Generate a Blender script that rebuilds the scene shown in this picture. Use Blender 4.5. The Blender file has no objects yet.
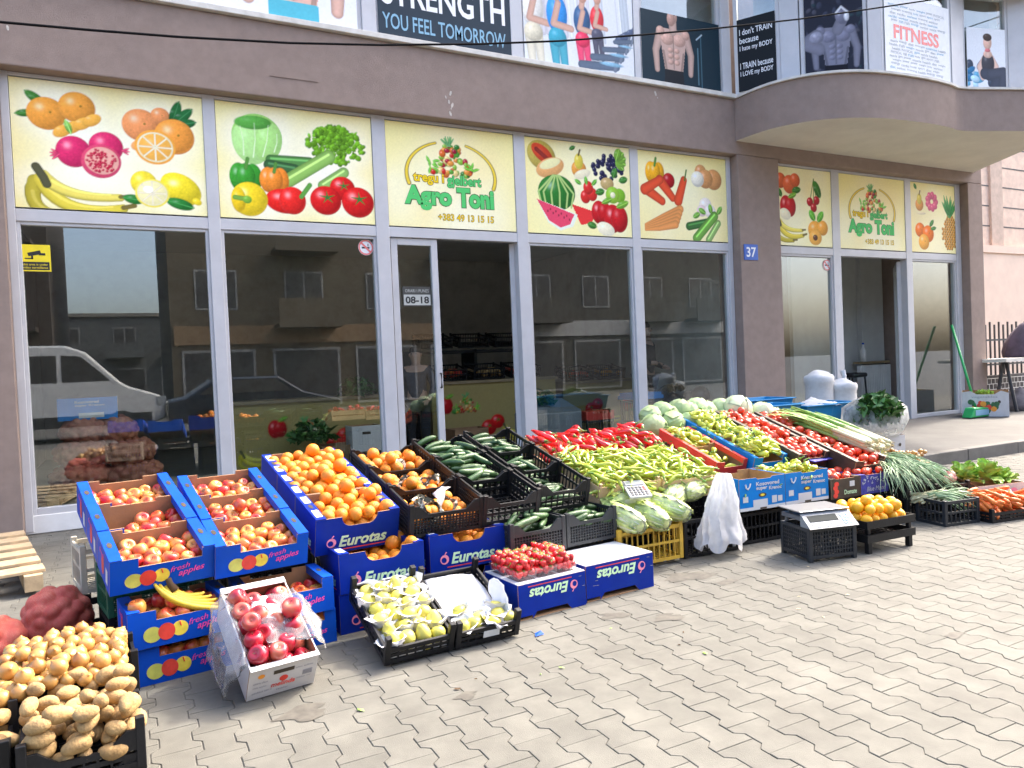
import bpy, math, random
import numpy as np
from mathutils import Vector, Matrix, Euler
S = bpy.context.scene
COL = S.collection
R = math.radians
# ------------------------------------------------------------------ camera, sky, sun, exposure
cd = bpy.data.cameras.new('camera'); cam = bpy.data.objects.new('camera', cd); COL.objects.link(cam)
cr = Vector((0.88739368, -0.45897404, -0.04330461)); cu = Vector((0.04946045, 0.00139296, 0.99877511)); cf = Vector((0.45835152, 0.88844859, -0.02393716))
cam.matrix_world = Matrix(((cr.x, cu.x, -cf.x, 0), (cr.y, cu.y, -cf.y, 0), (cr.z, cu.z, -cf.z, 1.32), (0, 0, 0, 1)))
cd.sensor_width = 36; cd.lens = 745/1024*36; cd.clip_end = 800; cd.clip_start = .05
S.camera = cam
W = bpy.data.worlds.new('World'); S.world = W; W.use_nodes = True
SUNV = Vector((.95, .22, 1.02)).normalized()
sky = W.node_tree.nodes.new('ShaderNodeTexSky'); sky.sky_type = 'NISHITA'; sky.sun_disc = False
sky.sun_elevation = math.asin(SUNV.z); sky.sun_rotation = math.atan2(SUNV.x, SUNV.y)
sky.dust_density = 6.0; sky.air_density = .85
bg = W.node_tree.nodes['Background']; bg.inputs['Strength'].default_value = .15
W.node_tree.links.new(sky.outputs[0], bg.inputs[0])
sl = bpy.data.lights.new('sun', 'SUN'); sl.energy = .75; sl.angle = R(3); sl.color = (1, .93, .82)
so = bpy.data.objects.new('sun', sl); COL.objects.link(so)
so.rotation_euler = SUNV.to_track_quat('Z', 'Y').to_euler()
S.view_settings.view_transform = 'Standard'; S.view_settings.look = 'None'
S.view_settings.exposure = 2.65; S.view_settings.gamma = 1
rnd = random.Random(7)

# ------------------------------------------------------------------ materials
def lin(h):
    c = [int(h[i:i+2], 16)/255 for i in (0, 2, 4)]
    return tuple(x/12.92 if x <= .04045 else ((x+.055)/1.055)**2.4 for x in c)
def node(nt, t, ins=None, **kw):
    n = nt.nodes.new(t)
    for k, v in kw.items(): setattr(n, k, v)
    for k, v in (ins or {}).items():
        s = n.inputs[k]
        if isinstance(v, bpy.types.NodeSocket): nt.links.new(v, s)
        else: s.default_value = v
    return n
def c4(c): return (c[0], c[1], c[2], 1)
MATS = {}
def M(name, col, rough=.6, var=.12, scale=12, bump=0, bscale=60, metal=0, col2=None, lo=.35, hi=.65, rndv=0, spec=.5, sub=0, det=4, coords='Object', isl=0, coat=0, dirt=None, dscale=2.5, damt=.5):
    if name in MATS: return MATS[name]
    m = bpy.data.materials.new(name); m.use_nodes = True; nt = m.node_tree; b = nt.nodes['Principled BSDF']
    tc = node(nt, 'ShaderNodeTexCoord').outputs[coords]
    oi = node(nt, 'ShaderNodeObjectInfo')
    if rndv >= 0:
        w = node(nt, 'ShaderNodeMath', {0: oi.outputs['Random'], 1: 37.0}, operation='MULTIPLY').outputs[0]
    nz = node(nt, 'ShaderNodeTexNoise', {'Vector': tc, 'W': w, 'Scale': scale, 'Detail': det, 'Roughness': .6}, noise_dimensions='4D').outputs['Fac']
    a = col if col2 else tuple(x*(1-var) for x in col); z = col2 or tuple(min(1, x*(1+var)) for x in col)
    f = node(nt, 'ShaderNodeMapRange', {0: nz, 1: lo, 2: hi, 3: 0, 4: 1}).outputs[0]
    c = node(nt, 'ShaderNodeMix', {0: f, 6: c4(a), 7: c4(z)}, data_type='RGBA').outputs[2]
    if rndv > 0 or isl > 0:
        src = oi.outputs['Random'] if rndv > 0 else node(nt, 'ShaderNodeNewGeometry').outputs['Random Per Island']
        k = rndv or isl
        v = node(nt, 'ShaderNodeMapRange', {0: src, 1: 0, 2: 1, 3: 1-k, 4: 1+k}).outputs[0]
        c = node(nt, 'ShaderNodeMix', {0: 1.0, 6: c, 7: v}, data_type='RGBA', blend_type='MULTIPLY').outputs[2]
    if dirt:
        n2 = node(nt, 'ShaderNodeTexNoise', {'Vector': tc, 'Scale': dscale, 'Detail': 6, 'Roughness': .7}).outputs['Fac']
        f2 = node(nt, 'ShaderNodeMapRange', {0: n2, 1: .48, 2: .72, 3: 0, 4: damt}).outputs[0]
        c = node(nt, 'ShaderNodeMix', {0: f2, 6: c, 7: c4(dirt)}, data_type='RGBA').outputs[2]
    nt.links.new(c, b.inputs['Base Color'])
    b.inputs['Roughness'].default_value = rough; b.inputs['Metallic'].default_value = metal
    b.inputs['Specular IOR Level'].default_value = spec
    if coat: b.inputs['Coat Weight'].default_value = coat; b.inputs['Coat Roughness'].default_value = .12
    if sub:
        b.inputs['Subsurface Weight'].default_value = sub; b.inputs['Subsurface Radius'].default_value = (.01, .006, .003); b.inputs['Subsurface Scale'].default_value = .6
    if bump:
        n3 = node(nt, 'ShaderNodeTexNoise', {'Vector': tc, 'Scale': bscale, 'Detail': 3}).outputs['Fac']
        bp = node(nt, 'ShaderNodeBump', {'Strength': bump, 'Distance': .01, 'Height': n3})
        nt.links.new(bp.outputs[0], b.inputs['Normal'])
    MATS[name] = m; return m
def glass(name, tint=(.72, .78, .77), f0=.08, rough=0.0):
    m = bpy.data.materials.new(name); m.use_nodes = True; nt = m.node_tree; nt.nodes.clear()
    lw = node(nt, 'ShaderNodeLayerWeight', {'Blend': .5}).outputs['Facing']
    p = node(nt, 'ShaderNodeMath', {0: lw, 1: 5.0}, operation='POWER').outputs[0]
    f = node(nt, 'ShaderNodeMapRange', {0: p, 1: 0, 2: 1, 3: f0, 4: 1}).outputs[0]
    t = node(nt, 'ShaderNodeBsdfTransparent', {0: c4(tint)}); g = node(nt, 'ShaderNodeBsdfGlossy', {0: (1, 1, 1, 1), 'Roughness': rough})
    x = node(nt, 'ShaderNodeMixShader', {0: f, 1: t.outputs[0], 2: g.outputs[0]})
    node(nt, 'ShaderNodeOutputMaterial', {0: x.outputs[0]}); return m
def film(name, col=(.9, .9, .9), opac=.35, rough=.25, lo=.6, hi=1.5, blend=.12):
    m = bpy.data.materials.new(name); m.use_nodes = True; nt = m.node_tree; nt.nodes.clear()
    t = node(nt, 'ShaderNodeBsdfTransparent'); d = node(nt, 'ShaderNodeBsdfDiffuse', {0: c4(col)}); tr = node(nt, 'ShaderNodeBsdfTranslucent', {0: c4(col)})
    g = node(nt, 'ShaderNodeBsdfGlossy', {0: (1, 1, 1, 1), 'Roughness': rough})
    a = node(nt, 'ShaderNodeMixShader', {0: .5, 1: d.outputs[0], 2: tr.outputs[0]})
    tcn = node(nt, 'ShaderNodeTexCoord').outputs['Object']
    nz = node(nt, 'ShaderNodeTexNoise', {'Vector': tcn, 'Scale': 22, 'Detail': 3}).outputs['Fac']
    o = node(nt, 'ShaderNodeMapRange', {0: nz, 1: .3, 2: .7, 3: opac*lo, 4: min(1, opac*hi)}).outputs[0]
    b = node(nt, 'ShaderNodeMixShader', {0: o, 1: t.outputs[0], 2: a.outputs[0]})
    lw = node(nt, 'ShaderNodeLayerWeight', {'Blend': blend}).outputs['Fresnel']
    c = node(nt, 'ShaderNodeMixShader', {0: lw, 1: b.outputs[0], 2: g.outputs[0]})
    node(nt, 'ShaderNodeOutputMaterial', {0: c.outputs[0]}); return m
def attr_mat(name, rough=.45):
    m = bpy.data.materials.new(name); m.use_nodes = True; nt = m.node_tree; b = nt.nodes['Principled BSDF']
    a = node(nt, 'ShaderNodeAttribute', attribute_name='print'); nt.links.new(a.outputs['Color'], b.inputs['Base Color'])
    b.inputs['Roughness'].default_value = rough; b.inputs['Specular IOR Level'].default_value = .12; tc = node(nt, 'ShaderNodeTexCoord').outputs['Object']; nz = node(nt, 'ShaderNodeTexNoise', {'Vector': tc, 'Scale': 3.5, 'Detail': 4}).outputs['Fac']
    bp = node(nt, 'ShaderNodeBump', {'Strength': .12, 'Distance': .02, 'Height': nz}); nt.links.new(bp.outputs[0], b.inputs['Normal']); return m
PRINT = attr_mat('printed vinyl')

# ------------------------------------------------------------------ mesh builder
I4 = Matrix.Identity(4)
def T(x, y=0, z=0): return Matrix.Translation((x, y, z))
def RX(a): return Matrix.Rotation(a, 4, 'X')
def RY(a): return Matrix.Rotation(a, 4, 'Y')
def RZ(a): return Matrix.Rotation(a, 4, 'Z')
def SC(x, y, z): return Matrix.Diagonal((x, y, z, 1))
class MB:
    def __init__(s): s.v = []; s.f = []; s.m = []
    def add(s, vs, fs, mi=0, M4=None):
        o = len(s.v)
        s.v += [tuple(M4 @ Vector(p)) for p in vs] if M4 is not None else [tuple(p) for p in vs]
        s.f += [tuple(i+o for i in f) for f in fs]; s.m += [mi]*len(fs); return s
    def box(s, x0, y0, z0, x1, y1, z1, mi=0, M4=None):
        return s.add([(x0, y0, z0), (x1, y0, z0), (x1, y1, z0), (x0, y1, z0), (x0, y0, z1), (x1, y0, z1), (x1, y1, z1), (x0, y1, z1)],
                     [(0, 3, 2, 1), (4, 5, 6, 7), (0, 1, 5, 4), (1, 2, 6, 5), (2, 3, 7, 6), (3, 0, 4, 7)], mi, M4)
    def prism(s, poly, a, b, M4=None, mi=0, mi2=None, mi3=None):   # poly in local (x,z), a..b along y; a = front
        n = len(poly); vs = [(p[0], a, p[1]) for p in poly]+[(p[0], b, p[1]) for p in poly]
        s.add(vs, [tuple(range(n))], mi, M4); o = len(s.v)-2*n
        s.f.append(tuple(o+n+i for i in reversed(range(n)))); s.m.append(mi if mi2 is None else mi2)
        for i in range(n):
            j = (i+1) % n; s.f.append((o+i, o+n+i, o+n+j, o+j)); s.m.append(mi if mi3 is None else mi3)
        return s
    def tube(s, pts, rads, n=8, mi=0, cap=True, flat=1.0):
        pts = [Vector(p) for p in pts]
        if not hasattr(rads, '__len__'): rads = [rads]*len(pts)
        o = len(s.v); up = Vector((0, 0, 1))
        for i, p in enumerate(pts):
            d = (pts[min(i+1, len(pts)-1)]-pts[max(i-1, 0)]).normalized()
            a = d.cross(up)
            if a.length < .05: a = d.cross(Vector((1, 0, 0)))
            a.normalize(); b = d.cross(a)
            for k in range(n):
                t = 2*math.pi*k/n; s.v.append(tuple(p+rads[i]*(math.cos(t)*a+math.sin(t)*b*flat)))
        for i in range(len(pts)-1):
            for k in range(n):
                k2 = (k+1) % n; s.f.append((o+i*n+k, o+i*n+k2, o+(i+1)*n+k2, o+(i+1)*n+k)); s.m.append(mi)
        if cap:
            s.f.append(tuple(o+k for k in reversed(range(n)))); s.f.append(tuple(o+(len(pts)-1)*n+k for k in range(n))); s.m += [mi, mi]
        return s
    def lathe(s, prof, n=16, mi=0, M4=None, lobes=0, amp=0):
        vs = []; fs = []; m = len(prof)
        for i, (r, z) in enumerate(prof):
            for k in range(n):
                t = 2*math.pi*k/n; q = r*(1+amp*math.cos(lobes*t)) if lobes else r
                vs.append((q*math.cos(t), q*math.sin(t), z))
        for i in range(m-1):
            for k in range(n):
                k2 = (k+1) % n; fs.append((i*n+k, i*n+k2, (i+1)*n+k2, (i+1)*n+k))
        fs.append(tuple(reversed(range(n)))); fs.append(tuple((m-1)*n+k for k in range(n)))
        return s.add(vs, fs, mi, M4)
    def ell(s, c, r, n=12, m=8, mi=0, M4=None):
        prof = [(max(.001, math.sin(math.pi*i/m)), -math.cos(math.pi*i/m)) for i in range(m+1)]
        return s.lathe(prof, n, mi, (M4 or I4) @ T(*c) @ SC(*r))
    def disc(s, x, z, rx, rz, y, mi=0, M4=None, n=20, rot=0):
        vs = []
        for k in range(n):
            t = 2*math.pi*k/n; u, w = rx*math.cos(t), rz*math.sin(t)
            vs.append((x+u*math.cos(rot)-w*math.sin(rot), y, z+u*math.sin(rot)+w*math.cos(rot)))
        return s.add(vs, [tuple(range(n))], mi, M4)
    def mesh(s, name, mats, smooth=False):
        me = bpy.data.meshes.new(name); me.from_pydata(s.v, [], s.f)
        for m in (mats if isinstance(mats, (list, tuple)) else [mats]): me.materials.append(m)
        me.polygons.foreach_set('material_index', s.m)
        if smooth: me.polygons.foreach_set('use_smooth', [True]*len(s.f))
        me.update(); return me
    def build(s, name, mats, parent=None, smooth=False, bevel=0, mw=None):
        o = bpy.data.objects.new(name, s.mesh(name, mats, smooth)); COL.objects.link(o)
        if parent: o.parent = parent
        if mw is not None: o.matrix_world = mw
        if bevel:
            b = o.modifiers.new('b', 'BEVEL'); b.width = bevel; b.segments = 2; b.limit_method = 'ANGLE'
        return o
def tag(o, label, cat, group=None):
    o['label'] = label; o['category'] = cat
    if group: o['group'] = group
    return o
def thing(name, label, cat, mw=None, group=None):
    o = bpy.data.objects.new(name, None); COL.objects.link(o); o.empty_display_size = .1
    if mw is not None: o.matrix_world = mw
    return tag(o, label, cat, group)
def struct(o): o['kind'] = 'structure'; return o
def copy_tree(o, mw=None, label=None, group=None, parent=None):
    c = o.copy(); COL.objects.link(c)
    if parent: c.parent = parent
    for ch in o.children: copy_tree(ch, parent=c)
    if mw is not None: c.matrix_world = mw
    if label: c['label'] = label
    if group: c['group'] = group
    return c
def inst(me, name, label, cat, mw, group=None):
    o = bpy.data.objects.new(name, me); COL.objects.link(o); o.matrix_world = mw; return tag(o, label, cat, group)
def part(me, name, parent, ml=None):
    o = bpy.data.objects.new(name, me); COL.objects.link(o); o.parent = parent
    if ml is not None: o.matrix_local = ml
    return o
TXT = {}
def text(s, x, z, w, h, mat, parent, y=-.003, fat=0, name='lettering', M4=None, shear=0):
    """flat lettering fitted into a w x h box with its lower left corner at (x, z), facing local -y"""
    key = (s, fat, shear)
    if key not in TXT:
        cu_ = bpy.data.curves.new('t', 'FONT'); cu_.body = s; cu_.offset = fat; cu_.shear = shear; cu_.resolution_u = 3
        cu_.align_x = 'LEFT' if shear else 'CENTER'; cu_.space_line = .95
        ob = bpy.data.objects.new('t', cu_); COL.objects.link(ob)
        me = bpy.data.meshes.new_from_object(ob.evaluated_get(bpy.context.evaluated_depsgraph_get()))
        bpy.data.objects.remove(ob); a = np.array([v.co[:] for v in me.vertices]); TXT[key] = (a, [tuple(p.vertices) for p in me.polygons])
    a, fs = TXT[key]; mn = a.min(0); mx = a.max(0)
    vs = [(x+(p[0]-mn[0])/(mx[0]-mn[0])*w, y, z+(p[1]-mn[1])/(mx[1]-mn[1])*h) for p in a]
    return MB().add(vs, fs, 0, M4).build(name, mat, parent)

# ------------------------------------------------------------------ printed pictures: a painter on a fine grid of vertices
class Cv:
    def __init__(s, asp, h=120, bgc=(1, 1, 1)):
        s.h = h; s.w = int(h*asp); s.asp = asp
        s.X, s.Y = np.meshgrid((np.arange(s.w)+.5)/h, (np.arange(s.h)+.5)/h); s.A = np.empty((s.h, s.w, 3)); s.A[:] = bgc
    def mix(s, m, c): m = m[..., None]; s.A = s.A*(1-m)+np.clip(np.asarray(c), 0, 1)*m
    def ell(s, x, y, rx, ry, c, rot=0, hi=.25, edge=.35):
        dx = s.X-x; dy = s.Y-y; u = (dx*math.cos(rot)+dy*math.sin(rot))/rx; v = (-dx*math.sin(rot)+dy*math.cos(rot))/ry
        q = u*u+v*v; m = np.clip((1-q)*min(rx, ry)*s.h*.5+.3, 0, 1)
        nz = np.sqrt(np.clip(1-q, 0, 1)); lam = np.clip(-.45*dx/rx+.5*dy/ry+.74*nz, 0, 1); k = min(1, edge*1.6)
        if not hasattr(s, 'tex'): r_ = np.random.RandomState(5).normal(0, 1, s.X.shape); s.tex = (r_+np.roll(r_, 1, 0)+np.roll(r_, 1, 1)+np.roll(r_, -1, 0)+np.roll(r_, -1, 1))/5
        sh = ((1-k)+k*(.42+.80*lam))*(1+.16*k*s.tex); g = hi*1.2*np.exp(-((dx/rx+.34)**2+(dy/ry-.38)**2)/.04)
        rim = k*.10*np.clip(q-.72, 0, 1)*(dy/ry < 0)
        cs = np.clip(np.array(c)*1.0, 0, 1); mx = cs.max(); cs = mx*(cs/max(mx, 1e-6))**1.25; col = cs*sh[..., None]+(np.array(c)**.6*.05*np.clip(lam-.75, 0, 1)[..., None])+(g+rim)[..., None]
        s.mix(m, col)
    def halo(s, x, y, rx, ry, a=.6): s.mix(a*np.exp(-(((s.X-x)/rx)**2+((s.Y-y)/ry)**2)**2), (.98, .97, .86))
    def line(s, pts, w, c, w2=None, edge=.3):
        n = len(pts)-1; D = np.full_like(s.X, 9.); WW = np.full_like(s.X, w)
        for i in range(n):
            a = np.array(pts[i]); b = np.array(pts[i+1]); d = b-a; L = (d*d).sum() or 1e-9
            t = np.clip(((s.X-a[0])*d[0]+(s.Y-a[1])*d[1])/L, 0, 1)
            ww = w if w2 is None else w+(w2-w)*(i+t)/n
            ds = np.hypot(s.X-a[0]-t*d[0], s.Y-a[1]-t*d[1])/ww
            k = ds < D; D = np.where(k, ds, D); WW = np.where(k, ww, WW)
        s.mix(np.clip((1-D)*WW*s.h+.3, 0, 1), np.array(c)*(1-edge*np.clip(D, 0, 1)**2)[..., None])
    def poly(s, pts, c):
        m = np.zeros_like(s.X, bool); n = len(pts)
        for i in range(n):
            (x1, y1), (x2, y2) = pts[i], pts[i-1]
            k = ((y1 > s.Y) != (y2 > s.Y)) & (s.X < (x2-x1)*(s.Y-y1)/((y2-y1) or 1e-9)+x1); m ^= k
        s.mix(m.astype(float), c)
    def build(s, name, Wd, H, parent, M4=None, y=0):
        h, w = s.h, s.w; q_ = np.random.RandomState(h+w).normal(0, 1, (h, w)); q_ = (q_+np.roll(q_, 1, 0)+np.roll(q_, 1, 1)+np.roll(q_, (1, 1), (0, 1)))/4; s.A = s.A*(1+.035*q_[..., None]); xs = np.linspace(0, Wd, w); zs = np.linspace(0, H, h)
        X, Z = np.meshgrid(xs, zs); V = np.stack([X, np.full_like(X, y), Z], -1).reshape(-1, 3)
        if M4 is not None: V = V @ np.array(M4.to_3x3()).T+np.array(M4.translation)
        i = (np.arange(h-1)[:, None]*w+np.arange(w-1)[None]).reshape(-1)
        F = np.stack([i, i+1, i+w+1, i+w], -1)
        me = bpy.data.meshes.new(name); me.from_pydata(V.tolist(), [], F.tolist())
        at = me.attributes.new('print', 'FLOAT_COLOR', 'POINT')
        at.data.foreach_set('color', np.concatenate([np.clip(s.A, 0, 1).reshape(-1, 3), np.ones((h*w, 1))], 1).reshape(-1).astype(np.float32))
        me.materials.append(PRINT); me.update()
        o = bpy.data.objects.new(name, me); COL.objects.link(o)
        if parent: o.parent = parent
        return o

# ------------------------------------------------------------------ ground: street, paving of interlocking blocks, raised platform
m_joint = M('joint sand', (.100, .094, .078), .95, .3, 30, .3, 200)
m_pave = M('concrete pavers', (.116, .112, .093), .85, .14, 7, .25, 260, isl=.09, dirt=(.078, .073, .060), dscale=1.7, damt=.75)
m_asph = M('asphalt', (.06, .06, .06), .9, .25, 8, .4, 150)
m_kerb = M('kerb concrete', (.135, .128, .114), .85, .14, 5, .25, 120, dirt=(.09, .085, .075))
b = MB(); b.add([(-300, -300, -.03), (300, -300, -.03), (300, 300, -.03), (-300, 300, -.03)], [(0, 1, 2, 3)]); struct(b.build('ground', m_asph))
b = MB(); b.add([(-6, -2.4, -.0042), (20, -2.4, -.0042), (20, 7.9, -.0042), (-6, 7.9, -.0042)], [(0, 1, 2, 3)]); struct(b.build('paving_bed', m_joint))
def pavers():
    L, P, e, g, bv = .2, .14, .0150, .0021, .0022
    half = [(.07+e, -.1), (.07+e, -.062), (.07-e, -.038), (.07-e, .038), (.07+e, .062), (.07+e, .1)]
    out = half+[(-x, y) for x, y in reversed(half)]
    V = []; F = []; n = len(out); rg = random.Random(3)
    for i in range(-24, 106):
        x = 1.493+i*P
        for j in range(-22, 28):
            y = 2.502+.1+j*L+(.1 if i % 2 else 0)
            if y < -.3 or y > 7.79 or (x > 6.7 and y > 5.15) or (x > 8 and y < 1.0) or x > 15: continue
            if x < -.9 and y < 1: continue
            o = len(V); dz = rg.uniform(-.0008, .0006); tx = rg.uniform(-.005, .005); ty = rg.uniform(-.005, .005)
            for s_, z in ((g, -.012), (g, -.0016), (g+bv, 0)):
                for px, py in out:
                    qx = px-math.copysign(s_, px); qy = py-(math.copysign(s_*.55, py) if abs(py) > .09 else 0)
                    V.append((x+qx, y+qy, z+dz+(tx*qx+ty*qy if z == 0 else 0)))
            for k in range(n):
                k2 = (k+1) % n
                F.append((o+k, o+k2, o+n+k2, o+n+k)); F.append((o+n+k, o+n+k2, o+2*n+k2, o+2*n+k))
            # top as three convex strips (wide - narrow - wide)
            t = o+2*n
            F += [(t+0, t+1, t+10, t+11), (t+1, t+2, t+9, t+10), (t+2, t+3, t+8, t+9), (t+3, t+4, t+7, t+8), (t+4, t+5, t+6, t+7)]
    me = bpy.data.meshes.new('paving'); me.from_pydata(V, [], F); me.materials.append(m_pave); me.update()
    o = bpy.data.objects.new('paving', me); COL.objects.link(o); struct(o)
pavers()
# platform in front of the right-hand shop
b = MB()
b.add([(6.72, 5.36, -.02), (22, 5.36, -.02), (22, 7.9, -.02), (6.72, 7.9, -.02), (6.72, 5.36, .128), (22, 5.36, .128), (22, 7.9, .168), (6.72, 7.9, .168)],
      [(0, 3, 2, 1), (4, 5, 6, 7), (0, 1, 5, 4), (1, 2, 6, 5), (2, 3, 7, 6), (3, 0, 4, 7)])
struct(b.build('platform', M('platform concrete', (.108, .103, .092), .9, .14, 3, .2, 90, dirt=(.075, .071, .063), dscale=1.5)))
b = MB(); x = 6.6; i = 0
while x < 21:
    b.box(x+.004, 5.235+.002*(i % 2), -.02, x+.996, 5.358, .132+.002*((i*7) % 3)); x += 1.0; i += 1
b.box(6.6, 5.36, -.02, 6.718, 7.7, .13)
struct(b.build('kerb', m_kerb, bevel=.008))

m_stain = M('damp stain', (.080, .073, .058), .8, .25, 20)
rg = random.Random(11)
for sx, sy, sr in ((2.18, 3.20, .05), (2.95, 3.53, .10), (3.05, 3.30, .05), (2.40, 3.02, .05), (4.35, 2.28, .05), (3.3, 2.10, .035), (.55, 2.96, .06), (1.15, 2.75, .03)):
    b = MB(); n = 26; ph = rg.uniform(0, 6); b.add([(sx+sr*(1.5 if k else 1.5)*math.cos(6.283*k/n)*(1+.3*math.sin(3*6.283*k/n+ph)+.22*math.sin(7*6.283*k/n+2*ph)+rg.uniform(-.1, .1)), sy+sr*math.sin(6.283*k/n)*(1+.35*math.sin(2*6.283*k/n+ph)+rg.uniform(-.12, .12)), .0022) for k in range(n)], [tuple(range(n))]); struct(b.build('paving_stain', m_stain))
# ------------------------------------------------------------------ the shop building
GY = 7.95; WY = 7.75
m_wall = M('brown textured render', (.318, .240, .200), .95, .07, 9, .8, 420, dirt=(.225, .175, .15), dscale=.9, damt=.4)
m_soff = M('beige soffit', (.64, .60, .51), .9, .05, 2.5, .2, 120, dirt=(.55, .51, .43), dscale=2)
m_trim = M('cream ledge', (.62, .59, .53), .7, .1, 8, dirt=(.4, .36, .3))
m_alu = M('grey aluminium', (.52, .515, .52), .45, .05, 4, dirt=(.43, .425, .425), dscale=3, damt=.4)
m_dark = M('dark rubber', (.02, .02, .022), .6, .2)
m_white = M('white paint', (.74, .73, .70), .6, .05, 5, dirt=(.6, .58, .54))
m_int = M('interior plaster', (.52, .49, .44), .9, .08, 4, dirt=(.25, .23, .2))
m_tile = M('interior floor tile', (.44, .42, .38), .35, .15, 5)
m_glass = glass('window glass', (.88, .92, .90), .115)
shop = thing('shop_building', 'brown rendered shop building with big grey framed windows and a curved bay above', 'building', T(0, 7.75, 0))
def P_(name, mb, mats, bevel=0, smooth=False, parent=None):
    o = mb.build(name, mats, None, smooth, bevel); o.parent = parent or shop; o.matrix_parent_inverse = (parent or shop).matrix_world.inverted() if (parent is None) else I4; return o
bpy.context.view_layer.update()
b = MB(); b.box(-6, WY, -.1, -.87, 8.2, 4.118); P_('wall', b, m_wall)
b = MB(); b.box(-6, WY+.001, 4.12, 13.33, 8.2, 4.87); P_('lintel', b, m_wall, .012)
b = MB(); b.box(7.665, WY, -.1, 8.45, 8.2, 4.118); P_('pillar', b, m_wall, .01)
b = MB(); b.box(12.93, WY, -.1, 13.33, 8.2, 4.118); P_('pillar', b, m_wall, .01)
b = MB(); b.box(-6, WY-.05, 4.872, 7.70, 8.2, 4.93); P_('ledge', b, m_trim, .006)
# chips in the render along the lintel
b = MB(); rg = random.Random(5)
for cx, cz, n in ((3.36, 4.17, 6), (6.3, 4.74, 2), (-.75, 4.42, 1)):
    for k in range(n):
        x = cx+rg.uniform(-.04, .04); z = cz+k*.05+rg.uniform(-.02, .02); s = rg.uniform(.008, .022)
        b = MB(); b.disc(x, z, s*.7, s*1.6, WY-.0015-.0001*k, 0, None, 7, rg.uniform(-.4, .4)); P_('render_chip', b, M('bare cement', (.55, .50, .43), .95, .2, 40))
b = MB(); b.box(1.42, WY-.006, 4.33, 1.9, WY, 4.338); P_('render_scratch', b, m_wall)
# bay
OUT = [(7.64, 7.748), (7.70, 7.2), (7.92, 6.80), (8.25, 6.53), (8.6, 6.38), (9.0, 6.30), (9.6, 6.25), (10.1, 6.265), (10.44, 6.29), (11.12, 6.06), (11.6, 5.92), (11.95, 5.98), (12.22, 6.22), (12.44, 6.57), (12.97, 7.54), (13.1, 7.748)]
def slab(mb, outl, z0, z1, mi=0, mib=None):
    n = len(outl); vs = [(x, y, z0) for x, y in outl]+[(x, y, z1) for x, y in outl]
    mb.add(vs, [tuple(reversed(range(n)))], mi if mib is None else mib); o = len(mb.v)-2*n
    mb.f.append(tuple(o+n+i for i in range(n))); mb.m.append(mi)
    for i in range(n): j = (i+1) % n; mb.f.append((o+i, o+j, o+n+j, o+n+i)); mb.m.append(mi)
def smooth(pts, n=6):
    out = []
    for i in range(len(pts)-1):
        p0, p1, p2, p3 = pts[max(i-1, 0)], pts[i], pts[i+1], pts[min(i+2, len(pts)-1)]
        for k in range(n): t = k/n; out.append(tuple(.5*(2*p1[a]+(p2[a]-p0[a])*t+(2*p0[a]-5*p1[a]+4*p2[a]-p3[a])*t*t+(3*p1[a]-p0[a]-3*p2[a]+p3[a])*t**3) for a in (0, 1)))
    return out+[pts[-1]]
OUT0 = OUT; OUT = smooth(OUT)
b = MB(); slab(b, list(reversed(OUT))[::-1], 4.30, 4.868, 0, 1)
bay = P_('bay', b, [m_wall, m_soff])
b = MB(); big = [(x+(x-10.3)*.008, y-.03) for x, y in OUT]; slab(b, big, 4.87, 4.90); P_('ledge', b, m_trim)
# body above and roof
b = MB(); b.box(-6, 8.21, 4.12, 13.32, 14.2, 6.72); P_('upper_storey', b, m_wall)
b = MB(); b.box(-6, WY, 6.36, 7.6, 8.2, 6.75); slab(b, OUT, 6.36, 6.75); P_('parapet', b, m_wall)
b = MB(); b.box(13.0, 8.21, -.1, 13.32, 14.2, 4.11); b.box(-6, 14.0, -.1, 12.99, 14.2, 4.11); P_('wall', b, m_wall)
b = MB()
b.box(-1.2, 8.3, .02, 12.98, 13.98, .15, 2); b.box(-1.2, 8.3, 3.5, 12.98, 13.98, 3.6, 1); b.box(-1.3, 8.3, .16, -1.2, 13.98, 3.49, 0)
b.box(7.75, 8.22, .16, 7.95, 13.9, 3.49, 0); b.box(-1.19, 13.88, .16, 12.9, 13.97, 3.49, 0)
P_('interior_shell', b, [m_int, m_white, m_tile])
# window frames
def frame_bar(mb, x0, z0, x1, z1, y0=GY-.05, y1=GY+.05): mb.box(x0, y0, z0, x1, y1, z1)
LX = [(-.87, -.805), (.787, .90), (2.49, 2.64), (4.23, 4.38), (5.93, 6.06), (7.585, 7.66)]
RX_ = [(8.45, 8.52), (9.71, 9.88), (11.45, 11.60), (12.79, 12.925)]
def window(x0, x1, zb, zt=2.80, door=False):
    b = MB(); t = .045
    b.box(x0, GY-.04, zb, x0+.03, GY+.04, zt); b.box(x1-.03, GY-.04, zb, x1, GY+.04, zt)
    b.box(x0+.03, GY-.04, zb, x1-.03, GY+.04, zb+.06); b.box(x0+.03, GY-.04, zt-.03, x1-.03, GY+.04, zt)
    w = P_('window', b, m_alu, .004)
    g = MB(); g.box(x0+.03, GY-.004, zb+.06, x1-.03, GY+.004, zt-.03)
    o = g.build('pane', m_glass); o.parent = w; return w
for (a, c), (d, e) in zip(LX[:-1], LX[1:]):
    if a != 2.49: window(c, d, .165)
b = MB()
for a, c in LX: b.box(a, GY-.06, .02, c, GY+.06, 4.118)
b.box(-.805, GY-.055, 2.80, 7.585, GY+.055, 2.91); b.box(-.805, GY-.055, 4.085, 7.585, GY+.055, 4.118)
P_('window_frame', b, m_alu, .005)
b = MB(); b.box(-.87, GY-.05, .0, 7.66, GY+.06, .165); P_('window_sill', b, m_white, .006)
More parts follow.
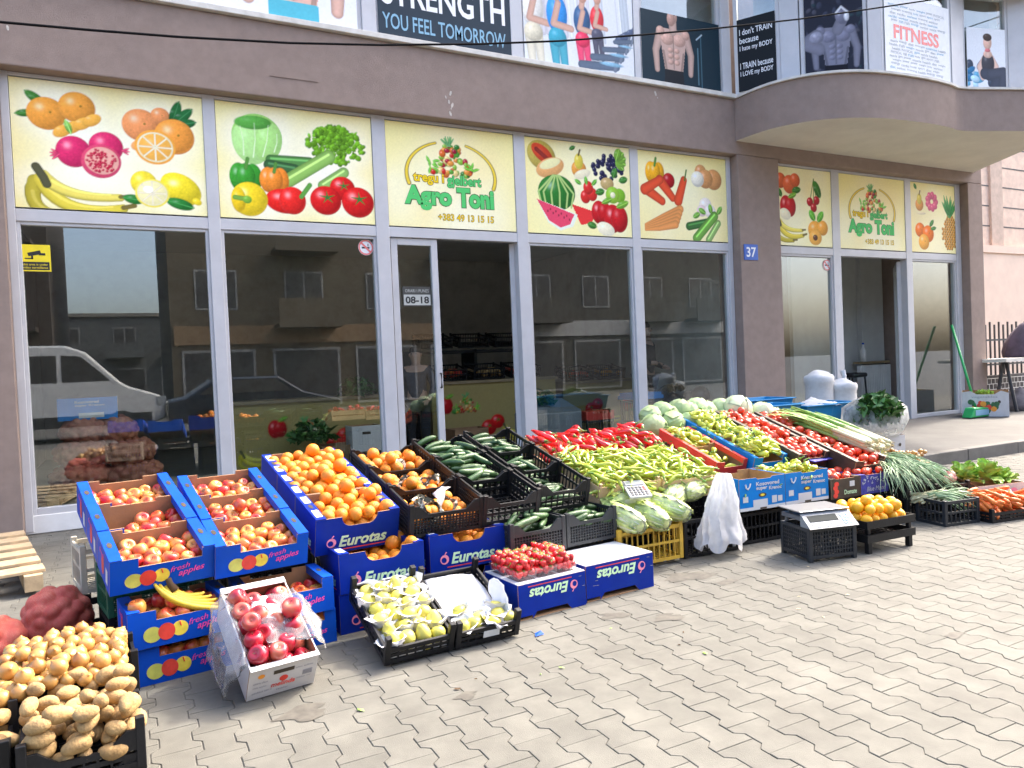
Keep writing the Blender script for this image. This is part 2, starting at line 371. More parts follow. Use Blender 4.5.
b = MB()
for a, c in RX_: b.box(a, GY-.06, .15, c, GY+.06, 4.118)
b.box(8.52, GY-.055, 2.80, 12.79, GY+.055, 2.91); b.box(8.52, GY-.055, 4.085, 12.79, GY+.055, 4.118)
P_('window_frame', b, m_alu, .005)
window(8.52, 9.71, .17); window(11.60, 12.79, .17)
# glazed shop door: narrow fixed leaf and the open leaf swung inward
def leaf(name, w, h, M4, label=None):
    b = MB(); s = .075
    b.box(0, -.03, 0, s, .03, h); b.box(w-s, -.03, 0, w, .03, h); b.box(s, -.03, 0, w-s, .03, .12); b.box(s, -.03, h-.075, w-s, .03, h)
    o = P_(name, b, m_alu, .004); o.matrix_world = M4
    g = MB(); g.box(s, -.004, .12, w-s, .004, h-.075); part(g.mesh('pane', m_glass), 'pane', o)
    hb = MB(); hb.tube([(w-.035, -.045, h*.36), (w-.035, -.07, h*.36), (w-.035, -.07, h*.36+.16), (w-.035, -.045, h*.36+.16)], .011, 8); part(hb.mesh('handle', m_dark, True), 'handle', o)
    return o
leaf('door', .55, 2.63, T(2.655, GY, .165))
leaf('door', 1.0, 2.63, T(4.20, GY+.05, .165) @ RZ(R(63)))
leaf('door', 1.15, 2.60, T(11.42, GY+.07, .17) @ RZ(R(38)))
# upper floor windows and their posters
UP = MB(); uf = []
def upper(x0, y0, x1, y1, z0=4.93, z1=6.36, fr=True):
    d = Vector((x1-x0, y1-y0, 0)); L = d.length; return Matrix.Translation((x0, y0, z0)) @ RZ(math.atan2(d.y, d.x)), L
UPX = [(-3.2, -.9), (-.8, 2.42), (2.58, 4.22), (4.38, 6.02), (6.12, 7.5)]
def upper_window(M4, L, h):
    b = MB(); t = .05
    for bx in ((0, -.04, 0, t, .04, h), (L-t, -.04, 0, L, .04, h), (t, -.04, 0, L-t, .04, t), (t, -.04, h-t, L-t, .04, h)): b.box(*bx)
    w = P_('window', b, m_alu); w.matrix_world = M4
    g = MB(); g.box(t, -.004, t, L-t, .004, h-t); part(g.mesh('pane', m_glass), 'pane', w); return w
for a, c in UPX: upper_window(T(a, 7.88, 4.932), c-a, 1.426)
for (a, c), (d, e) in zip(UPX[:-1], UPX[1:]): b = MB(); b.box(c+.002, 7.82, 4.932, d-.002, 7.98, 6.358); P_('mullion', b, m_alu, .005)
b = MB(); b.box(7.502, 7.80, 4.932, 7.66, 7.98, 6.358); P_('mullion', b, m_alu, .005)
b = MB(); b.box(-6, 8.0, 4.93, 7.6, 8.05, 6.36); P_('blind', b, M('grey blind', (.25, .27, .28), .8, .15, 3))
def bpt(px, py, z=4.91, back=.0):
    d = cf+cr*((px-512)/745)-cu*((py-384)/745); q = d*((z-1.32)/d.z); return (q.x, q.y+back)
BAYW = [(bpt(736.5, 97.5), bpt(782, 87.5)), (bpt(801, 83.5), bpt(867, 78)), (bpt(880, 78.5), bpt(949, 92)), (bpt(961, 96), bpt(1007, 98.5)), ((12.0, 6.15), (12.42, 6.75)), ((12.5, 6.9), (12.95, 7.6))]
BM = []
pe = None
for (p, q) in BAYW:
    M4, L = upper(p[0], p[1], q[0], q[1], 4.902); upper_window(M4, L, 1.456); BM.append((M4, L))
    if pe:
        d_ = Vector((p[0]-pe[0], p[1]-pe[1], 0)); Q = Matrix.Translation((pe[0], pe[1], 4.902)) @ RZ(math.atan2(d_.y, d_.x)); b2 = MB(); b2.box(.003, -.05, 0, d_.length-.003, .05, 1.456, 0, Q); P_('mullion', b2, m_alu)
    pe = q
b = MB(); slab(b, [(10.3+(x-10.3)*.86, y+.55) for x, y in OUT0[1:-1]], 4.903, 6.355); P_('bay_curtain', b, M('grey blind', (.25, .27, .28)))

# ------------------------------------------------------------------ printed fruit posters
OR = lin('F08A1E'); PAP = (.93, .84, .46)
def bgp(asp, seed):
    c = Cv(asp, 150, (.94, .84, .36)); g = random.Random(seed); m = np.exp(-(((c.X-asp*.5)/(asp*.42))**2+((c.Y-.5)/.36)**2)**1.5); c.mix(m*.75, (.97, .94, .66))
    for k in range(14):
        x, y, r = g.uniform(0, asp), g.uniform(0, 1), g.uniform(.12, .4); m = np.exp(-((c.X-x)**2+(c.Y-y)**2)/r**2)*.45
        c.mix(m, g.choice([(.97, .93, .62), (.96, .94, .74), (.95, .78, .34), (.96, .90, .46)]))
    return c
def leafp(c, x, y, l, w, rot, col=(.06, .2, .04)): c.ell(x+math.cos(rot)*l/2, y+math.sin(rot)*l/2, l/2, w/2, col, rot, .12, .4); c.line([(x, y), (x+math.cos(rot)*l, y+math.sin(rot)*l)], .006, tuple(q*1.8 for q in col))
def orange_(c, x, y, r, col=OR): c.ell(x, y, r, r*.95, col, 0, .25, .4); c.ell(x+r*.2, y+r*.1, r*.07, r*.07, (.25, .18, .03), 0, 0)
def slice_(c, x, y, r, rind, flesh, rot=0, half=False):
    c.ell(x, y, r, r*.92, rind, 0, 0, .1); c.ell(x, y, r*.88, r*.8, (.9, .85, .6), 0, 0, .1); c.ell(x, y, r*.8, r*.72, flesh, 0, .1, .15)
    for k in range(8): t = k*math.pi/4; c.line([(x, y), (x+r*.78*math.cos(t), y+r*.7*math.sin(t))], .008, (.93, .85, .6))
def banana_(c, x, y, s, n=3):
    x += .05*s; y += .42*s
    for (p0, pm, p2, w, col) in (((-.07, -.07), (.02, -.42), (.62, -.46), .085, (.55, .46, .05)), ((0, -.04), (.34, -.35), (.97, -.30), .088, (.80, .66, .07)), ((.02, 0), (.36, -.19), (.93, -.19), .075, (.90, .76, .14))):
        pc = (2*pm[0]-.5*(p0[0]+p2[0]), 2*pm[1]-.5*(p0[1]+p2[1])); P = []
        for i in range(13): t = i/12; P.append(((1-t)**2*p0[0]+2*t*(1-t)*pc[0]+t*t*p2[0], (1-t)**2*p0[1]+2*t*(1-t)*pc[1]+t*t*p2[1]))
        P = [(x+a*s, y+b_*s) for a, b_ in P]; c.line([(a, b_-.012*s) for a, b_ in P[1:-1]], w*s*1.02, tuple(q*.62 for q in col), w*s*.6, .2); c.line(P[:-1], w*s*.92, col, w*s*.5, .25); c.line([(a, b_+.028*s) for a, b_ in P[2:-2]], w*s*.28, tuple(min(1, q*1.18+.04) for q in col), w*s*.15, .1); c.line(P[-2:], w*s*.34, (.20, .16, .04))
    c.line([(x-.05*s, y+.10*s), (x+.02*s, y-.02*s), (x+.05*s, y-.10*s)], .05*s, (.10, .10, .05))
def tomato_(c, x, y, r):
    c.ell(x, y, r, r*.92, (.70, .03, .03), 0, .3, .45)
    for k in range(5): t = k*1.257+.4; c.line([(x+r*.1, y+r*.2), (x+r*.1+r*.5*math.cos(t), y+r*.2+r*.4*math.sin(t))], r*.09, (.05, .22, .04), r*.02)
def bell_(c, x, y, r, col):
    for dx in (-.45, .45, 0): c.ell(x+dx*r, y, r*.62, r*.95, col, 0, .22, .5)
    c.line([(x, y+r*.6), (x+r*.15, y+r*1.25)], r*.13, (.1, .3, .05))
def cuke_(c, x, y, l, rot, col=(.10, .27, .05), w=.045):
    a = (x-l/2*math.cos(rot), y-l/2*math.sin(rot)); e = (x+l/2*math.cos(rot), y+l/2*math.sin(rot)); c.line([a, e], w, col, None, .5); c.line([(a[0], a[1]+w*.3), (e[0], e[1]+w*.3)], w*.22, tuple(min(1, q*2.2) for q in col))
def apple_(c, x, y, r, col=(.55, .02, .03)): c.ell(x-r*.25, y, r*.75, r, col, 0, .3, .5); c.ell(x+r*.3, y, r*.72, r*.95, col, 0, .1, .5); leafp(c, x+.1*r, y+r*.8, r*1.1, r*.5, .4, (.2, .4, .06))
def pear_(c, x, y, r, col=(.78, .66, .12)): c.ell(x, y, r, r*1.0, (.82, .42, .10), 0, .2, .4); c.ell(x, y+r*.9, r*.6, r*.9, col, 0, .2, .3); c.line([(x, y+r*1.6), (x+.02, y+r*2.2)], .012, (.15, .1, .03))
def cherry_(c, x, y, r):
    for dx, dy in ((-1, 0), (1, .4), (.1, -1.2)): c.line([(x+dx*r, y+dy*r), (x+.3*r, y+5*r)], .008, (.2, .3, .06)); c.ell(x+dx*r, y+dy*r, r, r, (.5, .01, .03), 0, .3, .5)
    leafp(c, x+.4*r, y+4.6*r, 4*r, 2*r, -1.1)
def heap_(c, x, y, s, seed=1):
    g = random.Random(seed)
    for k in range(70):
        t = g.random(); yy = g.random()**1.6; xx = g.uniform(-1, 1)*(1-yy*.75)
        col = g.choice([(.6, .04, .03), (.7, .2, .04), (.75, .35, .08), (.12, .35, .05), (.3, .5, .08), (.05, .2, .04), (.4, .02, .06), (.8, .65, .3)])
        c.ell(x+xx*s, y+yy*s*1.25, s*g.uniform(.09, .17), s*g.uniform(.09, .16), col, 0, .25, .5)
    for k in range(9): leafp(c, x-.1*s+g.uniform(-.1, .1)*s, y+1.2*s, .4*s, .09*s, g.uniform(.6, 2.6), (.1, .28, .1))
    for k in range(12): leafp(c, x+g.choice([-.9, .9])*s+g.uniform(-.1, .1)*s, y+g.uniform(.2, .55)*s, .3*s, .14*s, g.uniform(0, 6), (.15, .42, .05))
def lettuce_(c, x, y, rx, ry, seed=2):
    g = random.Random(seed)
    for k in range(170):
        t = g.uniform(0, 6.28); q = math.sqrt(g.random()); v = g.uniform(.5, 1.4); c.ell(x+rx*q*math.cos(t), y+ry*q*math.sin(t), g.uniform(.015, .035), g.uniform(.012, .03), (.20*v, .42*v, .03*v), g.uniform(0, 3), .05, .5)
def poster(name, label, x0, x1, cv, z0=2.925, z1=4.075):
    t = thing(name, label, 'poster', T(x0, GY-.045, z0), 'printed signs above the shop windows'); b = MB(); b.box(0, -.004, 0, x1-x0, .004, z1-z0)
    b.build('backing_board', m_white, t); cv.build('print', x1-x0, z1-z0, t, None, -.006); return t
A1 = 1.59/1.15
c = bgp(A1, 1)
for h in ((.35, .75, .32, .22), (.56, .46, .3, .22), (.45, .2, .5, .2), (1.02, .66, .32, .3), (1.1, .2, .3, .2)): c.halo(*h)
leafp(c, .24, .80, .17, .075, 2.5); leafp(c, .17, .74, .14, .06, 3.3)
MD = (.94, .46, .10); orange_(c, .24, .74, .135, MD); orange_(c, .45, .81, .13, MD)
for k in range(4): c.ell(.34+k*.07, .615+.035*k, .075, .045, (.96, .55, .12), .55, .12, .3)
leafp(c, .40, .60, .11, .05, 1.9, (.25, .5, .12))
PG = (.74, .06, .20); c.ell(.41, .46, .125, .125, PG, 0, .3, .4); c.ell(.64, .52, .125, .12, PG, 0, .25, .4); c.ell(.60, .40, .145, .135, (.76, .12, .22), .3, .1, .25); c.ell(.605, .405, .122, .11, (.86, .50, .42), 0, 0, .1)
g_ = random.Random(3)
for k in range(85): t = g_.uniform(0, 6.28); q = math.sqrt(g_.random())*.105; c.ell(.605+q*math.cos(t), .405+q*math.sin(t)*.9, .012, .011, (.55, .02, .08), 0, .35, .3)
for k in range(4): leafp(c, .31, .43, .06, .025, 2.5+k*.45, (.5, .05, .12))
for k in range(3): leafp(c, .755, .50, .05, .022, -.6+k*.5, (.5, .05, .12))
banana_(c, .15, -.02, .66)
GF = (.93, .42, .18); orange_(c, .90, .72, .14, GF); orange_(c, 1.05, .81, .075, GF)
for a_, l_ in ((1.25, .22), (.75, .23), (.25, .2)): leafp(c, 1.13, .74, l_, .085, a_, (.03, .15, .05))
orange_(c, 1.15, .65, .155, (.95, .44, .10)); c.ell(.90, .56, .085, .05, (.93, .50, .2), .3, .1, .2); slice_(c, 1.0, .55, .155, (.95, .50, .10), (.96, .56, .14))
c.ell(1.18, .22, .17, .12, (.93, .78, .06), -.55, .35, .4); c.ell(1.30, .12, .04, .03, (.90, .74, .06), -.5, .1, .3); c.ell(.90, .25, .1, .1, (.93, .78, .08), 0, .2, .4); leafp(c, .90, .10, .16, .08, 3.0, (.04, .22, .05)); leafp(c, 1.06, .12, .22, .095, -.25, (.04, .22, .05)); slice_(c, .96, .17, .13, (.95, .84, .18), (.96, .90, .52)); c.ell(.93, .20, .04, .03, (.98, .97, .88), 0, 0, 0)
poster('fruit_poster', 'yellow poster with mandarins, pomegranates, bananas and lemons, above the far left window', -.80, .785, c)
c = bgp(A1, 2)
for h in ((.34, .72, .34, .24), (1.05, .70, .34, .24), (.4, .25, .4, .26), (1.08, .24, .32, .24), (.75, .48, .35, .12)): c.halo(*h)
c.ell(.34, .72, .215, .20, (.42, .74, .22), 0, .1, .35); c.ell(.28, .66, .15, .19, (.55, .84, .36), .3, .1, .25); c.ell(.43, .68, .12, .18, (.50, .80, .30), -.25, .12, .3); c.ell(.31, .84, .16, .06, (.16, .46, .10), .05, .05, .4)
for a_, b_ in (((.22, .55), (.20, .80)), ((.30, .54), (.32, .84)), ((.38, .55), (.44, .83)), ((.48, .6), (.51, .76))): c.line([a_, ((a_[0]+b_[0])/2+.012, (a_[1]+b_[1])/2), b_], .006, (.80, .94, .62), .003, 0)
lettuce_(c, 1.04, .71, .27, .17); lettuce_(c, 1.02, .78, .18, .1, 5)
cuke_(c, .62, .53, .34, .02, (.10, .28, .07), .05); cuke_(c, .54, .47, .22, -.1, (.05, .15, .05), .05); cuke_(c, 1.0, .40, .24, .6, (.30, .55, .14), .05); cuke_(c, .78, .48, .44, .58, (.30, .56, .12), .062)
bell_(c, .23, .36, .13, (.07, .34, .05)); bell_(c, .47, .35, .12, (.93, .36, .06)); c.ell(.55, .17, .17, .11, (.80, .04, .03), -.1, .3, .45); c.ell(.62, .18, .12, .125, (.84, .05, .04), 0, .3, .45); c.line([(.70, .22), (.78, .33)], .022, (.12, .36, .06)); c.ell(.25, .17, .155, .15, (.96, .74, .05), 0, .35, .4); c.ell(.16, .16, .06, .11, (.90, .66, .04), 0, .1, .4); c.line([(.13, .18), (.22, .17)], .022, (.2, .42, .06)); c.ell(.23, .165, .04, .035, (.25, .48, .08), 0, .1)
tomato_(c, 1.08, .32, .12); tomato_(c, .92, .2, .145); tomato_(c, 1.22, .2, .155)
poster('vegetable_poster', 'yellow poster with cabbage, lettuce, cucumbers, peppers and tomatoes, beside the entrance', .905, 2.485, c)
m_ty = M('yellow lettering', (.88, .62, .02), .6, 0, spec=.1); m_tg = M('green lettering', (.10, .58, .16), .6, 0, spec=.1); m_to = M('dark outline', (.06, .12, .03), .5, 0); m_tb = M('brown outline', (.16, .09, .02), .5, 0)
def shop_sign(label, x0, x1):
    Wd = x1-x0; a = Wd/1.15; c = bgp(a, 7); cx = a*.49
    for w_, col in ((.024, (.12, .08, .02)), (.016, (.85, .62, .06))):
        for sgn in (-1, 1):
            pts = [(cx+sgn*a*.345*math.cos(t)+.0, .52+.33*math.sin(t)) for t in np.linspace(-.30, 1.22, 22)]; c.line(pts, w_, col, w_*.6, .05)
    heap_(c, cx, .53, a*.17, 4)
    t = poster('shop_sign', label, x0, x1, c); t['category'] = 'sign'
    k = Wd/1.59; H = 1.15
    def tx(s, x, z, w, h, m, mo, f): text(s, x*Wd-.006, z*H-.006, w*Wd+.012, h*H+.012, mo, t, -.0075, f+.035); text(s, x*Wd, z*H, w*Wd, h*H, m, t, -.0085, f)
    tx('tregu i', .19, .415, .235, .115, m_ty, m_tb, .03); tx('gjelbert', .45, .40, .27, .13, m_tg, m_to, .03)
    tx('Agro', .12, .165, .36, .24, m_tg, m_to, .05); tx('Toni', .52, .21, .30, .20, m_tg, m_to, .05); tx('+383 49 13 15 15', .37, .075, .44, .065, m_ty, m_tb, .01)
shop_sign('yellow shop sign with green name and phone number over the main door', 2.645, 4.225)
A2 = 1.54/1.15
c = bgp(A2, 3)
c.ell(.2, .82, .18, .15, (.55, .45, .12), -.5, .2, .4); c.ell(.21, .84, .15, .08, (.65, .10, .04), -.6, .1, .3); c.line([(.14, .88), (.28, .78)], .025, (.3, .03, .02)); c.ell(.3, .7, .18, .10, (.85, .50, .22), .35, .1, .3); c.ell(.30, .74, .14, .05, (.9, .85, .5), .35, 0, .1)
pear_(c, .66, .71, .095); leafp(c, .62, .95, .08, .05, 3.6); c.ell(.70, .66, .11, .05, (.92, .85, .62), .3, .1, .2)
for k in range(46): t = g_.uniform(0, 6.28); q = math.sqrt(g_.random()); c.ell(1.04+.2*q*math.cos(t)-.05*q*math.sin(t), .76+.13*q*math.sin(t)+.06*q*math.cos(t), .03, .03, (.02, .02, .07), 0, .18, .5)
for k in range(5): leafp(c, 1.15, .85, .14, .1, -.8+.5*k, (.25, .48, .08))
c.ell(.37, .44, .23, .19, (.04, .20, .04), 0, .25, .4)
for k in range(6): t = -1.2+k*.45; c.line([(.37+.22*math.sin(t)*.2, .62), (.37+.24*math.sin(t), .44), (.37+.2*math.sin(t), .29)], .012, (.45, .65, .2))
c.poly([(.55, .33), (.86, .26), (.80, .14), (.66, .11)], (.80, .04, .04)); c.poly([(.12, .36), (.62, .22), (.56, .09), (.40, .04), (.25, .12)], (.85, .9, .75)); c.poly([(.12, .36), (.58, .22), (.52, .11), (.40, .07), (.26, .14)], (.80, .07, .14))
for k in range(9): c.ell(.25+.033*k, .24-.01*k+.03*(k % 2), .008, .014, (.05, .01, .01), 0, 0)
for dx, dy in ((0, 0), (.09, .03), (.04, .1)): c.ell(.73+dx, .42+dy, .065, .075, (.68, .05, .04), 0, .2, .4)
for k in range(3): leafp(c, .68+.07*k, .55, .09, .05, 2.6-.9*k, (.15, .4, .06))
c.ell(1.02, .58, .09, .07, (.55, .42, .2), 0, .2); c.ell(1.18, .46, .08, .08, (.25, .5, .05), 0, .1); c.ell(1.09, .46, .095, .095, (.35, .58, .08), 0, .1); c.ell(1.09, .46, .035, .035, (.85, .85, .6), 0, 0); leafp(c, .98, .5, .12, .08, 3.4); leafp(c, 1.1, .65, .12, .08, 1.2); leafp(c, 1.18, .62, .12, .08, .3)
apple_(c, .93, .26, .13); apple_(c, 1.12, .2, .16); c.ell(.98, .08, .12, .075, (.93, .88, .68), -.3, .1, .2); leafp(c, .86, .1, .12, .08, 2.9)
poster('fruit_poster', 'yellow poster with melon, watermelon slices, grapes, kiwi and red apples', 4.385, 5.925, c)
c = bgp(A2, 4)
bell_(c, .24, .76, .13, (.90, .50, .03)); c.ell(.44, .68, .09, .09, (.45, .02, .03), 0, .2, .5)
for x, y, rot in ((.22, .50, -.5), (.40, .58, -.8), (.62, .58, 1.2), (.2, .62, .5)): c.line([(x-.13*math.cos(rot), y-.13*math.sin(rot)), (x, y), (x+.13*math.cos(rot), y+.13*math.sin(rot))], .065, (.80, .09, .03), .05, .45)
c.line([(.68, .7), (.71, .82)], .012, (.1, .2, .04))
for k, (x, y, r) in enumerate(((.93, .82, .09), (1.13, .74, .13), (1.0, .74, .12), (.88, .73, .1))): c.ell(x, y, r, r*.95, (.72, .40, .18) if k != 3 else (.9, .87, .75), 0, .25, .4)
c.ell(.99, .42, .10, .1, (.86, .8, .74), 0, .2, .3); c.ell(.93, .36, .08, .07, (.84, .7, .66), 0, .2, .3); c.ell(1.06, .36, .09, .08, (.88, .82, .76), 0, .2, .3)
for k in range(4): leafp(c, .9+.09*k, .33, .12, .07, 3.2-.9*k+.4, (.2, .4, .08))
for k in range(5): c.line([(.60-.02*k, .30-.045*k+.06), (.34-.015*k, .235-.035*k+.03), (.08, .16-.015*k)], .05, (.85, .34, .10), .015, .4)
cuke_(c, .88, .2, .32, .2, (.05, .17, .04), .05); cuke_(c, 1.1, .12, .26, .9, (.3, .5, .15)); cuke_(c, .98, .17, .4, .75, (.18, .42, .07), .06)
poster('vegetable_poster', 'yellow poster with red peppers, carrots, onions, garlic and courgettes, left of the brown pillar', 6.065, 7.58, c)
c = bgp(1.18/1.15, 5)
for x, y, r in ((.1, .82, .1), (.26, .78, .12), (.36, .84, .09)): c.ell(x, y, r, r, (.80, .22, .10), 0, .25, .4)
leafp(c, .3, .7, .16, .09, .2); leafp(c, .05, .72, .12, .08, -1)
cherry_(c, .68, .58, .06); apple_(c, .22, .5, .14); c.ell(.17, .4, .1, .07, (.93, .88, .68), -.4, .1, .2)
banana_(c, .03, .1, .5); c.ell(.7, .22, .13, .12, (.88, .46, .08), 0, .25, .4); c.ell(.84, .25, .1, .1, (.88, .46, .08), 0, .25, .4); c.ell(.7, .12, .12, .1, (.90, .52, .12), 0, .1, .3); c.ell(.7, .12, .045, .04, (.12, .05, .02), 0, .2); leafp(c, .7, .34, .16, .1, 2.2, (.15, .45, .05)); leafp(c, .75, .33, .17, .1, .9, (.15, .45, .05))
poster('fruit_poster', 'narrow yellow poster with peaches, cherries, apple, bananas and apricots, right of the pillar', 8.525, 9.705, c)
shop_sign('yellow shop sign under the curved bay, over the right hand doorway', 9.885, 11.445)
c = bgp(1.18/1.15, 6)
pear_(c, .2, .68, .09); leafp(c, .14, .9, .09, .06, 2.2); c.ell(.24, .56, .1, .02, (.9, .82, .6), 0, 0)
for k in range(9): c.ell(.48+.09*math.cos(k*.7), .74+.09*math.sin(k*.7), .06, .05, (.75, .16, .30), k*.7, .2, .3)
orange_(c, .2, .32, .11); orange_(c, .38, .27, .13); orange_(c, .28, .15, .12, (.93, .5, .1)); leafp(c, .42, .38, .13, .07, .8); leafp(c, .44, .34, .13, .06, .2)
for i in range(14):
    for j in range(7):
        x, y = .72+.052*j, .07+.036*i
        if ((x-.88)/.17)**2+((y-.3)/.26)**2 < 1: c.ell(x+(.02 if i % 2 else 0), y, .026, .024, (.66, .34, .04) if (i+j) % 2 else (.5, .26, .04), 0, .2, .5)
for k in range(15): leafp(c, .88+g_.uniform(-.04, .04), .53, g_.uniform(.2, .36), .045, 1.57+g_.uniform(-.8, .8), (.06, .24, .07))
poster('fruit_poster', 'narrow yellow poster with pear, dragon fruit, oranges and a tall pineapple', 11.605, 12.785, c)

# ------------------------------------------------------------------ gym posters of the upper floor
def gym(name, label, M4, x, z, w, h, cv, y=-.05):
    t = thing(name, label, 'poster', M4 @ T(x, y, z), 'gym posters in the upper windows'); b = MB(); b.box(0, -.003, 0, w, .003, h); b.build('backing_sheet', m_white, t); cv.build('print', w, h, t, None, -.005); return t
SKIN = (.50, .26, .17)
def torso(c, x, y, s, sk=SKIN, pants=(.04, .04, .05), head=True):
    c.line([(x-.30*s, y+.55*s), (x-.42*s, y+.2*s), (x-.40*s, y-.15*s)], .10*s, sk, .06*s, .5); c.line([(x+.30*s, y+.55*s), (x+.42*s, y+.2*s), (x+.40*s, y-.15*s)], .10*s, sk, .06*s, .5)
    c.poly([(x-.33*s, y+.62*s), (x+.33*s, y+.62*s), (x+.27*s, y+.2*s), (x+.21*s, y-.15*s), (x-.21*s, y-.15*s), (x-.27*s, y+.2*s)], sk)
    for sg in (-1, 1):
        c.ell(x+sg*.14*s, y+.44*s, .16*s, .12*s, tuple(q*1.15 for q in sk), 0, .08, .45); c.ell(x+sg*.30*s, y+.56*s, .1*s, .09*s, tuple(q*1.1 for q in sk), 0, .08, .4)
        for k in range(3): c.ell(x+sg*.075*s, y+.24*s-.11*s*k, .07*s, .05*s, tuple(q*1.12 for q in sk), 0, .06, .5)
        c.line([(x+sg*.24*s, y+.2*s), (x+sg*.18*s, y-.12*s)], .025*s, tuple(q*.6 for q in sk))
    c.line([(x, y+.52*s), (x, y-.1*s)], .012*s, tuple(q*.5 for q in sk))
    c.poly([(x-.22*s, y-.12*s), (x+.22*s, y-.12*s), (x+.26*s, y-.7*s), (x-.26*s, y-.7*s)], pants)
    if head: c.line([(x, y+.6*s), (x, y+.75*s)], .09*s, sk); c.ell(x, y+.86*s, .11*s, .14*s, sk, 0, .05, .4); c.ell(x, y+.95*s, .115*s, .07*s, (.03, .02, .02), 0, 0)
F7 = T(0, 7.88, 4.932)
c = Cv(3.12/1.4, 130, (.78, .79, .81)); torso(c, 1.75, .26, .8, (.74, .46, .36), (.10, .46, .56), False); c.ell(.9, .8, .3, .12, (.60, .36, .28), .9, .1, .4)
gym('gym_poster', 'white gym poster with a bare torso in turquoise shorts, leftmost upstairs', F7, -.75, .0, 3.12, 1.38, c)
c = Cv(1.6/1.4, 60, (.035, .05, .065)); t = gym('gym_poster', 'dark grey gym poster with the big white word STRENGTH', F7, 2.60, .0, 1.62, 1.38, c)
m_tw = M('white lettering', (.80, .80, .80), .5, 0); m_tbl = M('light blue lettering', (.22, .42, .55), .5, 0); m_red = M('pale red lettering', (.80, .20, .18), .5, 0); m_blk = M('black lettering', (.02, .02, .02), .5, 0)
text('STRENGTH', .05, .38, 1.5, .32, m_tw, t, -.007, .02); text('YOU FEEL TOMORROW', .05, .12, 1.5, .17, m_tbl, t, -.007, .01); text('THE PAIN YOU FEEL', .05, .80, 1.5, .16, m_tbl, t, -.007, .01); text('TODAY IS THE', .05, 1.02, 1.5, .2, m_tw, t, -.007, .01)
c = Cv(1.63/1.4, 150, (.72, .74, .76)); g2 = random.Random(9)
for k in range(25): x = g2.uniform(0, 1.1); c.line([(x, 1), (x+.05, .3)], g2.uniform(.01, .04), g2.choice([(.8, .82, .84), (.55, .6, .64), (.68, .66, .7)]))
def runner(c, x, y, s, top, bot, sk=(.66, .40, .30), hair=(.25, .14, .06)):
    c.line([(x-.06*s, y-.1*s), (x-.02*s, y-.5*s)], .07*s, bot, .05*s); c.line([(x+.06*s, y-.1*s), (x+.10*s, y-.5*s)], .07*s, bot, .05*s)
    c.ell(x, y+.2*s, .15*s, .24*s, top, 0, .1, .4); c.ell(x, y-.08*s, .13*s, .12*s, bot, 0, .1, .4); c.line([(x, y+.4*s), (x+.02*s, y+.5*s)], .05*s, sk); c.ell(x+.02*s, y+.57*s, .085*s, .11*s, sk, 0, .1, .3); c.ell(x-.02*s, y+.63*s, .09*s, .07*s, hair, 0, .05)
    c.line([(x+.02*s, y+.33*s), (x-.05*s, y+.08*s), (x+.2*s, y+.05*s)], .045*s, sk)
runner(c, .10, .34, .72, (.82, .80, .74), (.75, .70, .55)); runner(c, .34, .33, .72, (.06, .36, .74), (.08, .40, .50)); runner(c, .60, .34, .60, (.06, .14, .26), (.84, .08, .18), hair=(.62, .42, .2)); runner(c, .76, .40, .50, (.76, .07, .09), (.1, .1, .14))
for k in range(4): x, y, s = .78+.09*k, .07+.085*k, .8-.13*k; c.line([(x-.25*s, y), (x+.22*s, y+.03)], .05*s, (.12, .16, .22)); c.line([(x+.2*s, y), (x+.32*s, y+.4*s)], .03*s, (.18, .22, .28)); c.ell(x+.3*s, y+.36*s, .10*s, .06*s, (.10, .13, .2), .5, .1); c.ell(x+.05*s, y-.06*s, .2*s, .03*s, (.3, .5, .62), 0, .1)
gym('gym_poster', 'colourful gym poster with people running on treadmills', F7, 4.40, .0, 1.61, 1.38, c)
c = Cv(1.36/.96, 130, (.012, .03, .042)); torso(c, .56, .33, .74, (.56, .38, .31), (.015, .017, .02)); c.ell(.53, .93, .07, .10, (.50, .33, .27), 0, .1, .4); c.line([(1.0, .1), (1.0, .6)], .012, (.10, .2, .25)); c.line([(1.06, .05), (1.06, .8)], .01, (.06, .14, .18)); c.line([(.98, .72), (1.08, .80)], .012, (.4, .5, .55))
gym('gym_poster', 'dark teal gym poster of a shirtless muscular man standing', F7, 6.14, .0, 1.34, .96, c)
M4, L = BM[0]; c = Cv(.78/1.0, 40, (.010, .012, .014)); t = gym('gym_poster', 'black gym poster with white rows of words about training', M4, .05, .05, L-.1, .98, c); w = L-.1
for i, s in enumerate(("I don't TRAIN", 'because', 'I hate my BODY', None, 'I TRAIN because', 'I LOVE my BODY')):
    if s: text(s, .06*w, .76-.115*i, w*(.5 if s == 'because' else .86), .085, m_tw, t, -.007, .012)
M4, L = BM[1]; c = Cv((L-.1)/1.3, 120, (.02, .022, .035))
for k in range(60): c.ell(g2.uniform(0, .75), g2.uniform(0, 1), g2.uniform(.01, .05), g2.uniform(.01, .04), g2.choice([(.05, .055, .08), (.03, .05, .06), (.08, .08, .1)]), g2.uniform(0, 3), 0)
sk = (.20, .20, .25); torso(c, .30, .17, .48, sk, (.01, .01, .015), False); c.line([(.32, .44), (.36, .52)], .055, sk); c.ell(.36, .56, .058, .078, sk, .4, .25); c.line([(.31, .60), (.36, .655), (.42, .60)], .012, (.7, .7, .72)); c.ell(.41, .56, .026, .045, (.75, .75, .78), 0, .2); c.line([(.12, .40), (.0, .33), (.14, .27)], .06, sk); c.ell(.12, .38, .07, .06, (.3, .3, .36), 0, .2, .5)
gym('gym_poster', 'dark gym poster of a muscular man wearing headphones on the curved bay', M4, .05, .05, L-.1, 1.36, c)
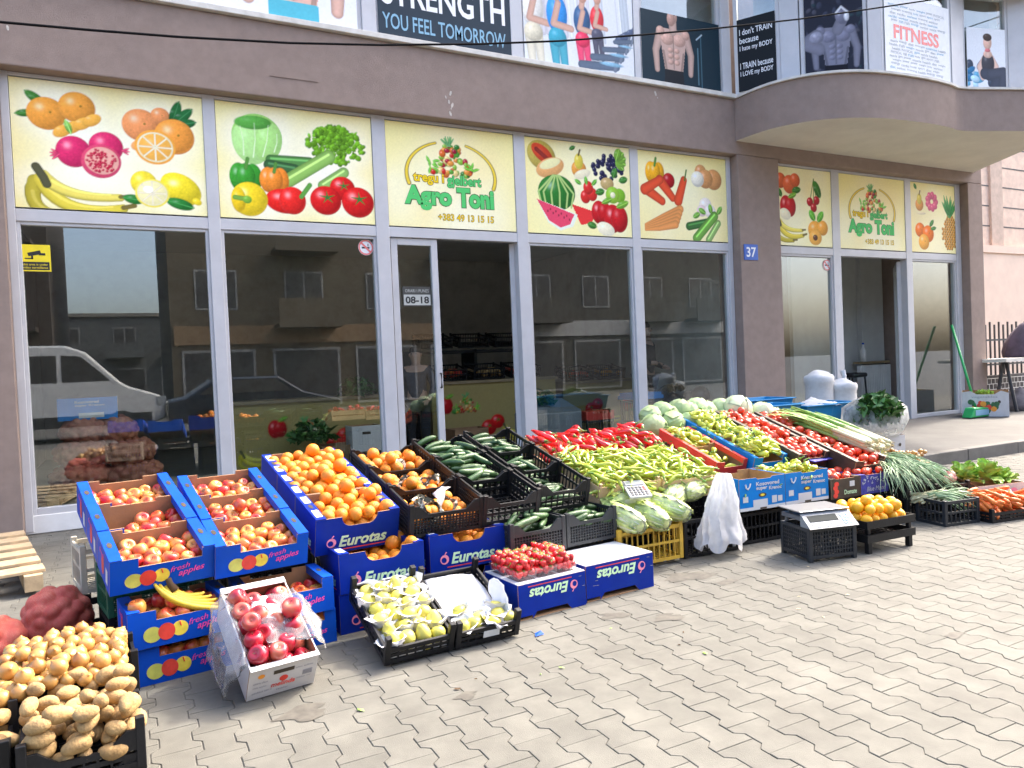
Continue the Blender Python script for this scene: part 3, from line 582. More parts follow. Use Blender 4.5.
M4, L = BM[2]; c = Cv((L-.1)/1.08, 60, (.80, .80, .79)); t = gym('gym_poster', 'white gym poster with a red word and a cloud of small grey words', M4, .05, .05, L-.1, 1.08, c); w = L-.1
text('FITNESS', .13*w, .50, .70*w, .19, m_red, t, -.007, .03); m_gw = M('grey lettering', (.36, .40, .43), .5, 0); g3 = random.Random(4)
words = ['training', 'health', 'body', 'exercise', 'strength', 'cardio', 'muscle', 'diet', 'energy', 'weight', 'run', 'PHYSICAL', 'sport', 'power', 'gym', 'workout']
for r_, z in enumerate((.10, .15, .20, .25, .30, .35, .40, .45, .72, .77, .82, .87, .92)):
    x = .06+.02*(r_ % 3)
    while x < .82:
        s = g3.choice(words); ww = .018*len(s)+g3.uniform(0, .03)
        if x+ww > .95: break
        text(s, x*w, z, ww*w, .034, g3.choice([m_gw, m_gw, m_gw, m_tbl]), t, -.007, .01); x += ww+.02
M4, L = BM[3]; c = Cv((L-.12)/.9, 120, (.78, .80, .82))
for k in range(22): c.ell(g2.uniform(0, .75), g2.uniform(0, .45), g2.uniform(.04, .12), g2.uniform(.03, .08), g2.choice([(.15, .42, .58), (.05, .07, .1), (.55, .75, .85), (.04, .2, .35)]), g2.uniform(0, 3), .1)
sk = (.78, .54, .43)
c.line([(.36, .56), (.24, .40), (.30, .24)], .05, sk); c.line([(.48, .56), (.58, .42), (.50, .28)], .045, sk); c.ell(.41, .46, .13, .17, (.05, .05, .06), 0, .08); c.ell(.41, .60, .09, .06, sk, 0, .05); c.line([(.41, .6), (.41, .7)], .045, sk); c.ell(.41, .78, .085, .115, sk, 0, .12); c.ell(.41, .86, .09, .06, (.06, .04, .03), 0, .05); c.ell(.41, .66, .06, .03, (.70, .25, .25), 0, 0)
c.line([(.34, .30), (.60, .26), (.52, .06)], .09, (.05, .06, .09)); c.line([(.46, .30), (.72, .34), (.70, .12)], .08, (.06, .07, .10))
gym('gym_poster', 'white and blue gym poster with a woman sitting on a training machine, rightmost', M4, .07, .05, L-.14, .92, c)
# ------------------------------------------------------------------ small signs and stickers
m_bl = M('blue enamel', (.02, .10, .42), .35, .06); m_yel = M('warning yellow', (.85, .68, .02), .5, .05)
t = thing('house_number_plate', 'small blue house number plate 37 on the brown pillar', 'sign', T(7.72, WY-.008, 2.66)); b = MB(); b.box(0, -.004, 0, .26, .008, .22); b.build('plate', m_bl, t, bevel=.003); text('37', .04, .04, .18, .14, m_tw, t, -.006, .02)
t = thing('camera_sticker', 'yellow and black security camera sticker on the far left window', 'sticker', T(-.80, GY-.008, 2.36)); b = MB(); b.box(0, -.001, 0, .24, .001, .24, 0); b.box(.012, -.002, .012, .228, -.001, .085, 1); b.build('sheet', [m_yel, m_blk], t)
b = MB(); b.add([(.06, -.0025, .165), (.16, -.0025, .19), (.17, -.0025, .155), (.07, -.0025, .135)], [(0, 3, 2, 1)]); b.box(.15, -.0026, .145, .2, -.0024, .165); b.box(.09, -.0026, .11, .105, -.0024, .14); b.box(.04, -.0026, .11, .105, -.0024, .12); b.build('camera_symbol', m_blk, t); text('this area is under', .025, .052, .19, .02, m_yel, t); text('video surveillance', .025, .024, .19, .02, m_yel, t)
def nosmoke(label, x, z):
    t = thing('no_smoking_sticker', label, 'sticker', T(x, GY-.008, z), 'round no smoking stickers'); b = MB(); b.disc(0, 0, .085, .085, 0, 0, None, 28); b.build('sheet', m_tw, t)
    b = MB(); n = 28
    for k in range(n):
        a0, a1 = 2*math.pi*k/n, 2*math.pi*(k+1)/n; b.add([(r_*math.cos(a), -.001, r_*math.sin(a)) for a in (a0, a1) for r_ in (.066, .082)], [(0, 1, 3, 2)])
    b.add([(-.055, -.0012, .04), (-.04, -.0012, .055), (.055, -.0012, -.04), (.04, -.0012, -.055)], [(0, 3, 2, 1)]); b.build('red_ring', m_red, t); b = MB(); b.box(-.045, -.0011, -.012, .04, -.0009, .006); b.box(.02, -.0011, .012, .03, -.0009, .04); b.build('cigarette_symbol', m_blk, t)
nosmoke('round no smoking sticker in the top corner of the window left of the main door', 2.38, 2.68); nosmoke('round no smoking sticker on the window beside the right hand doorway', 9.62, 2.66)
t = thing('opening_hours_sign', 'opening hours sticker reading 08-18 on the narrow door leaf', 'sign', T(2.775, GY-.008, 2.04)); m_lg = M('clear label', (.45, .46, .42), .5, .05)
b = MB(); b.box(0, -.001, 0, .34, .001, .22); b.build('sheet', M('dark label', (.05, .05, .045), .5, .1), t); b = MB(); b.box(.012, -.002, .012, .328, -.0012, .13); b.build('number_panel', m_lg, t); text('08-18', .03, .03, .28, .08, m_blk, t, -.003, .03); text('ORARI I PUNES', .03, .155, .28, .035, m_lg, t)
# ------------------------------------------------------------------ cartons and crates
m_blue = M('blue printed card', (.001, .062, .44), .5, .10, 6, .05, 90, dirt=(.006, .08, .36), dscale=5, damt=.5, spec=.15)
m_navy = M('dark blue printed card', (.001, .020, .24), .5, .10, 6, .05, 90, dirt=(.004, .035, .22), dscale=5, damt=.5, spec=.15)
m_card = M('brown card', (.33, .185, .092), .85, .12, 9, .1, 120)
m_pcard = M('pale card', (.62, .58, .52), .8, .08, 8)
m_mag = M('magenta print', (.75, .06, .32), .5, .05); m_gyel = M('green yellow print', (.55, .55, .10), .5, .2, 12); m_rpr = M('red print', (.70, .05, .03), .5, .2, 12); m_ypr = M('yellow print', (.80, .62, .06), .5, .2, 12)
m_wpr = M('white print', (.58, .60, .60), .5, .03); m_gpr = M('light green print', (.55, .78, .48), .5, .05); m_pink = M('pink print', (.80, .25, .35), .5, .05)
m_blk_p = M('black crate plastic', (.009, .0095, .011), .42, .3, 10, .1, 80, dirt=(.022, .022, .022), dscale=8, damt=.5, spec=.3)
m_gry_p = M('grey crate plastic', (.018, .022, .027), .45, .2, 10, dirt=(.04, .04, .038), dscale=8, damt=.5)
m_yel_p = M('yellow crate plastic', (.62, .38, .04), .45, .12, 8, dirt=(.40, .25, .05), dscale=7, damt=.6)
m_bei_p = M('beige crate plastic', (.48, .44, .35), .5, .12, 8)
m_grn_p = M('green crate plastic', (.015, .10, .05), .45, .2, 8)
m_ply = M('crate wood', (.62, .43, .23), .8, .18, 6, .15, 60)
m_redc = M('red printed card', (.66, .045, .03), .45, .1, 6)
m_sky = M('bright blue printed card', (.006, .19, .55), .45, .08, 6, dirt=(.02, .22, .5), dscale=5, spec=.15)
m_lil = M('violet blue printed card', (.05, .05, .30), .5, .3, 30)
m_brk = M('dark brown printed card', (.05, .035, .022), .5, .3, 18)

def fr(x, y, z, yaw, tilt, h=0):
    """frame of a box from its top front left corner, its base lying h below"""
    return T(x, y, z) @ RZ(R(yaw)) @ RX(R(tilt)) @ T(0, 0, -h)
def dip(w, h, a, b_, d, rounded=0):
    if not rounded: return [(0, 0), (w, 0), (w, h), (w-b_, h), (w-b_, h-d), (a, h-d), (a, h), (0, h)]
    p = [(0, 0), (w, 0), (w, h)]; r = min(d, .05)
    p += [(w-b_+r*math.sin(t)*0-r*(1-math.cos(t)), h-d+(d)*(1-math.sin(t))) for t in np.linspace(.0, 1.57, 6)]
    p += [(a+r*(1-math.cos(t)), h-d+d*(1-math.sin(t))) for t in np.linspace(1.57, 0, 6)]
    return p+[(0, h)]
def carton(name, label, cat, w, d, h, mo, mi=None, front=None, back=None, flaps=.05, group=None, th=.006, lidded=False):
    mi = mi or m_card; t = thing(name, label, cat, None, group); b = MB(); b.box(.004, .004, 0, w-.004, d-.004, .005); b.build('bottom', mi, t)
    front = front or dip(w, h, w*.26, w*.13, h*.27); back = back or [(0, 0), (w, 0), (w, h), (w*.72, h), (w*.72, h-.02), (w*.24, h-.02), (w*.24, h), (0, h)]
    b = MB(); b.prism(front, 0, th, None, 0, 1, 1); b.build('front_panel', [mo, mi], t)
    b = MB(); b.prism(back, d-th, d, None, 1, 0, 1); b.build('back_panel', [mo, mi], t)
    for s in (0, 1):
        b = MB(); x = w-th if s else 0
        b.box(x, th, 0, x+th, d-th, h, 0); b.m[-1 if not s else -1] = 0
        b.m[3 if not s else 5] = 1; b.build('side_panel', [mo, mi], t)
        if flaps:
            b = MB(); x0, x1 = (0, flaps) if not s else (w-flaps, w); b.box(x0, 0, h+.001, x1, d, h+.005)
            if s == 0: b.box(x1-.004, .01, h-.035, x1, d-.01, h)
            else: b.box(x0, .01, h-.035, x0+.004, d-.01, h)
            b.build('top_flap', mo, t)
            b = MB(); xx = (x0+x1)/2; b.disc(0, 0, .011, .028, 0, 0, T(xx, d*.5, h+.0065) @ RX(R(-90)), 14); b.build('handle_hole', m_brk, t)
    return t
AW, AD, AH = .435, .305, .16
def apple_carton(label):
    t = carton('apple_carton', label, 'carton', AW, AD, AH, m_blue, group='blue apple cartons')
    b = MB()
    for k, (x, z, rx, rz, mi) in enumerate(((.095, .055, .037, .034, 0), (.152, .058, .035, .037, 1), (.207, .060, .034, .033, 2))): b.disc(x, z, rx, rz, -.0015-.0004*(1 if k == 1 else 0), mi)
    b.tube([(.212, -.002, .07), (.207, -.002, .09)], .003, 5, 1); b.build('printed_apples', [m_gyel, m_rpr, m_ypr], t)
    Qr = T(.3, 0, .06) @ RY(R(-9)) @ T(-.3, 0, -.06); text('fresh', .245, .072, .085, .026, m_mag, t, -.0022, 0, 'lettering', Qr, .4); text('apples', .275, .034, .115, .036, m_mag, t, -.0022, .012, 'lettering', Qr, .4)
    b = MB(); b.add([(-.0015, .04, .03), (-.0015, .085, .03), (-.0015, .085, .10), (-.0015, .04, .10)], [(0, 3, 2, 1)]); b.build('label_sticker', m_wpr, t)
    b = MB(); b.disc(0, 0, .03, .045, 0, 0, T(-.0012, .16, .075) @ RZ(R(-90))); text('fresh', -.06, .11, .11, .03, m_mag, t, 0, .01, 'lettering', T(-.0016, .17, 0) @ RZ(R(-90)), .3); b.build('printed_apples', m_rpr, t)
    return t
EW, ED, EH = .465, .345, .20
m_rim = M('white edge print', (.72, .74, .80), .5, .2, 40)
def ring_logo(b, x, z, r, y, mi=0, w=.42):
    n = 22
    for k in range(n):
        a0, a1 = 2*math.pi*k/n, 2*math.pi*(k+1)/n
        b.add([(x+q*r*math.cos(a), y, z+q*r*math.sin(a)) for a in (a0, a1) for q in (1-w*(1+.5*math.sin(a+1)), 1)], [(0, 1, 3, 2)], mi)
    b.add([(x-.1*r, y, z+.9*r), (x+.1*r, y, z+.9*r), (x+.6*r, y, z+1.5*r), (x+.35*r, y, z+1.6*r)], [(0, 1, 2, 3)], mi)
def eurotas(label, flip=False, closed=False, dipd=.055):
    t = carton('orange_carton', label, 'carton', EW, ED, EH, m_navy, group='dark blue cartons with white lettering',
               front=dip(EW, EH, EW*.30, EW*.27, dipd, 1) if not closed else [(0, 0), (EW, 0), (EW, EH), (0, EH)] if not flip else [(0, .02), (.09, .02), (.09, .0), (.12, .035), (.33, .035), (.36, .0), (EW, 0), (EW, EH), (0, EH)],
               back=dip(EW, EH, EW*.30, EW*.27, .035, 1) if not closed else [(0, 0), (EW, 0), (EW, EH), (0, EH)], flaps=.055 if not closed else 0)
    M4 = (T(EW/2, 0, EH/2) @ RY(math.pi) @ T(-EW/2, 0, -EH/2)) if flip else I4
    for s in (0, 1):
        Q = M4 if s == 0 else T(0, EW*.86, 0) @ RZ(R(-90)) @ SC(.75, 1, .8)
        if s: Q = T(-.0005, ED*.98, 0) @ RZ(R(-90)) @ SC(.70, 1, .85)
        b = MB(); ring_logo(b, .085, .062, .026, -.002); b.build('ring_logo', m_pink, t).data.transform(Q)
        text('Eurotas', .125, .032, .27, .062, m_gpr, t, -.002, .03, 'lettering', Q, .25)
        b = MB(); b.box(.10, -.0015, .015, .40, -.0005, .020); b.build('printed_line', m_rpr, t).data.transform(Q)
    if not closed:
        b = MB()
        for x in (.012, EW-.047):
            for y in (.03, .22): b.add([(x, y, EH+.0062), (x+.035, y, EH+.0062), (x+.035, y+.09, EH+.0062), (x, y+.09, EH+.0062)], [(0, 1, 2, 3)])
        b.build('printed_label', m_rim, t)
    if closed:
        b = MB(); b.box(.002, .002, EH, EW-.002, ED-.002, EH+.004); b.build('top_sheet', m_wpr, t)
        b = MB(); g = random.Random(5)
        for k in range(6): b.disc(g.uniform(.06, .4), g.uniform(.05, .28), .011, .004, 0, 0, T(0, 0, EH+.0052) @ RX(R(-90)) @ SC(1, 1, -1), 8)
        b.build('staple_mark', m_gry_p, t)
    return t
def crate(name, label, mat, w, d, h, group=None, frontdip=.0, posts=.02, mesh=False, feet=0):
    t = thing(name, label, 'crate', None, group); th = .012
    b = MB(); n = 9
    for i in range(n+1): b.box(i*(w-.012)/n, 0, .0, i*(w-.012)/n+.010, d, .006)
    for i in range(1, 8): b.box(0, i*d/8-.006, .006, w, i*d/8+.006, .011)
    b.build('base', mat, t)
    for k in range(4):
        L = w if k % 2 == 0 else d
        Q = [I4, T(w, 0, 0) @ RZ(R(90)), T(w, d, 0) @ RZ(R(180)), T(0, d, 0) @ RZ(R(-90))][k]
        hh = h-frontdip if k == 0 else h; b = MB(); r = .022
        b.box(r, 0, .002, L-r, th, .022); b.box(r, 0, hh-.022, L-r, th, hh)
        if frontdip and k in (0, 2):
            hh = h-frontdip if k == 0 else h-frontdip*.8
            b = MB(); b.box(r, 0, .002, L-r, th, .022)
            b.prism([(r, hh-.02), (L-r, hh-.02), (L-r, h), (L-r-.03, h), (L-r-.085, hh), (r+.085, hh), (r+.03, h), (r, h)], 0, th)
        if mesh:
            for q in range(1, 6): b.box(r, .003, .022+q*(hh-.044)/6-.003, L-r, .009, .022+q*(hh-.044)/6+.003)
            nb = int(L/.022)
        else:
            b.box(r, .003, hh*.52-.008, L-r, .010, hh*.52+.008); nb = int(L/.042)
        for q in range(1, nb): x = r+(L-2*r)*q/nb; b.box(x-.0035, .002, .022, x+.0035, .009, hh-.02)
        b.build('side_wall', mat, t, False, 0).data.transform(Q)
    for x in (0, w-.024):
        for y in (0, d-.024): b = MB(); b.box(x-.002, y-.002, -feet, x+.026, y+.026, h+posts); b.build('corner_post', mat, t, False, .003)
    return t
def plywood(name, label, w, d, h, group=None):
    t = thing(name, label, 'crate', None, group)
    b = MB(); b.box(.005, .005, 0, w-.005, d-.005, .004); b.build('base', m_ply, t)
    for k in range(4):
        L = w if k % 2 == 0 else d; Q = [I4, T(w, 0, 0) @ RZ(R(90)), T(w, d, 0) @ RZ(R(180)), T(0, d, 0) @ RZ(R(-90))][k]
        b = MB(); b.box(0, 0, .004, L-.006, .006, h*.46); b.box(0, 0, h*.54, L-.006, .006, h); b.build('side_board', m_ply, t, False, .001).data.transform(Q)
    for x in (.007, w-.027):
        for y in (.007, d-.027): b = MB(); b.prism([(x, .005), (x+.02, .005), (x+.02, h+.018), (x, h+.018)], y, y+.02); b.build('corner_post', m_ply, t)
    return t
def put(t, mw): t.matrix_world = mw; return mw

# ------------------------------------------------------------------ produce meshes
def noisy(me, amp, sc, seed):
    from mathutils import noise
    for v in me.vertices: v.co += v.co.normalized()*amp*noise.noise(v.co*sc+Vector((seed, seed*2, 0)))
    me.update(); return me
m_org = M('orange peel', (.72, .235, .008), .48, .14, 5, .35, 420, rndv=.13, sub=.1)
m_app = M('apple skin', (.50, .024, .024), .30, 0, 9, col2=(.64, .33, .06), lo=.42, hi=.66, rndv=.16, coat=.1, det=4)
m_app2 = M('dark red apple skin', (.36, .012, .03), .28, 0, 9, col2=(.62, .20, .10), lo=.5, hi=.74, rndv=.15, coat=.3, det=2)
m_pear = M('yellow pear skin', (.50, .47, .055), .42, 0, 10, col2=(.60, .52, .12), rndv=.08, sub=.1)
m_lem = M('yellow citrus peel', (.84, .40, .006), .48, .08, 5, .2, 380, rndv=.06, sub=.1)
m_tom = M('tomato skin', (.62, .060, .018), .32, .16, 7, rndv=.2, coat=.15)
m_cuk = M('cucumber skin', (.025, .075, .018), .42, 0, 22, .25, 160, col2=(.10, .17, .06), lo=.45, hi=.75, rndv=.25)
m_rpp = M('red pepper skin', (.66, .012, .012), .2, .2, 10, rndv=.2, coat=.5)
m_gpp = M('pale green pepper skin', (.34, .44, .030), .28, 0, 9, col2=(.52, .55, .07), rndv=.22, coat=.3, sub=.08)
m_ypp = M('yellow pepper skin', (.50, .54, .045), .28, 0, 9, col2=(.62, .64, .10), rndv=.18, coat=.3, sub=.08)
m_stalk = M('green stalk', (.16, .30, .05), .55, .25, 20)
m_brs = M('brown stem', (.09, .05, .02), .8, .2)
m_pot = M('potato skin', (.27, .158, .053), .8, 0, 14, .35, 90, col2=(.44, .285, .115), lo=.3, hi=.6, rndv=.14, dirt=(.16, .10, .05), dscale=26, damt=.7)
m_oni = M('onion skin', (.34, .14, .032), .36, 0, 10, .12, 60, col2=(.50, .30, .085), lo=.3, hi=.65, rndv=.22, coat=.2)
m_cab = M('cabbage leaf', (.30, .42, .16), .55, 0, 8, .4, 30, col2=(.50, .60, .32), rndv=.15)
m_cabw = M('pale cabbage leaf', (.60, .66, .42), .55, .08, 8, .3, 30)
m_car = M('carrot skin', (.66, .165, .025), .55, .15, 18, .2, 80, rndv=.12)
m_str = M('strawberry skin', (.62, .015, .018), .28, .2, 60, .4, 320, rndv=.2, coat=.3)
m_leek = M('leek leaf', (.25, .40, .09), .5, .2, 25, rndv=.2); m_leekw = M('leek white', (.50, .50, .31), .5, .1, 20, rndv=.1)
m_scal = M('spring onion leaf', (.28, .40, .22), .45, .25, 20, rndv=.2, isl=.3); m_root = M('pale root', (.48, .38, .21), .7, .15, 20, .2, 60, rndv=.12)
m_let = M('lettuce leaf', (.20, .38, .035), .5, 0, 14, col2=(.40, .52, .14), rndv=.1)
m_dkl = M('dark green leaf', (.055, .15, .028), .5, .3, 20, isl=.4)
m_ban = M('banana skin', (.66, .46, .03), .45, .12, 8, dirt=(.35, .22, .04), dscale=14, damt=.6)
m_tis = M('white tissue', (.74, .74, .75), .8, .04, 20)
m_pap = M('white paper', (.56, .57, .585), .7, .04, 10)
m_bag = film('clear plastic bag', (.85, .87, .88), .15, .2); m_wbag = film('white carrier bag', (.74, .75, .77), .86, .4, .92, 1.12, .05)

def net_mat(name, thread, a, z):
    m = M(name, a, .65, 0, 16, .3, 200, col2=z, lo=.35, hi=.65); nt = m.node_tree; b = nt.nodes['Principled BSDF']; base = b.inputs['Base Color'].links[0].from_socket
    tc = node(nt, 'ShaderNodeTexCoord').outputs['Object']; f = None
    for ax in ('X', 'Y', 'Z'):
        mp = node(nt, 'ShaderNodeMapping', {'Vector': tc, 'Rotation': (.6, .5, .78)}); w = node(nt, 'ShaderNodeTexWave', {'Vector': mp.outputs[0], 'Scale': 38., 'Distortion': 1.2, 'Detail': 1}, bands_direction=ax).outputs['Fac']
        k = node(nt, 'ShaderNodeMath', {0: w, 1: .72}, operation='GREATER_THAN').outputs[0]
        f = k if f is None else node(nt, 'ShaderNodeMath', {0: f, 1: k}, operation='MAXIMUM').outputs[0]
    f = node(nt, 'ShaderNodeMath', {0: f, 1: .42}, operation='MULTIPLY').outputs[0]
    x = node(nt, 'ShaderNodeMix', {0: f, 6: base, 7: c4(thread)}, data_type='RGBA').outputs[2]; nt.links.new(x, b.inputs['Base Color']); return m
m_net = net_mat('red net sack', (.50, .03, .03), (.40, .075, .05), (.58, .19, .12))

def sph(r, sx=1, sy=1, sz=1, n=16, m=11): return MB().ell((0, 0, 0), (r*sx, r*sy, r*sz), n, m)
APR = [(.0005, .030), (.004, .027), (.010, .030), (.018, .0335), (.027, .032), (.034, .023), (.0375, .009), (.037, -.006), (.033, -.019), (.026, -.028), (.018, -.032), (.012, -.0335), (.006, -.030), (.001, -.028)]
ME = {}
ME['apple'] = MB().lathe(APR[::-1], 18).mesh('apple', m_app, True); ME['dapple'] = MB().lathe([(r*1.07, z*1.05) for r, z in APR[::-1]], 18).mesh('dark_apple', m_app2, True)
ME['stem'] = MB().tube([(0, 0, .026), (.002, 0, .035), (.006, 0, .044)], [.0016, .0013, .0017], 5).mesh('stem', m_brs, True)
ME['orange'] = noisy(sph(.0395, 1, 1, .96).mesh('orange', m_org, True), .0012, 30, 1)
ME['lemon'] = noisy(sph(.038, 1, 1, .95).mesh('citrus', m_lem, True), .0014, 30, 2)
PP = [(.001, -.034), (.014, -.034), (.026, -.028), (.034, -.015), (.036, 0), (.032, .016), (.024, .030), (.018, .040), (.012, .046), (.003, .047)]
ME['pear'] = MB().lathe(PP, 16).mesh('pear', m_pear, True)
TP = [(.001, -.027), (.014, -.028), (.027, -.022), (.034, -.008), (.034, .006), (.028, .019), (.016, .026), (.006, .024), (.001, .022)]
ME['tomato'] = MB().lathe(TP, 15, 0, None, 5, .035).mesh('tomato', m_tom, True)
ME['cuke'] = []; ME['pot'] = []; ME['rpep'] = []; ME['gpep'] = []; ME['ypep'] = []; ME['car'] = []; ME['rstalk'] = []; ME['gstalk'] = []
for v in range(4):
    g = random.Random(v); L = .19*g.uniform(.9, 1.1); bend = g.uniform(-.016, .016)
    pts = [(-L/2+L*i/8, bend*(1-(i/4-1)**2), 0) for i in range(9)]; ME['cuke'].append(MB().tube(pts, [.007, .0155, .0185, .0195, .02, .0195, .019, .016, .006], 10).mesh('cucumber', m_cuk, True))
    ME['pot'].append(noisy(sph(1, .052*g.uniform(.9, 1.2), .034*g.uniform(.95, 1.1), .030, 14, 9).mesh('potato', m_pot, True), .008, 22, v+3))
for v in range(5):
    g = random.Random(20+v)
    for key, L, r, mt in (('rpep', .155, .022, m_rpp), ('gpep', .16, .0145, m_gpp), ('ypep', .10, .021, m_ypp)):
        bend = g.uniform(-.02, .02)*(1.3 if key == 'gpep' else 1); n = 9; kink = g.uniform(-.008, .008)
        pts = [(-L/2+L*i/(n-1), bend*(1-(i/4-1)**2)+kink*math.sin(i*1.1), .4*kink*math.cos(i*.9)) for i in range(n)]
        rads = [r*q for q in (.45, .88, 1, .98, .9, .78, .62, .42, .10)]
        ME[key].append(MB().tube(pts, rads, 9).mesh(key, mt, True))
        p0, p1 = Vector(pts[0]), Vector(pts[1]); dd = (p0-p1).normalized()
        st = MB().tube([p0+dd*-.004, p0+dd*.006, p0+dd*.02+Vector((0, 0, .004)), p0+dd*.038+Vector((0, .004, .010))], [r*.62, r*.45, .0042, .0036], 6).mesh('stalk', m_stalk, True)
        if key == 'rpep': ME['rstalk'].append(st)
        elif key == 'gpep': ME['gstalk'].append(st)
for v in range(4):
    g = random.Random(40+v); L = .17*g.uniform(.85, 1.15); bd = g.uniform(-.012, .012); pts = [(-L/2+L*i/7, bd*(1-(i/3.5-1)**2), 0) for i in range(8)]
    ME['car'].append(MB().tube(pts, [.010, .0165, .016, .0145, .0125, .010, .007, .002], 9).mesh('carrot', m_car, True))
ME['onion'] = MB().lathe([(.001, -.029), (.010, -.030), (.024, -.022), (.032, -.006), (.031, .007), (.022, .020), (.011, .0265), (.006, .030), (.004, .034)], 13).mesh('onion', m_oni, True)
ME['straw'] = MB().lathe([(.001, -.026), (.009, -.022), (.017, -.009), (.021, .005), (.018, .013), (.008, .0148), (.001, .015)], 9).mesh('strawberry', m_str, True)
b = MB()
for k in range(6): t = k*1.047; b.add([(0, 0, .0162), (.006*math.cos(t-.4), .006*math.sin(t-.4), .0165), (.020*math.cos(t), .020*math.sin(t), .0155+.005*(k % 2)), (.006*math.cos(t+.4), .006*math.sin(t+.4), .0165)], [(0, 1, 2, 3)])
b.tube([(0, 0, .015), (.001, 0, .024)], .0012, 4); ME['calyx'] = b.mesh('calyx', m_stalk)

# ------------------------------------------------------------------ filling boxes
def settle(n, r, Wd, D, seed, floor=0, spread=None, iters=260):
    g = np.random.RandomState(seed); x0, x1, y0, y1 = spread or (0, Wd, 0, D)
    P = np.stack([g.uniform(x0+r, max(x0+r+.001, x1-r), n), g.uniform(y0+r, max(y0+r+.001, y1-r), n), floor+r+g.uniform(0, .05+n*r*r*r*9/(Wd*D), n)], 1)
    for it in range(iters):
        P[:, 2] -= .0035 if it < iters-60 else .0006
        for _ in range(2):
            d = P[:, None]-P[None]; L = np.sqrt((d**2).sum(-1))+1e-9; ov = np.clip(2*r*.985-L, 0, None); np.fill_diagonal(ov, 0)
            P += (d/L[..., None]*(ov*.42)[..., None]).sum(1)
            P[:, 0] = np.clip(P[:, 0], r, Wd-r); P[:, 1] = np.clip(P[:, 1], r, D-r); P[:, 2] = np.maximum(P[:, 2], floor+r)
    return P
def rot(): return Euler((rnd.uniform(0, 6.28), rnd.uniform(0, 6.28), rnd.uniform(0, 6.28))).to_matrix().to_4x4()
def arot(a=.9): return RZ(rnd.uniform(0, 6.28)) @ RX(rnd.uniform(-a, a)) @ RZ(rnd.uniform(0, 6.28))
def fill(F, name, me, r, n, Wd, D, floor, label, cat, group, margin=.012, seed=0, stem=None, spread=None, rf=rot, scale=(.86, 1.09)):
    if spread: spread = tuple(q for q in spread)
    for p in settle(n, r, Wd-2*margin, D-2*margin, seed, floor, spread):
        s = rnd.uniform(*scale); mm = me[rnd.randrange(len(me))] if isinstance(me, list) else me
        o = inst(mm, name, label, cat, F @ T(p[0]+margin, p[1]+margin, p[2]) @ rf() @ SC(s, s, s), group)
        if stem: part(stem, 'stem', o)
def drop(F, name, mes, L, r, n, Wd, D, floor, label, cat, group, yaw, seed, tries=5, parts=None, pname='stalk', bounds=None, hill=None, scale=(.85, 1.1), sink=.75, over=0):
    """lay long things one after another, each on what already lies there"""
    g = random.Random(seed); res = .009; nx, ny = int(Wd/res)+1, int(D/res)+1; Hm = np.full((nx, ny), floor, float)
    if hill is not None:
        for i in range(nx):
            for j in range(ny): Hm[i, j] = floor+hill(i*res/Wd, j*res/D)
    bx0, bx1, by0, by1 = bounds or (0, Wd, 0, D)
    for k in range(n):
        best = None
        for _ in range(tries):
            a = yaw(g); s = g.uniform(*scale); hl = L*s*.5; ca, sa = math.cos(a), math.sin(a)
            ex = max(0, hl*abs(ca)*.92+r*.4-over); ey = max(0, hl*abs(sa)*.92+r*.4-over)
            if bx1-bx0 < 2*ex or by1-by0 < 2*ey: continue
            x = g.uniform(bx0+ex, bx1-ex); y = g.uniform(by0+ey, by1-ey); hs = []
            for t in (-.8, -.4, 0, .4, .8):
                i = min(nx-1, max(0, int((x+t*hl*ca)/res))); j = min(ny-1, max(0, int((y+t*hl*sa)/res))); hs.append(Hm[max(0, i-1):i+2, max(0, j-1):j+2].max())
            za, zb = max(hs[0], hs[1]), max(hs[3], hs[4]); zm = (za+zb)/2
            if hs[2] > zm: za += (hs[2]-zm); zb += (hs[2]-zm)
            sl = max(-.35, min(.35, (zb-za)/(1.3*hl))); z = max((za+zb)/2, hs[2])+r*s*sink
            if best is None or z < best[0]: best = (z, x, y, a, s, hl, sl)
        if best is None: continue
        z, x, y, a, s, hl, sl = best; v = g.randrange(len(mes))
        o = inst(mes[v], name, label, cat, F @ T(x, y, z) @ RZ(a) @ RY(-math.atan(sl)) @ RX(g.uniform(0, 6.28)) @ SC(s, s, s), group)
        if parts: part(parts[v], pname, o)
        for t in np.linspace(-.95, .95, int(2*hl/res)+2):
            xx, yy = x+t*hl*math.cos(a), y+t*hl*math.sin(a)
            for q in (-.6, 0, .6):
                i = int((xx-q*r*math.sin(a))/res); j = int((yy+q*r*math.cos(a))/res)
                if 0 <= i < nx and 0 <= j < ny: Hm[i, j] = max(Hm[i, j], z+t*hl*sl+r*s*(sink if q == 0 else sink*.6))

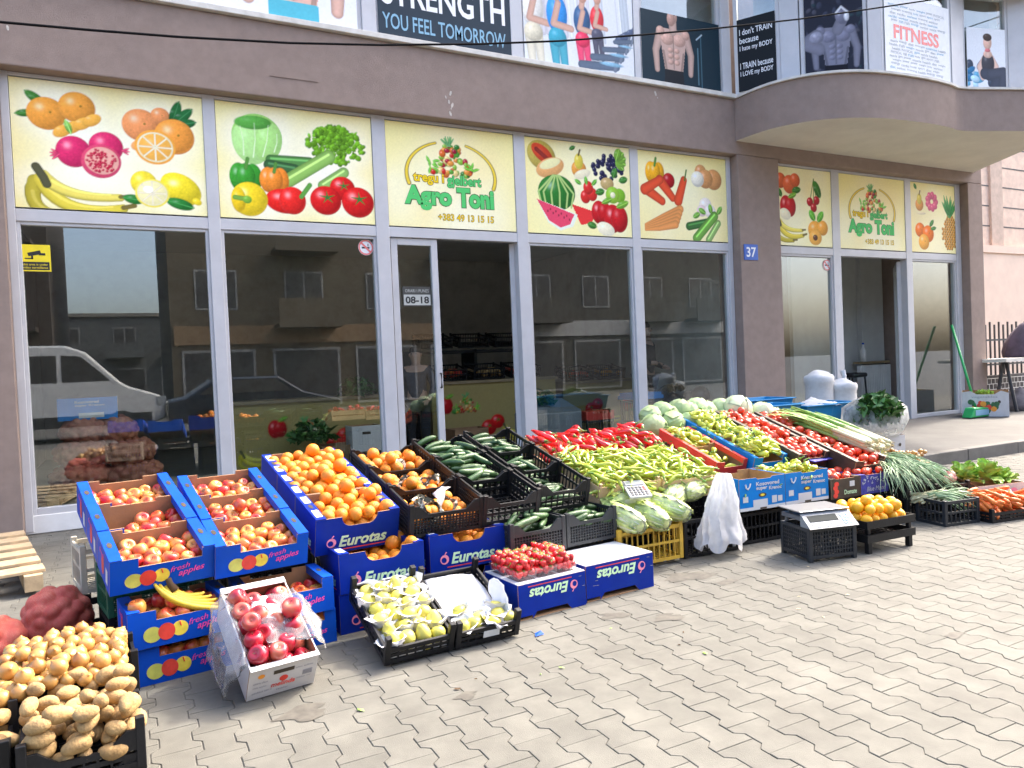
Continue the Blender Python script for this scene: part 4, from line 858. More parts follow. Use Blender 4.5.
# ---- apple columns A and B
ap = apple_carton('x'); used = [False]
def new_apple(mw, label):
    if not used[0]: used[0] = True; ap['label'] = label; ap.matrix_world = mw; return mw
    copy_tree(ap, mw, label); return mw
RN = ('front', 'middle', 'back')
for cname, (x, y, z, yaw, tilt), cnt in (('left', (-.105, 3.60, .555), None, None) if 0 else ('left', (-.105, 3.60, .556, 10.0, 16.0), (15, 10, 17)), ('right', (.322, 3.66, .545, 6.5, 15.0), (17, 19, 18))):
    for i in range(3):
        F = fr(x, y, z, yaw, tilt) @ T(0, i*(AD+.004), -AH+(.004 if i == 1 else 0)); lb = f'{RN[i]} carton of the {cname} column of blue apple cartons'
        new_apple(F, f'blue apple carton with apples in it, {RN[i]} one of the {cname} sloping column')
        fill(F, 'apple', ME['apple'], .0365, cnt[i]+3, AW, AD, .05 if i != 1 or cname == 'right' else .03, f'red and yellow apple in the {lb}', 'apple', f'apples in the {lb}', .014, i*7+len(cname), ME['stem'], (AW*.35, AW, 0, AD) if (cname == 'left' and i == 1) else None, rf=arot)
# the two stacks of apple cartons standing on the ground in front
F = T(-.045, 3.595, 0) @ RZ(R(7)); new_apple(F, 'blue apple carton on the ground under the one with the bananas')
for k in range(5): inst(ME['apple'], 'apple', 'red apple showing through the slot of the bottom left blue carton', 'apple', F @ T(.13+.062*k, .05, .105) @ arot() @ SC(1, 1, 1), 'apples in the bottom left blue carton')
F = T(-.05, 3.575, .1675) @ RZ(R(8)); new_apple(F, 'blue apple carton with a bunch of bananas on its apples, below the left column')
fill(F, 'apple', ME['apple'], .0365, 26, AW, AD, .07, 'red apple beside the bananas in the blue carton', 'apple', 'apples around the bananas', .014, 77, ME['stem'], rf=arot)
t = thing('banana_bunch', 'bunch of yellow bananas lying on apples in a blue carton', 'bananas', F @ T(.19, .045, .098) @ RZ(R(-4)) @ SC(.98, .98, .98))
for k in range(5):
    b = MB(); n = 11; a0 = .25*k; pts = []
    for i in range(n): q = i/(n-1); ang = -3.0+(2.0-.06*k)*q; rk = .062+.019*k; pts.append((.10+1.25*rk*math.cos(ang)+.02*k*q, .035-.019*k*q**.7, .125+rk*math.sin(ang)*.85+.014*k*(1-q)))
    b.tube(pts, [.006, .009, .0135, .0155, .016, .016, .0155, .0145, .0125, .008, .005], 6); b.build('banana', m_ban, t, True)
b = MB(); b.tube([(.012, .03, .115), (-.004, .03, .15), (-.010, .03, .175)], [.024, .014, .013], 7); b.build('stalk', m_brs, t, True)
F = T(.425, 3.64, 0) @ RZ(R(4)); new_apple(F, 'blue apple carton on the ground behind the white apple box, under another one')
for k in range(5): inst(ME['apple'], 'apple', 'red apple showing through the slot of the bottom right blue carton', 'apple', F @ T(.13+.062*k, .05, .105) @ arot(), 'apples in the bottom right blue carton')
F = T(.415, 3.615, .1675) @ RZ(R(4)); new_apple(F, 'nearly empty blue apple carton behind the white apple box, stacked on another one')
fill(F, 'apple', ME['apple'], .0365, 5, AW, AD, .03, 'one of a few red apples left in the blue carton behind the white apple box', 'apple', 'apples left in the nearly empty blue carton', .014, 5, ME['stem'], (AW*.55, AW, 0, AD), rf=arot)
# supports under the apple columns
def sup(mat, label, x, y, z, w, d, h, yaw=0, name='plastic_crate'):
    c = crate(name, label, mat, w, d, h, 'crates carrying the display'); put(c, T(x, y, z) @ RZ(R(yaw))); return c
sup(m_blk_p, 'black crate on the ground under the green crate, left of the apple cartons', -.13, 3.95, .004, .50, .32, .20, 9)
sup(m_grn_p, 'dark green plastic crate under the left apple column', -.13, 3.92, .232, .45, .30, .19, 10)
sup(m_blk_p, 'black crate on the ground under the beige crate at the left end', -.24, 4.30, .004, .48, .36, .24, 9)
sup(m_bei_p, 'beige plastic crate under the back of the left apple column', -.25, 4.28, .275, .45, .33, .22, 10)
for i, (x, y, z, h) in enumerate(((.40, 3.97, .004, .2), (.40, 3.97, .235, .17), (.36, 4.30, .004, .27), (.36, 4.30, .305, .2))): sup(m_blk_p, ('lower ' if z < .1 else 'upper ')+('black crate behind the nearly empty apple carton' if i < 2 else 'black crate under the back of the right apple column'), x, y, z, .42, .30, h, 5)
# white apple box in front with its torn plastic bag
WW, WD, WH = .284, .475, .175
m_wcd = M('white printed card', (.56, .55, .55), .5, .04, 8, dirt=(.46, .42, .39), dscale=6)
t = carton('apple_box', 'white printed apple box tilted up at the front, full of dark red apples', 'box', WW, WD, WH, m_wcd, None, [(0, 0), (WW, 0), (WW, WH), (0, WH)], [(0, 0), (WW, 0), (WW, WH), (0, WH)], 0)
F = put(t, fr(.376, 3.10, .157, 8, 29, WH))
b = MB(); b.box(0, -.012, WH, WW, .012, WH+.004); b.build('folded_rim', m_wcd, t); b = MB(); b.box(0, WD-.03, WH, WW, WD+.004, WH+.004); b.build('folded_rim', m_wcd, t)
b = MB(); b.box(.10, -.0015, .118, .185, -.0005, .138); b.build('hand_hole', m_brk, t)
b = MB(); b.disc(.145, .085, .018, .016, -.0015, 0); b.disc(.05, .125, .014, .012, -.0015, 1); b.build('printed_apples', [m_rpr, M('orange print', (.8, .3, .03))], t)
text('melinda', .095, .045, .10, .026, m_rpr, t, -.0015, .02, 'lettering', None, .2)
m_gtx = M('small grey print', (.30, .30, .34), .6, .1)
for k, (x, z, w_) in enumerate(((.02, .085, .06), (.02, .06, .055), (.02, .03, .08), (.19, .118, .075), (.20, .055, .06), (.12, .02, .05))): text(('extra class', 'mele apples', 'packed 2019', 'alto adige', 'golden red', 'italy')[k], x, z, w_, .011, m_gtx, t, -.0015, .02)
b = MB()
for k in range(16): b.box(.225+.0025*k, -.0015, .072, .225+.0025*k+.0012*(1+k % 2), -.0006, .10)
b.build('barcode', m_gtx, t)
fill(F, 'apple', ME['dapple'], .039, 36, WW, WD, .075, 'dark red apple in the white box with the torn plastic', 'apple', 'dark red apples in the white box', .012, 12, ME['stem'], rf=arot, scale=(.92, 1.08))
def crumple(name, label, cat, pts_u, mat, seed, amp=.02, parent=None):
    """pts_u: grid of control points (rows of Vectors), smoothed and crumpled into a thin film"""
    from mathutils import noise
    me_b = MB(); rows = [[Vector(p) for p in r] for r in pts_u]; sub = 7; nr, nc = len(rows), len(rows[0]); V = []
    H, K = (nr-1)*sub+1, (nc-1)*sub+1
    for i in range(H):
        for j in range(K):
            a, fa = divmod(i/sub, 1); c, fc = divmod(j/sub, 1); a, c = min(int(a), nr-2), min(int(c), nc-2)
            if i == H-1: fa = 1
            if j == K-1: fc = 1
            sa, sc = fa, fc
            p = (rows[a][c]*(1-sa)+rows[a+1][c]*sa)*(1-sc)+(rows[a][c+1]*(1-sa)+rows[a+1][c+1]*sa)*sc
            q = p*14+Vector((seed, 0, 0)); p = p+amp*(noise.noise_vector(q)+.6*Vector((abs(noise.noise(q*2.3)), abs(noise.noise(q*2.1)), abs(noise.noise(q*2.7)))))
            V.append(p)
    me_b.add(V, [(i*K+j, i*K+j+1, (i+1)*K+j+1, (i+1)*K+j) for i in range(H-1) for j in range(K-1)])
    o = me_b.build(name, mat, parent, True); o2 = o.modifiers.new('s', 'SOLIDIFY'); o2.thickness = .0006
    if label: tag(o, label, cat)
    return o
o = crumple('plastic_bag', 'torn clear plastic liner hanging over the left and right rims of the white apple box', 'plastic bag', [
    [(-.07, .03, .0), (-.08, .16, -.02), (-.085, .30, .0), (-.05, .40, .05)],
    [(-.06, .02, .10), (-.07, .16, .10), (-.07, .30, .12), (-.05, .42, .14)],
    [(.0, .03, .19), (.0, .16, .19), (-.0, .30, .19), (.0, .44, .185)],
    [(.03, .05, .14), (.035, .17, .155), (.03, .30, .16), (.04, .43, .16)]], m_bag, 3, .02)
o.matrix_world = F
o2 = crumple('plastic_bag', 'torn clear plastic sheet lying over the right half of the dark red apples', 'plastic bag', [
    [(.10, .10, .185), (.09, .22, .20), (.09, .34, .195)], [(.19, .09, .185), (.18, .22, .205), (.19, .36, .20)], [(.285, .06, .20), (.285, .2, .215), (.285, .36, .20)], [(.35, .06, .12), (.36, .18, .15), (.35, .30, .14)]], m_bag, 8, .022)
o2.matrix_world = F
o = crumple('paper_tissue', 'scrap of white tissue paper on the dark red apples', 'paper', [[(.09, .26, .185), (.10, .38, .19)], [(.15, .22, .2), (.17, .36, .2)], [(.2, .18, .19), (.21, .3, .19)]], m_tis, 4, .012); o.matrix_world = F

# ---- oranges: column C (three dark blue cartons), column D (three black crates), G1 stack and G2 stack
et = eurotas('x'); used2 = [False]
def new_euro(mw, label):
    if not used2[0]: used2[0] = True; et['label'] = label; et.matrix_world = mw
    else: copy_tree(et, mw, label)
    return mw
for i in range(3):
    F = fr(.822, 3.841, .572, 5.8, 14.4) @ T(0, i*(ED+.003), -EH); new_euro(F, f'dark blue carton heaped with oranges, {RN[i]} one of the sloping column')
    lb = f'{RN[i]} dark blue carton of the sloping column'
    fill(F, 'orange', ME['orange'], .0385, (48, 54, 50)[i], EW, ED, .08, f'orange in the {lb}', 'orange', f'oranges in the {lb}', .01, 30+i, spread=(.05, EW, .02, ED-.02) if i != 1 else (.06, EW, 0, ED))
dc = None
for i in range(3):
    F = fr(1.315, 3.80, .592, 1.0, 11.5) @ T(0, i*.375, -.19)
    if dc is None: dc = crate('plastic_crate', 'x', m_blk_p, .44, .365, .18, 'black crates of the sloping orange column', .05, .012, True); dc.matrix_world = F; dc['label'] = f'black plastic crate with oranges and wrapped fruit, {RN[i]} one beside the dark blue cartons'
    else: copy_tree(dc, F, f'black plastic crate with oranges, {RN[i]} one beside the dark blue cartons')
    fill(F, 'orange', ME['orange'], .041, (20, 22, 24)[i], .44, .365, (.03, .06, .09)[i], f'orange in the {RN[i]} black crate beside the dark blue cartons', 'orange', f'oranges in the {RN[i]} black crate', .016, 40+i)
    for k in range((6, 3, 1)[i]):   # fruit half wrapped in printed paper
        px, py, pz = rnd.uniform(.10, .34), rnd.uniform(.05, .20), (.115, .125, .14)[i]; Q = F @ T(px, py, pz)
        o = inst(ME['orange'], 'orange', f'orange half wrapped in printed paper in the {RN[i]} black crate', 'orange', Q @ rot(), f'wrapped oranges in the {RN[i]} black crate')
        wm = MB(); g = random.Random(k+10*i); prof = []
        for a in range(10):
            for rr, zz in ((.030, -.030), (.042, -.005), (.047, .016), (.058, .024)): tt = a*.628; q = 1+g.uniform(-.14, .2); wm.v.append((rr*q*math.cos(tt), rr*q*math.sin(tt), zz+g.uniform(-.006, .008)))
        for a in range(10):
            for c in range(3): a2 = (a+1) % 10; wm.f.append((a*4+c, a2*4+c, a2*4+c+1, a*4+c+1)); wm.m.append(0)
        part(wm.mesh('wrapping_paper', M('printed wrapping paper', (.05, .05, .03), .6, 0, 30, col2=(.75, .68, .5), lo=.5, hi=.54)), 'wrapping_paper', o, rot().inverted() @ I4)
F0 = fr(1.315, 3.80, .592, 1.0, 11.5)
o = crumple('plastic_bag', 'twisted scrap of white plastic standing on the wrapped oranges', 'plastic bag', [[(.17, .05, -.08), (.20, .06, -.08)], [(.20, .08, -.03), (.23, .09, -.03)], [(.18, .12, .0), (.25, .12, .01)], [(.24, .14, .03), (.30, .15, .02)]], m_wbag, 6, .012); o.matrix_world = F0
# ground stacks under C and D
F = T(.895, 3.735, .0) @ RZ(R(3)); new_euro(F, 'dark blue carton on the ground under the half empty orange carton')
F = T(.90, 3.725, .206) @ RZ(R(3.5)); new_euro(F, 'dark blue carton a third full of oranges, on the stack behind the left pear crate')
fill(F, 'orange', ME['orange'], .0385, 26, EW, ED, .08, 'orange in the half empty dark blue carton behind the left pear crate', 'orange', 'oranges in the half empty dark blue carton', .012, 51, spread=(EW*.45, EW, 0, ED))
F = T(1.405, 3.80, .0) @ RZ(R(2)); new_euro(F, 'dark blue carton on the ground behind the nearly empty pear crate')
F = T(1.41, 3.79, .215) @ RZ(R(2)); new_euro(F, 'dark blue carton with a few oranges, on the stack left of the strawberries')
fill(F, 'orange', ME['orange'], .041, 22, EW, ED, .085, 'orange in the dark blue carton behind the nearly empty pear crate', 'orange', 'oranges behind the nearly empty pear crate', .012, 52, spread=(.02, EW, .0, ED))
for i, (x, y, z, h) in enumerate(((.92, 4.12, .004, .30), (.90, 4.48, .004, .30), (.90, 4.48, .335, .22), (1.42, 4.18, .004, .34), (1.42, 4.55, .004, .34), (1.42, 4.55, .375, .18))):
    sup(m_blk_p, ('black crate under the middle dark blue orange carton', 'lower black crate under the back dark blue orange carton', 'upper black crate under the back dark blue orange carton', 'black crate under the middle black orange crate', 'lower black crate under the back black orange crate', 'upper black crate under the back black orange crate')[i], x, y, z, .44, .32, h, 4 if i < 3 else 1)

# ---- pear crates in front
def pear_crate(label, mw):
    c = crate('fruit_crate', label, m_blk_p, PW, PD, .085, 'low black pear crates', 0, .055); put(c, mw); return c
PW, PD = .335, .51
F = fr(.955, 3.15, .145, 2.7, 20, .14); pear_crate('low black crate full of yellow pears in white tissue, tilted up at the front', F)
def wrap_mesh(seed):
    g = random.Random(seed); b = MB(); n = 12; prof = ((.018, -.038), (.036, -.029), (.042, -.016), (.045, -.004), (.053, .012), (.061, .015))
    for a in range(n):
        for c, (rr, zz) in enumerate(prof): tt = a*6.283/n; q = 1+g.uniform(-.07, .12)*(1+c*.3); b.v.append((rr*q*math.cos(tt), rr*q*math.sin(tt), zz+g.uniform(-.006, .008)*(c > 2)*1.6))
    for a in range(n):
        for c in range(len(prof)-1): a2 = (a+1) % n; b.f.append((a*6+c, a2*6+c, a2*6+c+1, a*6+c+1)); b.m.append(0)
    return b.mesh('tissue_wrap', m_tis, True)
WR = [wrap_mesh(s) for s in range(5)]
def pear(F, x, y, z, label, group, wrapped=True):
    s = rnd.uniform(.95, 1.1); fl = rnd.random() < .8; Q = F @ T(x, y, z) @ RX(rnd.uniform(-.3, .3)-.25) @ RY(rnd.uniform(-.35, .35)) @ SC(s, s, s)
    o = inst(ME['pear'], 'pear', label, 'pear', Q @ RX(math.pi*(1 if fl else 0)), group)
    if wrapped: part(WR[rnd.randrange(5)], 'tissue_wrap', o, RX(math.pi*(1 if fl else 0)) @ T(0, 0, .006 if fl else 0))
b = MB(); b.box(.016, .016, .012, PW-.016, PD-.016, .022); o = b.build('paper_sheet', m_pap); o.matrix_world = F; tag(o, 'white paper sheet under the yellow pears of the full crate', 'paper')
for j in range(6):
    for i in range(4 if j % 2 == 0 else 4):
        pear(F, .055+.075*i+(.012 if j % 2 else -.006)+rnd.uniform(-.006, .006), .055+.079*j+rnd.uniform(-.006, .006), .070+rnd.uniform(-.006, .01), 'yellow pear in white tissue in the full low black crate', 'pears in the full crate', rnd.random() < .8)
for k in range(16): pear(F, .04+.255*rnd.random(), .04+.42*rnd.random(), .035, 'yellow pear in white tissue deep in the full low black crate', 'pears lower in the full crate', k % 2 == 0)
F2 = fr(1.30, 3.165, .143, 1.0, 18.5, .14); pear_crate('low black crate with only a few pears left at its front', F2)
o = crumple('paper_sheet', 'white paper lining the nearly empty pear crate', 'paper', [[(.02, .02, .03), (.17, .02, .03), (.315, .02, .03)], [(.02, .18, .035), (.17, .18, .03), (.315, .2, .035)], [(.02, .34, .045), (.17, .34, .04), (.315, .34, .045)], [(.03, .49, .06), (.17, .49, .07), (.30, .47, .06)]], m_pap, 2, .006); o.matrix_world = F2
o = crumple('paper_tissue', 'loose white tissue standing at the right side of the nearly empty pear crate', 'paper', [[(.29, .05, .05), (.29, .15, .05), (.30, .28, .06)], [(.305, .06, .11), (.31, .16, .13), (.31, .30, .12)], [(.30, .08, .15), (.315, .17, .18), (.31, .25, .16)]], m_tis, 9, .014); o.matrix_world = F2
for x, y in ((.09, .17), (.12, .06), (.155, .09), (.215, .045), (.26, .09), (.30, .055), (.275, .15), (.06, .06)): pear(F2, x, y, .066, 'yellow pear with tissue in the nearly empty low black crate', 'pears in the nearly empty crate', rnd.random() < .75)
b = MB(); b.box(.14, -.0022, .03, .225, -.0012, .065); b.build('label_sticker', m_wpr, [o for o in bpy.data.objects if o.get('label') == 'low black crate with only a few pears left at its front'][0])

# ---- strawberries on an upside down carton, and its empty neighbour
def flipbox(label, mw, sx=1):
    t = eurotas(label, True, True); t.matrix_world = mw; return mw
FS = flipbox('upside down dark blue carton under the strawberries', T(1.735, 3.395, 0) @ RZ(R(5)) @ SC(.94, 1, .93))
FT = flipbox('upside down dark blue carton with a bare white top, right of the strawberries', T(2.185, 3.45, 0) @ RZ(R(4)) @ SC(1.05, 1, 1.0))
for t, L in ((FS, 0), (FT, 0)): pass
m_pun = film('clear punnet plastic', (.9, .9, .92), .14, .1)
for i in range(3):
    for j in range(2):
        Q = FS @ T(.025+.140*i, .035+.150*j, EH+.006); pt = thing('punnet', ('front', 'back')[j]+' clear punnet of strawberries, '+('left end', 'centre', 'right end')[i]+' of the row', 'punnet', Q, 'clear punnets of strawberries'); b = MB()
        w_, d_, h_ = .132, .142, .055
        b.box(.006, .006, 0, w_-.006, d_-.006, .001)
        for q in ((0, 0, w_, 0), (w_, 0, w_, d_), (w_, d_, 0, d_), (0, d_, 0, 0)):
            x0, y0, x1, y1 = q; cx_, cy_ = w_/2, d_/2; k = .9
            b.add([(cx_+(x0-cx_)*k, cy_+(y0-cy_)*k, .001), (cx_+(x1-cx_)*k, cy_+(y1-cy_)*k, .001), (x1, y1, h_), (x0, y0, h_)], [(0, 1, 2, 3)])
        b.build('tray', m_pun, pt)
        fill(Q, 'strawberry', ME['straw'], .0195, 30, w_, d_, .018, 'red strawberry heaped in a clear punnet on the upside down carton', 'strawberry', 'strawberries in the punnets', .004, 60+i*2+j, None, rf=arot, scale=(.9, 1.25))
for o in [o for o in bpy.data.objects if o.name.startswith('strawberry')]: part(ME['calyx'], 'calyx', o)
# ---- cucumbers: columns E and F, low crates H1 and H2
CW, CDp, CH = .375, .355, .17
cc = [None]
def cuke_crate(F, label):
    if cc[0] is None: cc[0] = crate('plastic_crate', label, m_blk_p, CW, CDp, CH, 'black cucumber crates', .05, .012); cc[0].matrix_world = F
    else: copy_tree(cc[0], F, label)
m_cuk2 = ME['cuke']
for cname, (x, y, z, yaw, tilt), cnt in (('left', (1.755, 3.80, .582, 2.5, 14.0), (0, 26, 28)), ('right', (2.165, 3.90, .588, 1.5, 14.5), (12, 17, 24))):
    for i in range(3):
        F = fr(x, y, z, yaw, tilt) @ T(0, i*(CDp+.006), -CH)
        st = ('empty black crate' if cnt[i] == 0 else 'black crate of cucumbers'); cuke_crate(F, f'{st}, {RN[i]} one of the {cname} sloping cucumber column')
        if cnt[i]: drop(F, 'cucumber', ME['cuke'], .2, .0195, cnt[i], CW, CDp, (.015, .05, .07)[i] if cname == 'left' else (.012, .02, .055)[i], f'dark green cucumber in the {RN[i]} crate of the {cname} cucumber column', 'cucumber', f'cucumbers in the {RN[i]} crate of the {cname} column', lambda g: g.choice([g.gauss(.1, .12), g.gauss(.15, .12), g.gauss(2.35, .15)]), 100+i+len(cname), bounds=(.016, CW-.016, .016, CDp-.016), over=.02)
gc = crate('plastic_crate', 'grey crate of cucumbers in front, behind the strawberries', m_gry_p, .385, .33, .19, 'grey mesh crates', .05, .012, True)
F = put(gc, T(1.875, 3.735, .225) @ RZ(R(5))); drop(F, 'cucumber', ME['cuke'], .2, .0195, 28, .385, .33, .10, 'cucumber in the grey crate behind the strawberries', 'cucumber', 'cucumbers in the grey crate behind the strawberries', lambda g: g.gauss(.2, .5), 120, bounds=(.016, .37, .016, .31), over=.02)
F = T(2.28, 3.79, .225) @ RZ(R(5)); copy_tree(gc, F, 'grey crate half full of cucumbers, behind the bare white carton top'); drop(F, 'cucumber', ME['cuke'], .2, .0195, 20, .385, .33, .10, 'cucumber in the grey crate behind the bare white carton top', 'cucumber', 'cucumbers in the grey crate behind the white top', lambda g: g.gauss(.15, .3), 121, bounds=(.016, .37, .016, .31), over=.02)
for i, (x, y) in enumerate(((1.87, 3.77), (2.275, 3.82))): sup(m_blk_p, 'black crate on the ground under the '+('left', 'right')[i]+' grey cucumber crate', x, y, .004, .385, .30, .205, 5)
for i, (x, y, z, h) in enumerate(((1.78, 4.14, .004, .34), (1.78, 4.52, .004, .34), (1.78, 4.52, .37, .18), (2.20, 4.20, .004, .36), (2.20, 4.58, .004, .34), (2.20, 4.58, .37, .21))):
    sup(m_blk_p, ('lower ' if z < .1 else 'upper ')+('black crate under the middle of the left cucumber column', 'black crate under the back of the left cucumber column', 'black crate under the back of the left cucumber column', 'black crate under the middle of the right cucumber column', 'black crate under the back of the right cucumber column', 'black crate under the back of the right cucumber column')[i], x, y, z, .37, .32, h, 2)

# ---- wooden crates of green and red peppers
def wood(F, label, w, d, h): c = plywood('wooden_crate', label, w, d, h, 'wooden pepper crates'); put(c, F); return F
PEP = dict(parts=ME['gstalk']); YG = lambda g: g.uniform(0, 6.28)
hillf = lambda u, v: .075*max(0, 1-((u-.5)/.55)**2)*max(0, 1-((v-.55)/.6)**2)
for k, (x, w) in enumerate(((2.655, .50), (3.165, .49))):
    F = wood(fr(x, 3.98, .515-.02*k, 1, 14, .15), ('left', 'right')[k]+' wooden crate heaped with long pale green peppers', w, .56, .15)
    drop(F, 'green_pepper', ME['gpep'], .16, .0145, (150, 140)[k], w, .56, .07, 'long pale green pepper heaped in the '+('left', 'right')[k]+' wooden crate', 'pepper', 'pale green peppers in the '+('left', 'right')[k]+' wooden crate', YG, 130+k, 4, ME['gstalk'], hill=(hillf if k == 0 else (lambda u, v: .35*hillf(u, v))), over=(.045 if k == 0 else .02), bounds=(0, w, -.02, .56))
    F = wood(fr(x, 3.98, .515-.02*k, 1, 14, .15) @ T(0, .575, .012), ('left', 'right')[k]+' wooden crate heaped with shiny red peppers', w, .44, .15)
    drop(F, 'red_pepper', ME['rpep'], .155, .022, (46, 52)[k], w, .44, .075, 'shiny red pepper heaped in the '+('left', 'right')[k]+' wooden crate', 'pepper', 'red peppers in the '+('left', 'right')[k]+' wooden crate', lambda g: g.gauss(1.75, .35), 140+k, 4, ME['rstalk'], hill=lambda u, v: .09*max(0, 1-((u-.5)/.6)**2)*max(0, 1-((v-.6)/.6)**2), over=.03)
for i, (x, y, h) in enumerate(((2.67, 4.10, .34), (2.67, 4.52, .42), (3.2, 4.10, .34), (3.2, 4.52, .42))): sup(m_blk_p, 'black crate under the '+('left green', 'left red', 'right green', 'right red')[i]+' peppers', x, y, .004, .47, .36, h)
# yellow crate with cabbages in plastic, calculator on top
sup(m_yel_p, 'yellow plastic crate carrying Chinese cabbages in clear plastic', 2.655, 3.80, .028, .50, .30, .225, -1)
c = [o for o in bpy.data.objects if o.get('label', '').startswith('yellow plastic crate')][0]
sup(m_blk_p, 'black crate on the ground behind the hanging white carrier bag', 3.20, 3.83, .004, .46, .34, .25, -3)
m_nap = M('Chinese cabbage leaf', (.40, .53, .10), .45, 0, 16, .5, 40, col2=(.68, .74, .30), lo=.38, hi=.66, det=6, coat=.3)
def napa(x, y, z, yaw, tilt, label, s=1):
    t = thing('chinese_cabbage', label, 'cabbage', T(x, y, z) @ RZ(R(yaw)) @ RX(R(tilt)) @ SC(s, s, s), 'Chinese cabbages in clear plastic')
    g = random.Random(int(x*100)+int(y*50)); L = .31
    b = MB(); b.tube([(0, -L/2+L*i/10, 0) for i in range(11)], [.030, .046, .052, .054, .056, .056, .054, .050, .044, .036, .020], 16); part(noisy(b.mesh('heart', m_nap, True), .012, 20, x*9), 'heart', t)
    b = MB()
    for k in range(13):   # long crinkled leaves wrapped round the heart
        a0 = k*2.4+g.uniform(-.2, .2); wd = g.uniform(.75, 1.05); r0 = .055+.0014*k; nr, nc = 16, 11; o = len(b.v); y0 = g.uniform(-.02, .02); ex = g.uniform(.9, 1.1)
        for i in range(nr):
            q = i/(nr-1); wq = wd*(.38+.62*min(1, q*1.6))*(1-.35*max(0, q-.8)/.2); rq = r0*(.72+.42*math.sin(min(1, q*1.15)*2.6))
            for j in range(nc):
                v = (j/(nc-1)-.5)*2; th = a0+v*wq; rr = rq+.010*abs(v)**2*(q**.5)+.0055*math.sin(j*2.9+i*1.5+k)*(.25+abs(v))+.004*math.sin(i*2.2+k)*abs(v)-(.004 if abs(v) < .15 else 0)+.012*max(0, q-.75)
                b.v.append((rr*math.cos(th), -L/2+y0+L*ex*q, rr*math.sin(th)*.92))
        for i in range(nr-1):
            for j in range(nc-1): b.f.append((o+i*nc+j, o+(i+1)*nc+j, o+(i+1)*nc+j+1, o+i*nc+j+1)); b.m.append(1 if abs(j-(nc-2)/2) < 1.1 and i < nr*.6 else 0)
    b.build('leaves', [m_nap, m_napw], t, True)
    b = MB(); b.tube([(0, (-L/2+L*i/10)*1.08, 0) for i in range(11)], [.04, .060, .070, .074, .077, .078, .077, .073, .066, .055, .030], 18); part(noisy(b.mesh('plastic_wrap', m_bag, True), .012, 24, x*7+2*y), 'plastic_wrap', t)
m_napw = M('Chinese cabbage rib', (.72, .74, .50), .45, .08, 16, coat=.3)
for k, (x, y, z, ya, ti) in enumerate(((2.745, 3.86, .335, 8, 14), (2.945, 3.875, .325, 10, 14), (3.115, 3.90, .35, 22, 14), (3.27, 4.0, .40, -55, 8), (3.46, 4.03, .41, -60, 4), (2.85, 4.0, .40, 80, 0))):
    napa(x, y, z, ya, ti, ('Chinese cabbage in plastic at the left of the yellow crate', 'Chinese cabbage in plastic in the middle of the yellow crate', 'Chinese cabbage in plastic at the right edge of the yellow crate', 'Chinese cabbage in plastic above the hanging white bag', 'Chinese cabbage in plastic beside the bright blue cartons', 'Chinese cabbage in plastic under the calculator')[k])
t = thing('calculator', 'grey desk calculator lying on the Chinese cabbages', 'calculator', T(2.80, 3.86, .440) @ RZ(R(-16)) @ RX(R(24)))
m_cal = M('calculator grey', (.42, .43, .45), .4, .05); m_lcd = M('calculator display', (.30, .34, .30), .25, .05)
b = MB(); b.box(0, 0, 0, .15, .19, .018); b.build('body', m_cal, t, bevel=.005); b = MB(); b.box(.012, .13, .016, .138, .178, .024); b.box(.022, .140, .0241, .128, .168, .0245, 1); b.build('display', [m_cal, m_lcd], t, bevel=.001)
for i in range(5):
    for j in range(4): b = MB(); b.box(.016+.025*i, .014+.027*j, .018, .034+.025*i, .033+.027*j, .0225); b.build('key', m_rpr if (i == 4 and j > 1) else m_gry_p, t, bevel=.002)
# white carrier bag hanging down in front
def pleated(name, label, mw, H, r0, r1, seed, folds=9, flat=.45):
    """a thin bag hanging from its handles, with folds that open downwards and a ragged hem"""
    from mathutils import noise
    b = MB(); n = 90; m = 26
    for i in range(m+1):
        q = i/m; rr = r0+(r1-r0)*(q**.75); amp = .08+.12*q
        for k in range(n):
            t = 2*math.pi*k/n; w = rr*(1+amp*(.55*math.sin(folds*t+1.7*math.sin(2*t+seed)+q*.8)+.45*math.sin((folds*2+1)*t+seed*2-q)))
            nz = noise.noise_vector(Vector((math.cos(t)*2+seed, math.sin(t)*2, q*3)))*.024*(.3+q)+noise.noise_vector(Vector((math.cos(t)*6+seed, math.sin(t)*6, q*11)))*.009
            hem = .035*math.sin(5*t+seed)*q**6+.02*noise.noise(Vector((t*3, seed, 0)))*q**4
            b.v.append((w*math.cos(t)+nz.x, w*math.sin(t)*flat+nz.y, -H*q+hem))
    for i in range(m):
        for k in range(n): k2 = (k+1) % n; b.f.append((i*n+k, (i+1)*n+k, (i+1)*n+k2, i*n+k2)); b.m.append(0)
    return inst(b.mesh(name, m_wbag, True), name, label, 'plastic bag', mw)
pleated('carrier_bag', 'bunch of thin white carrier bags hanging at the corner of the blue cartons', T(3.50, 3.765, .545) @ RY(R(5)), .48, .05, .19, 3, 5, .50)

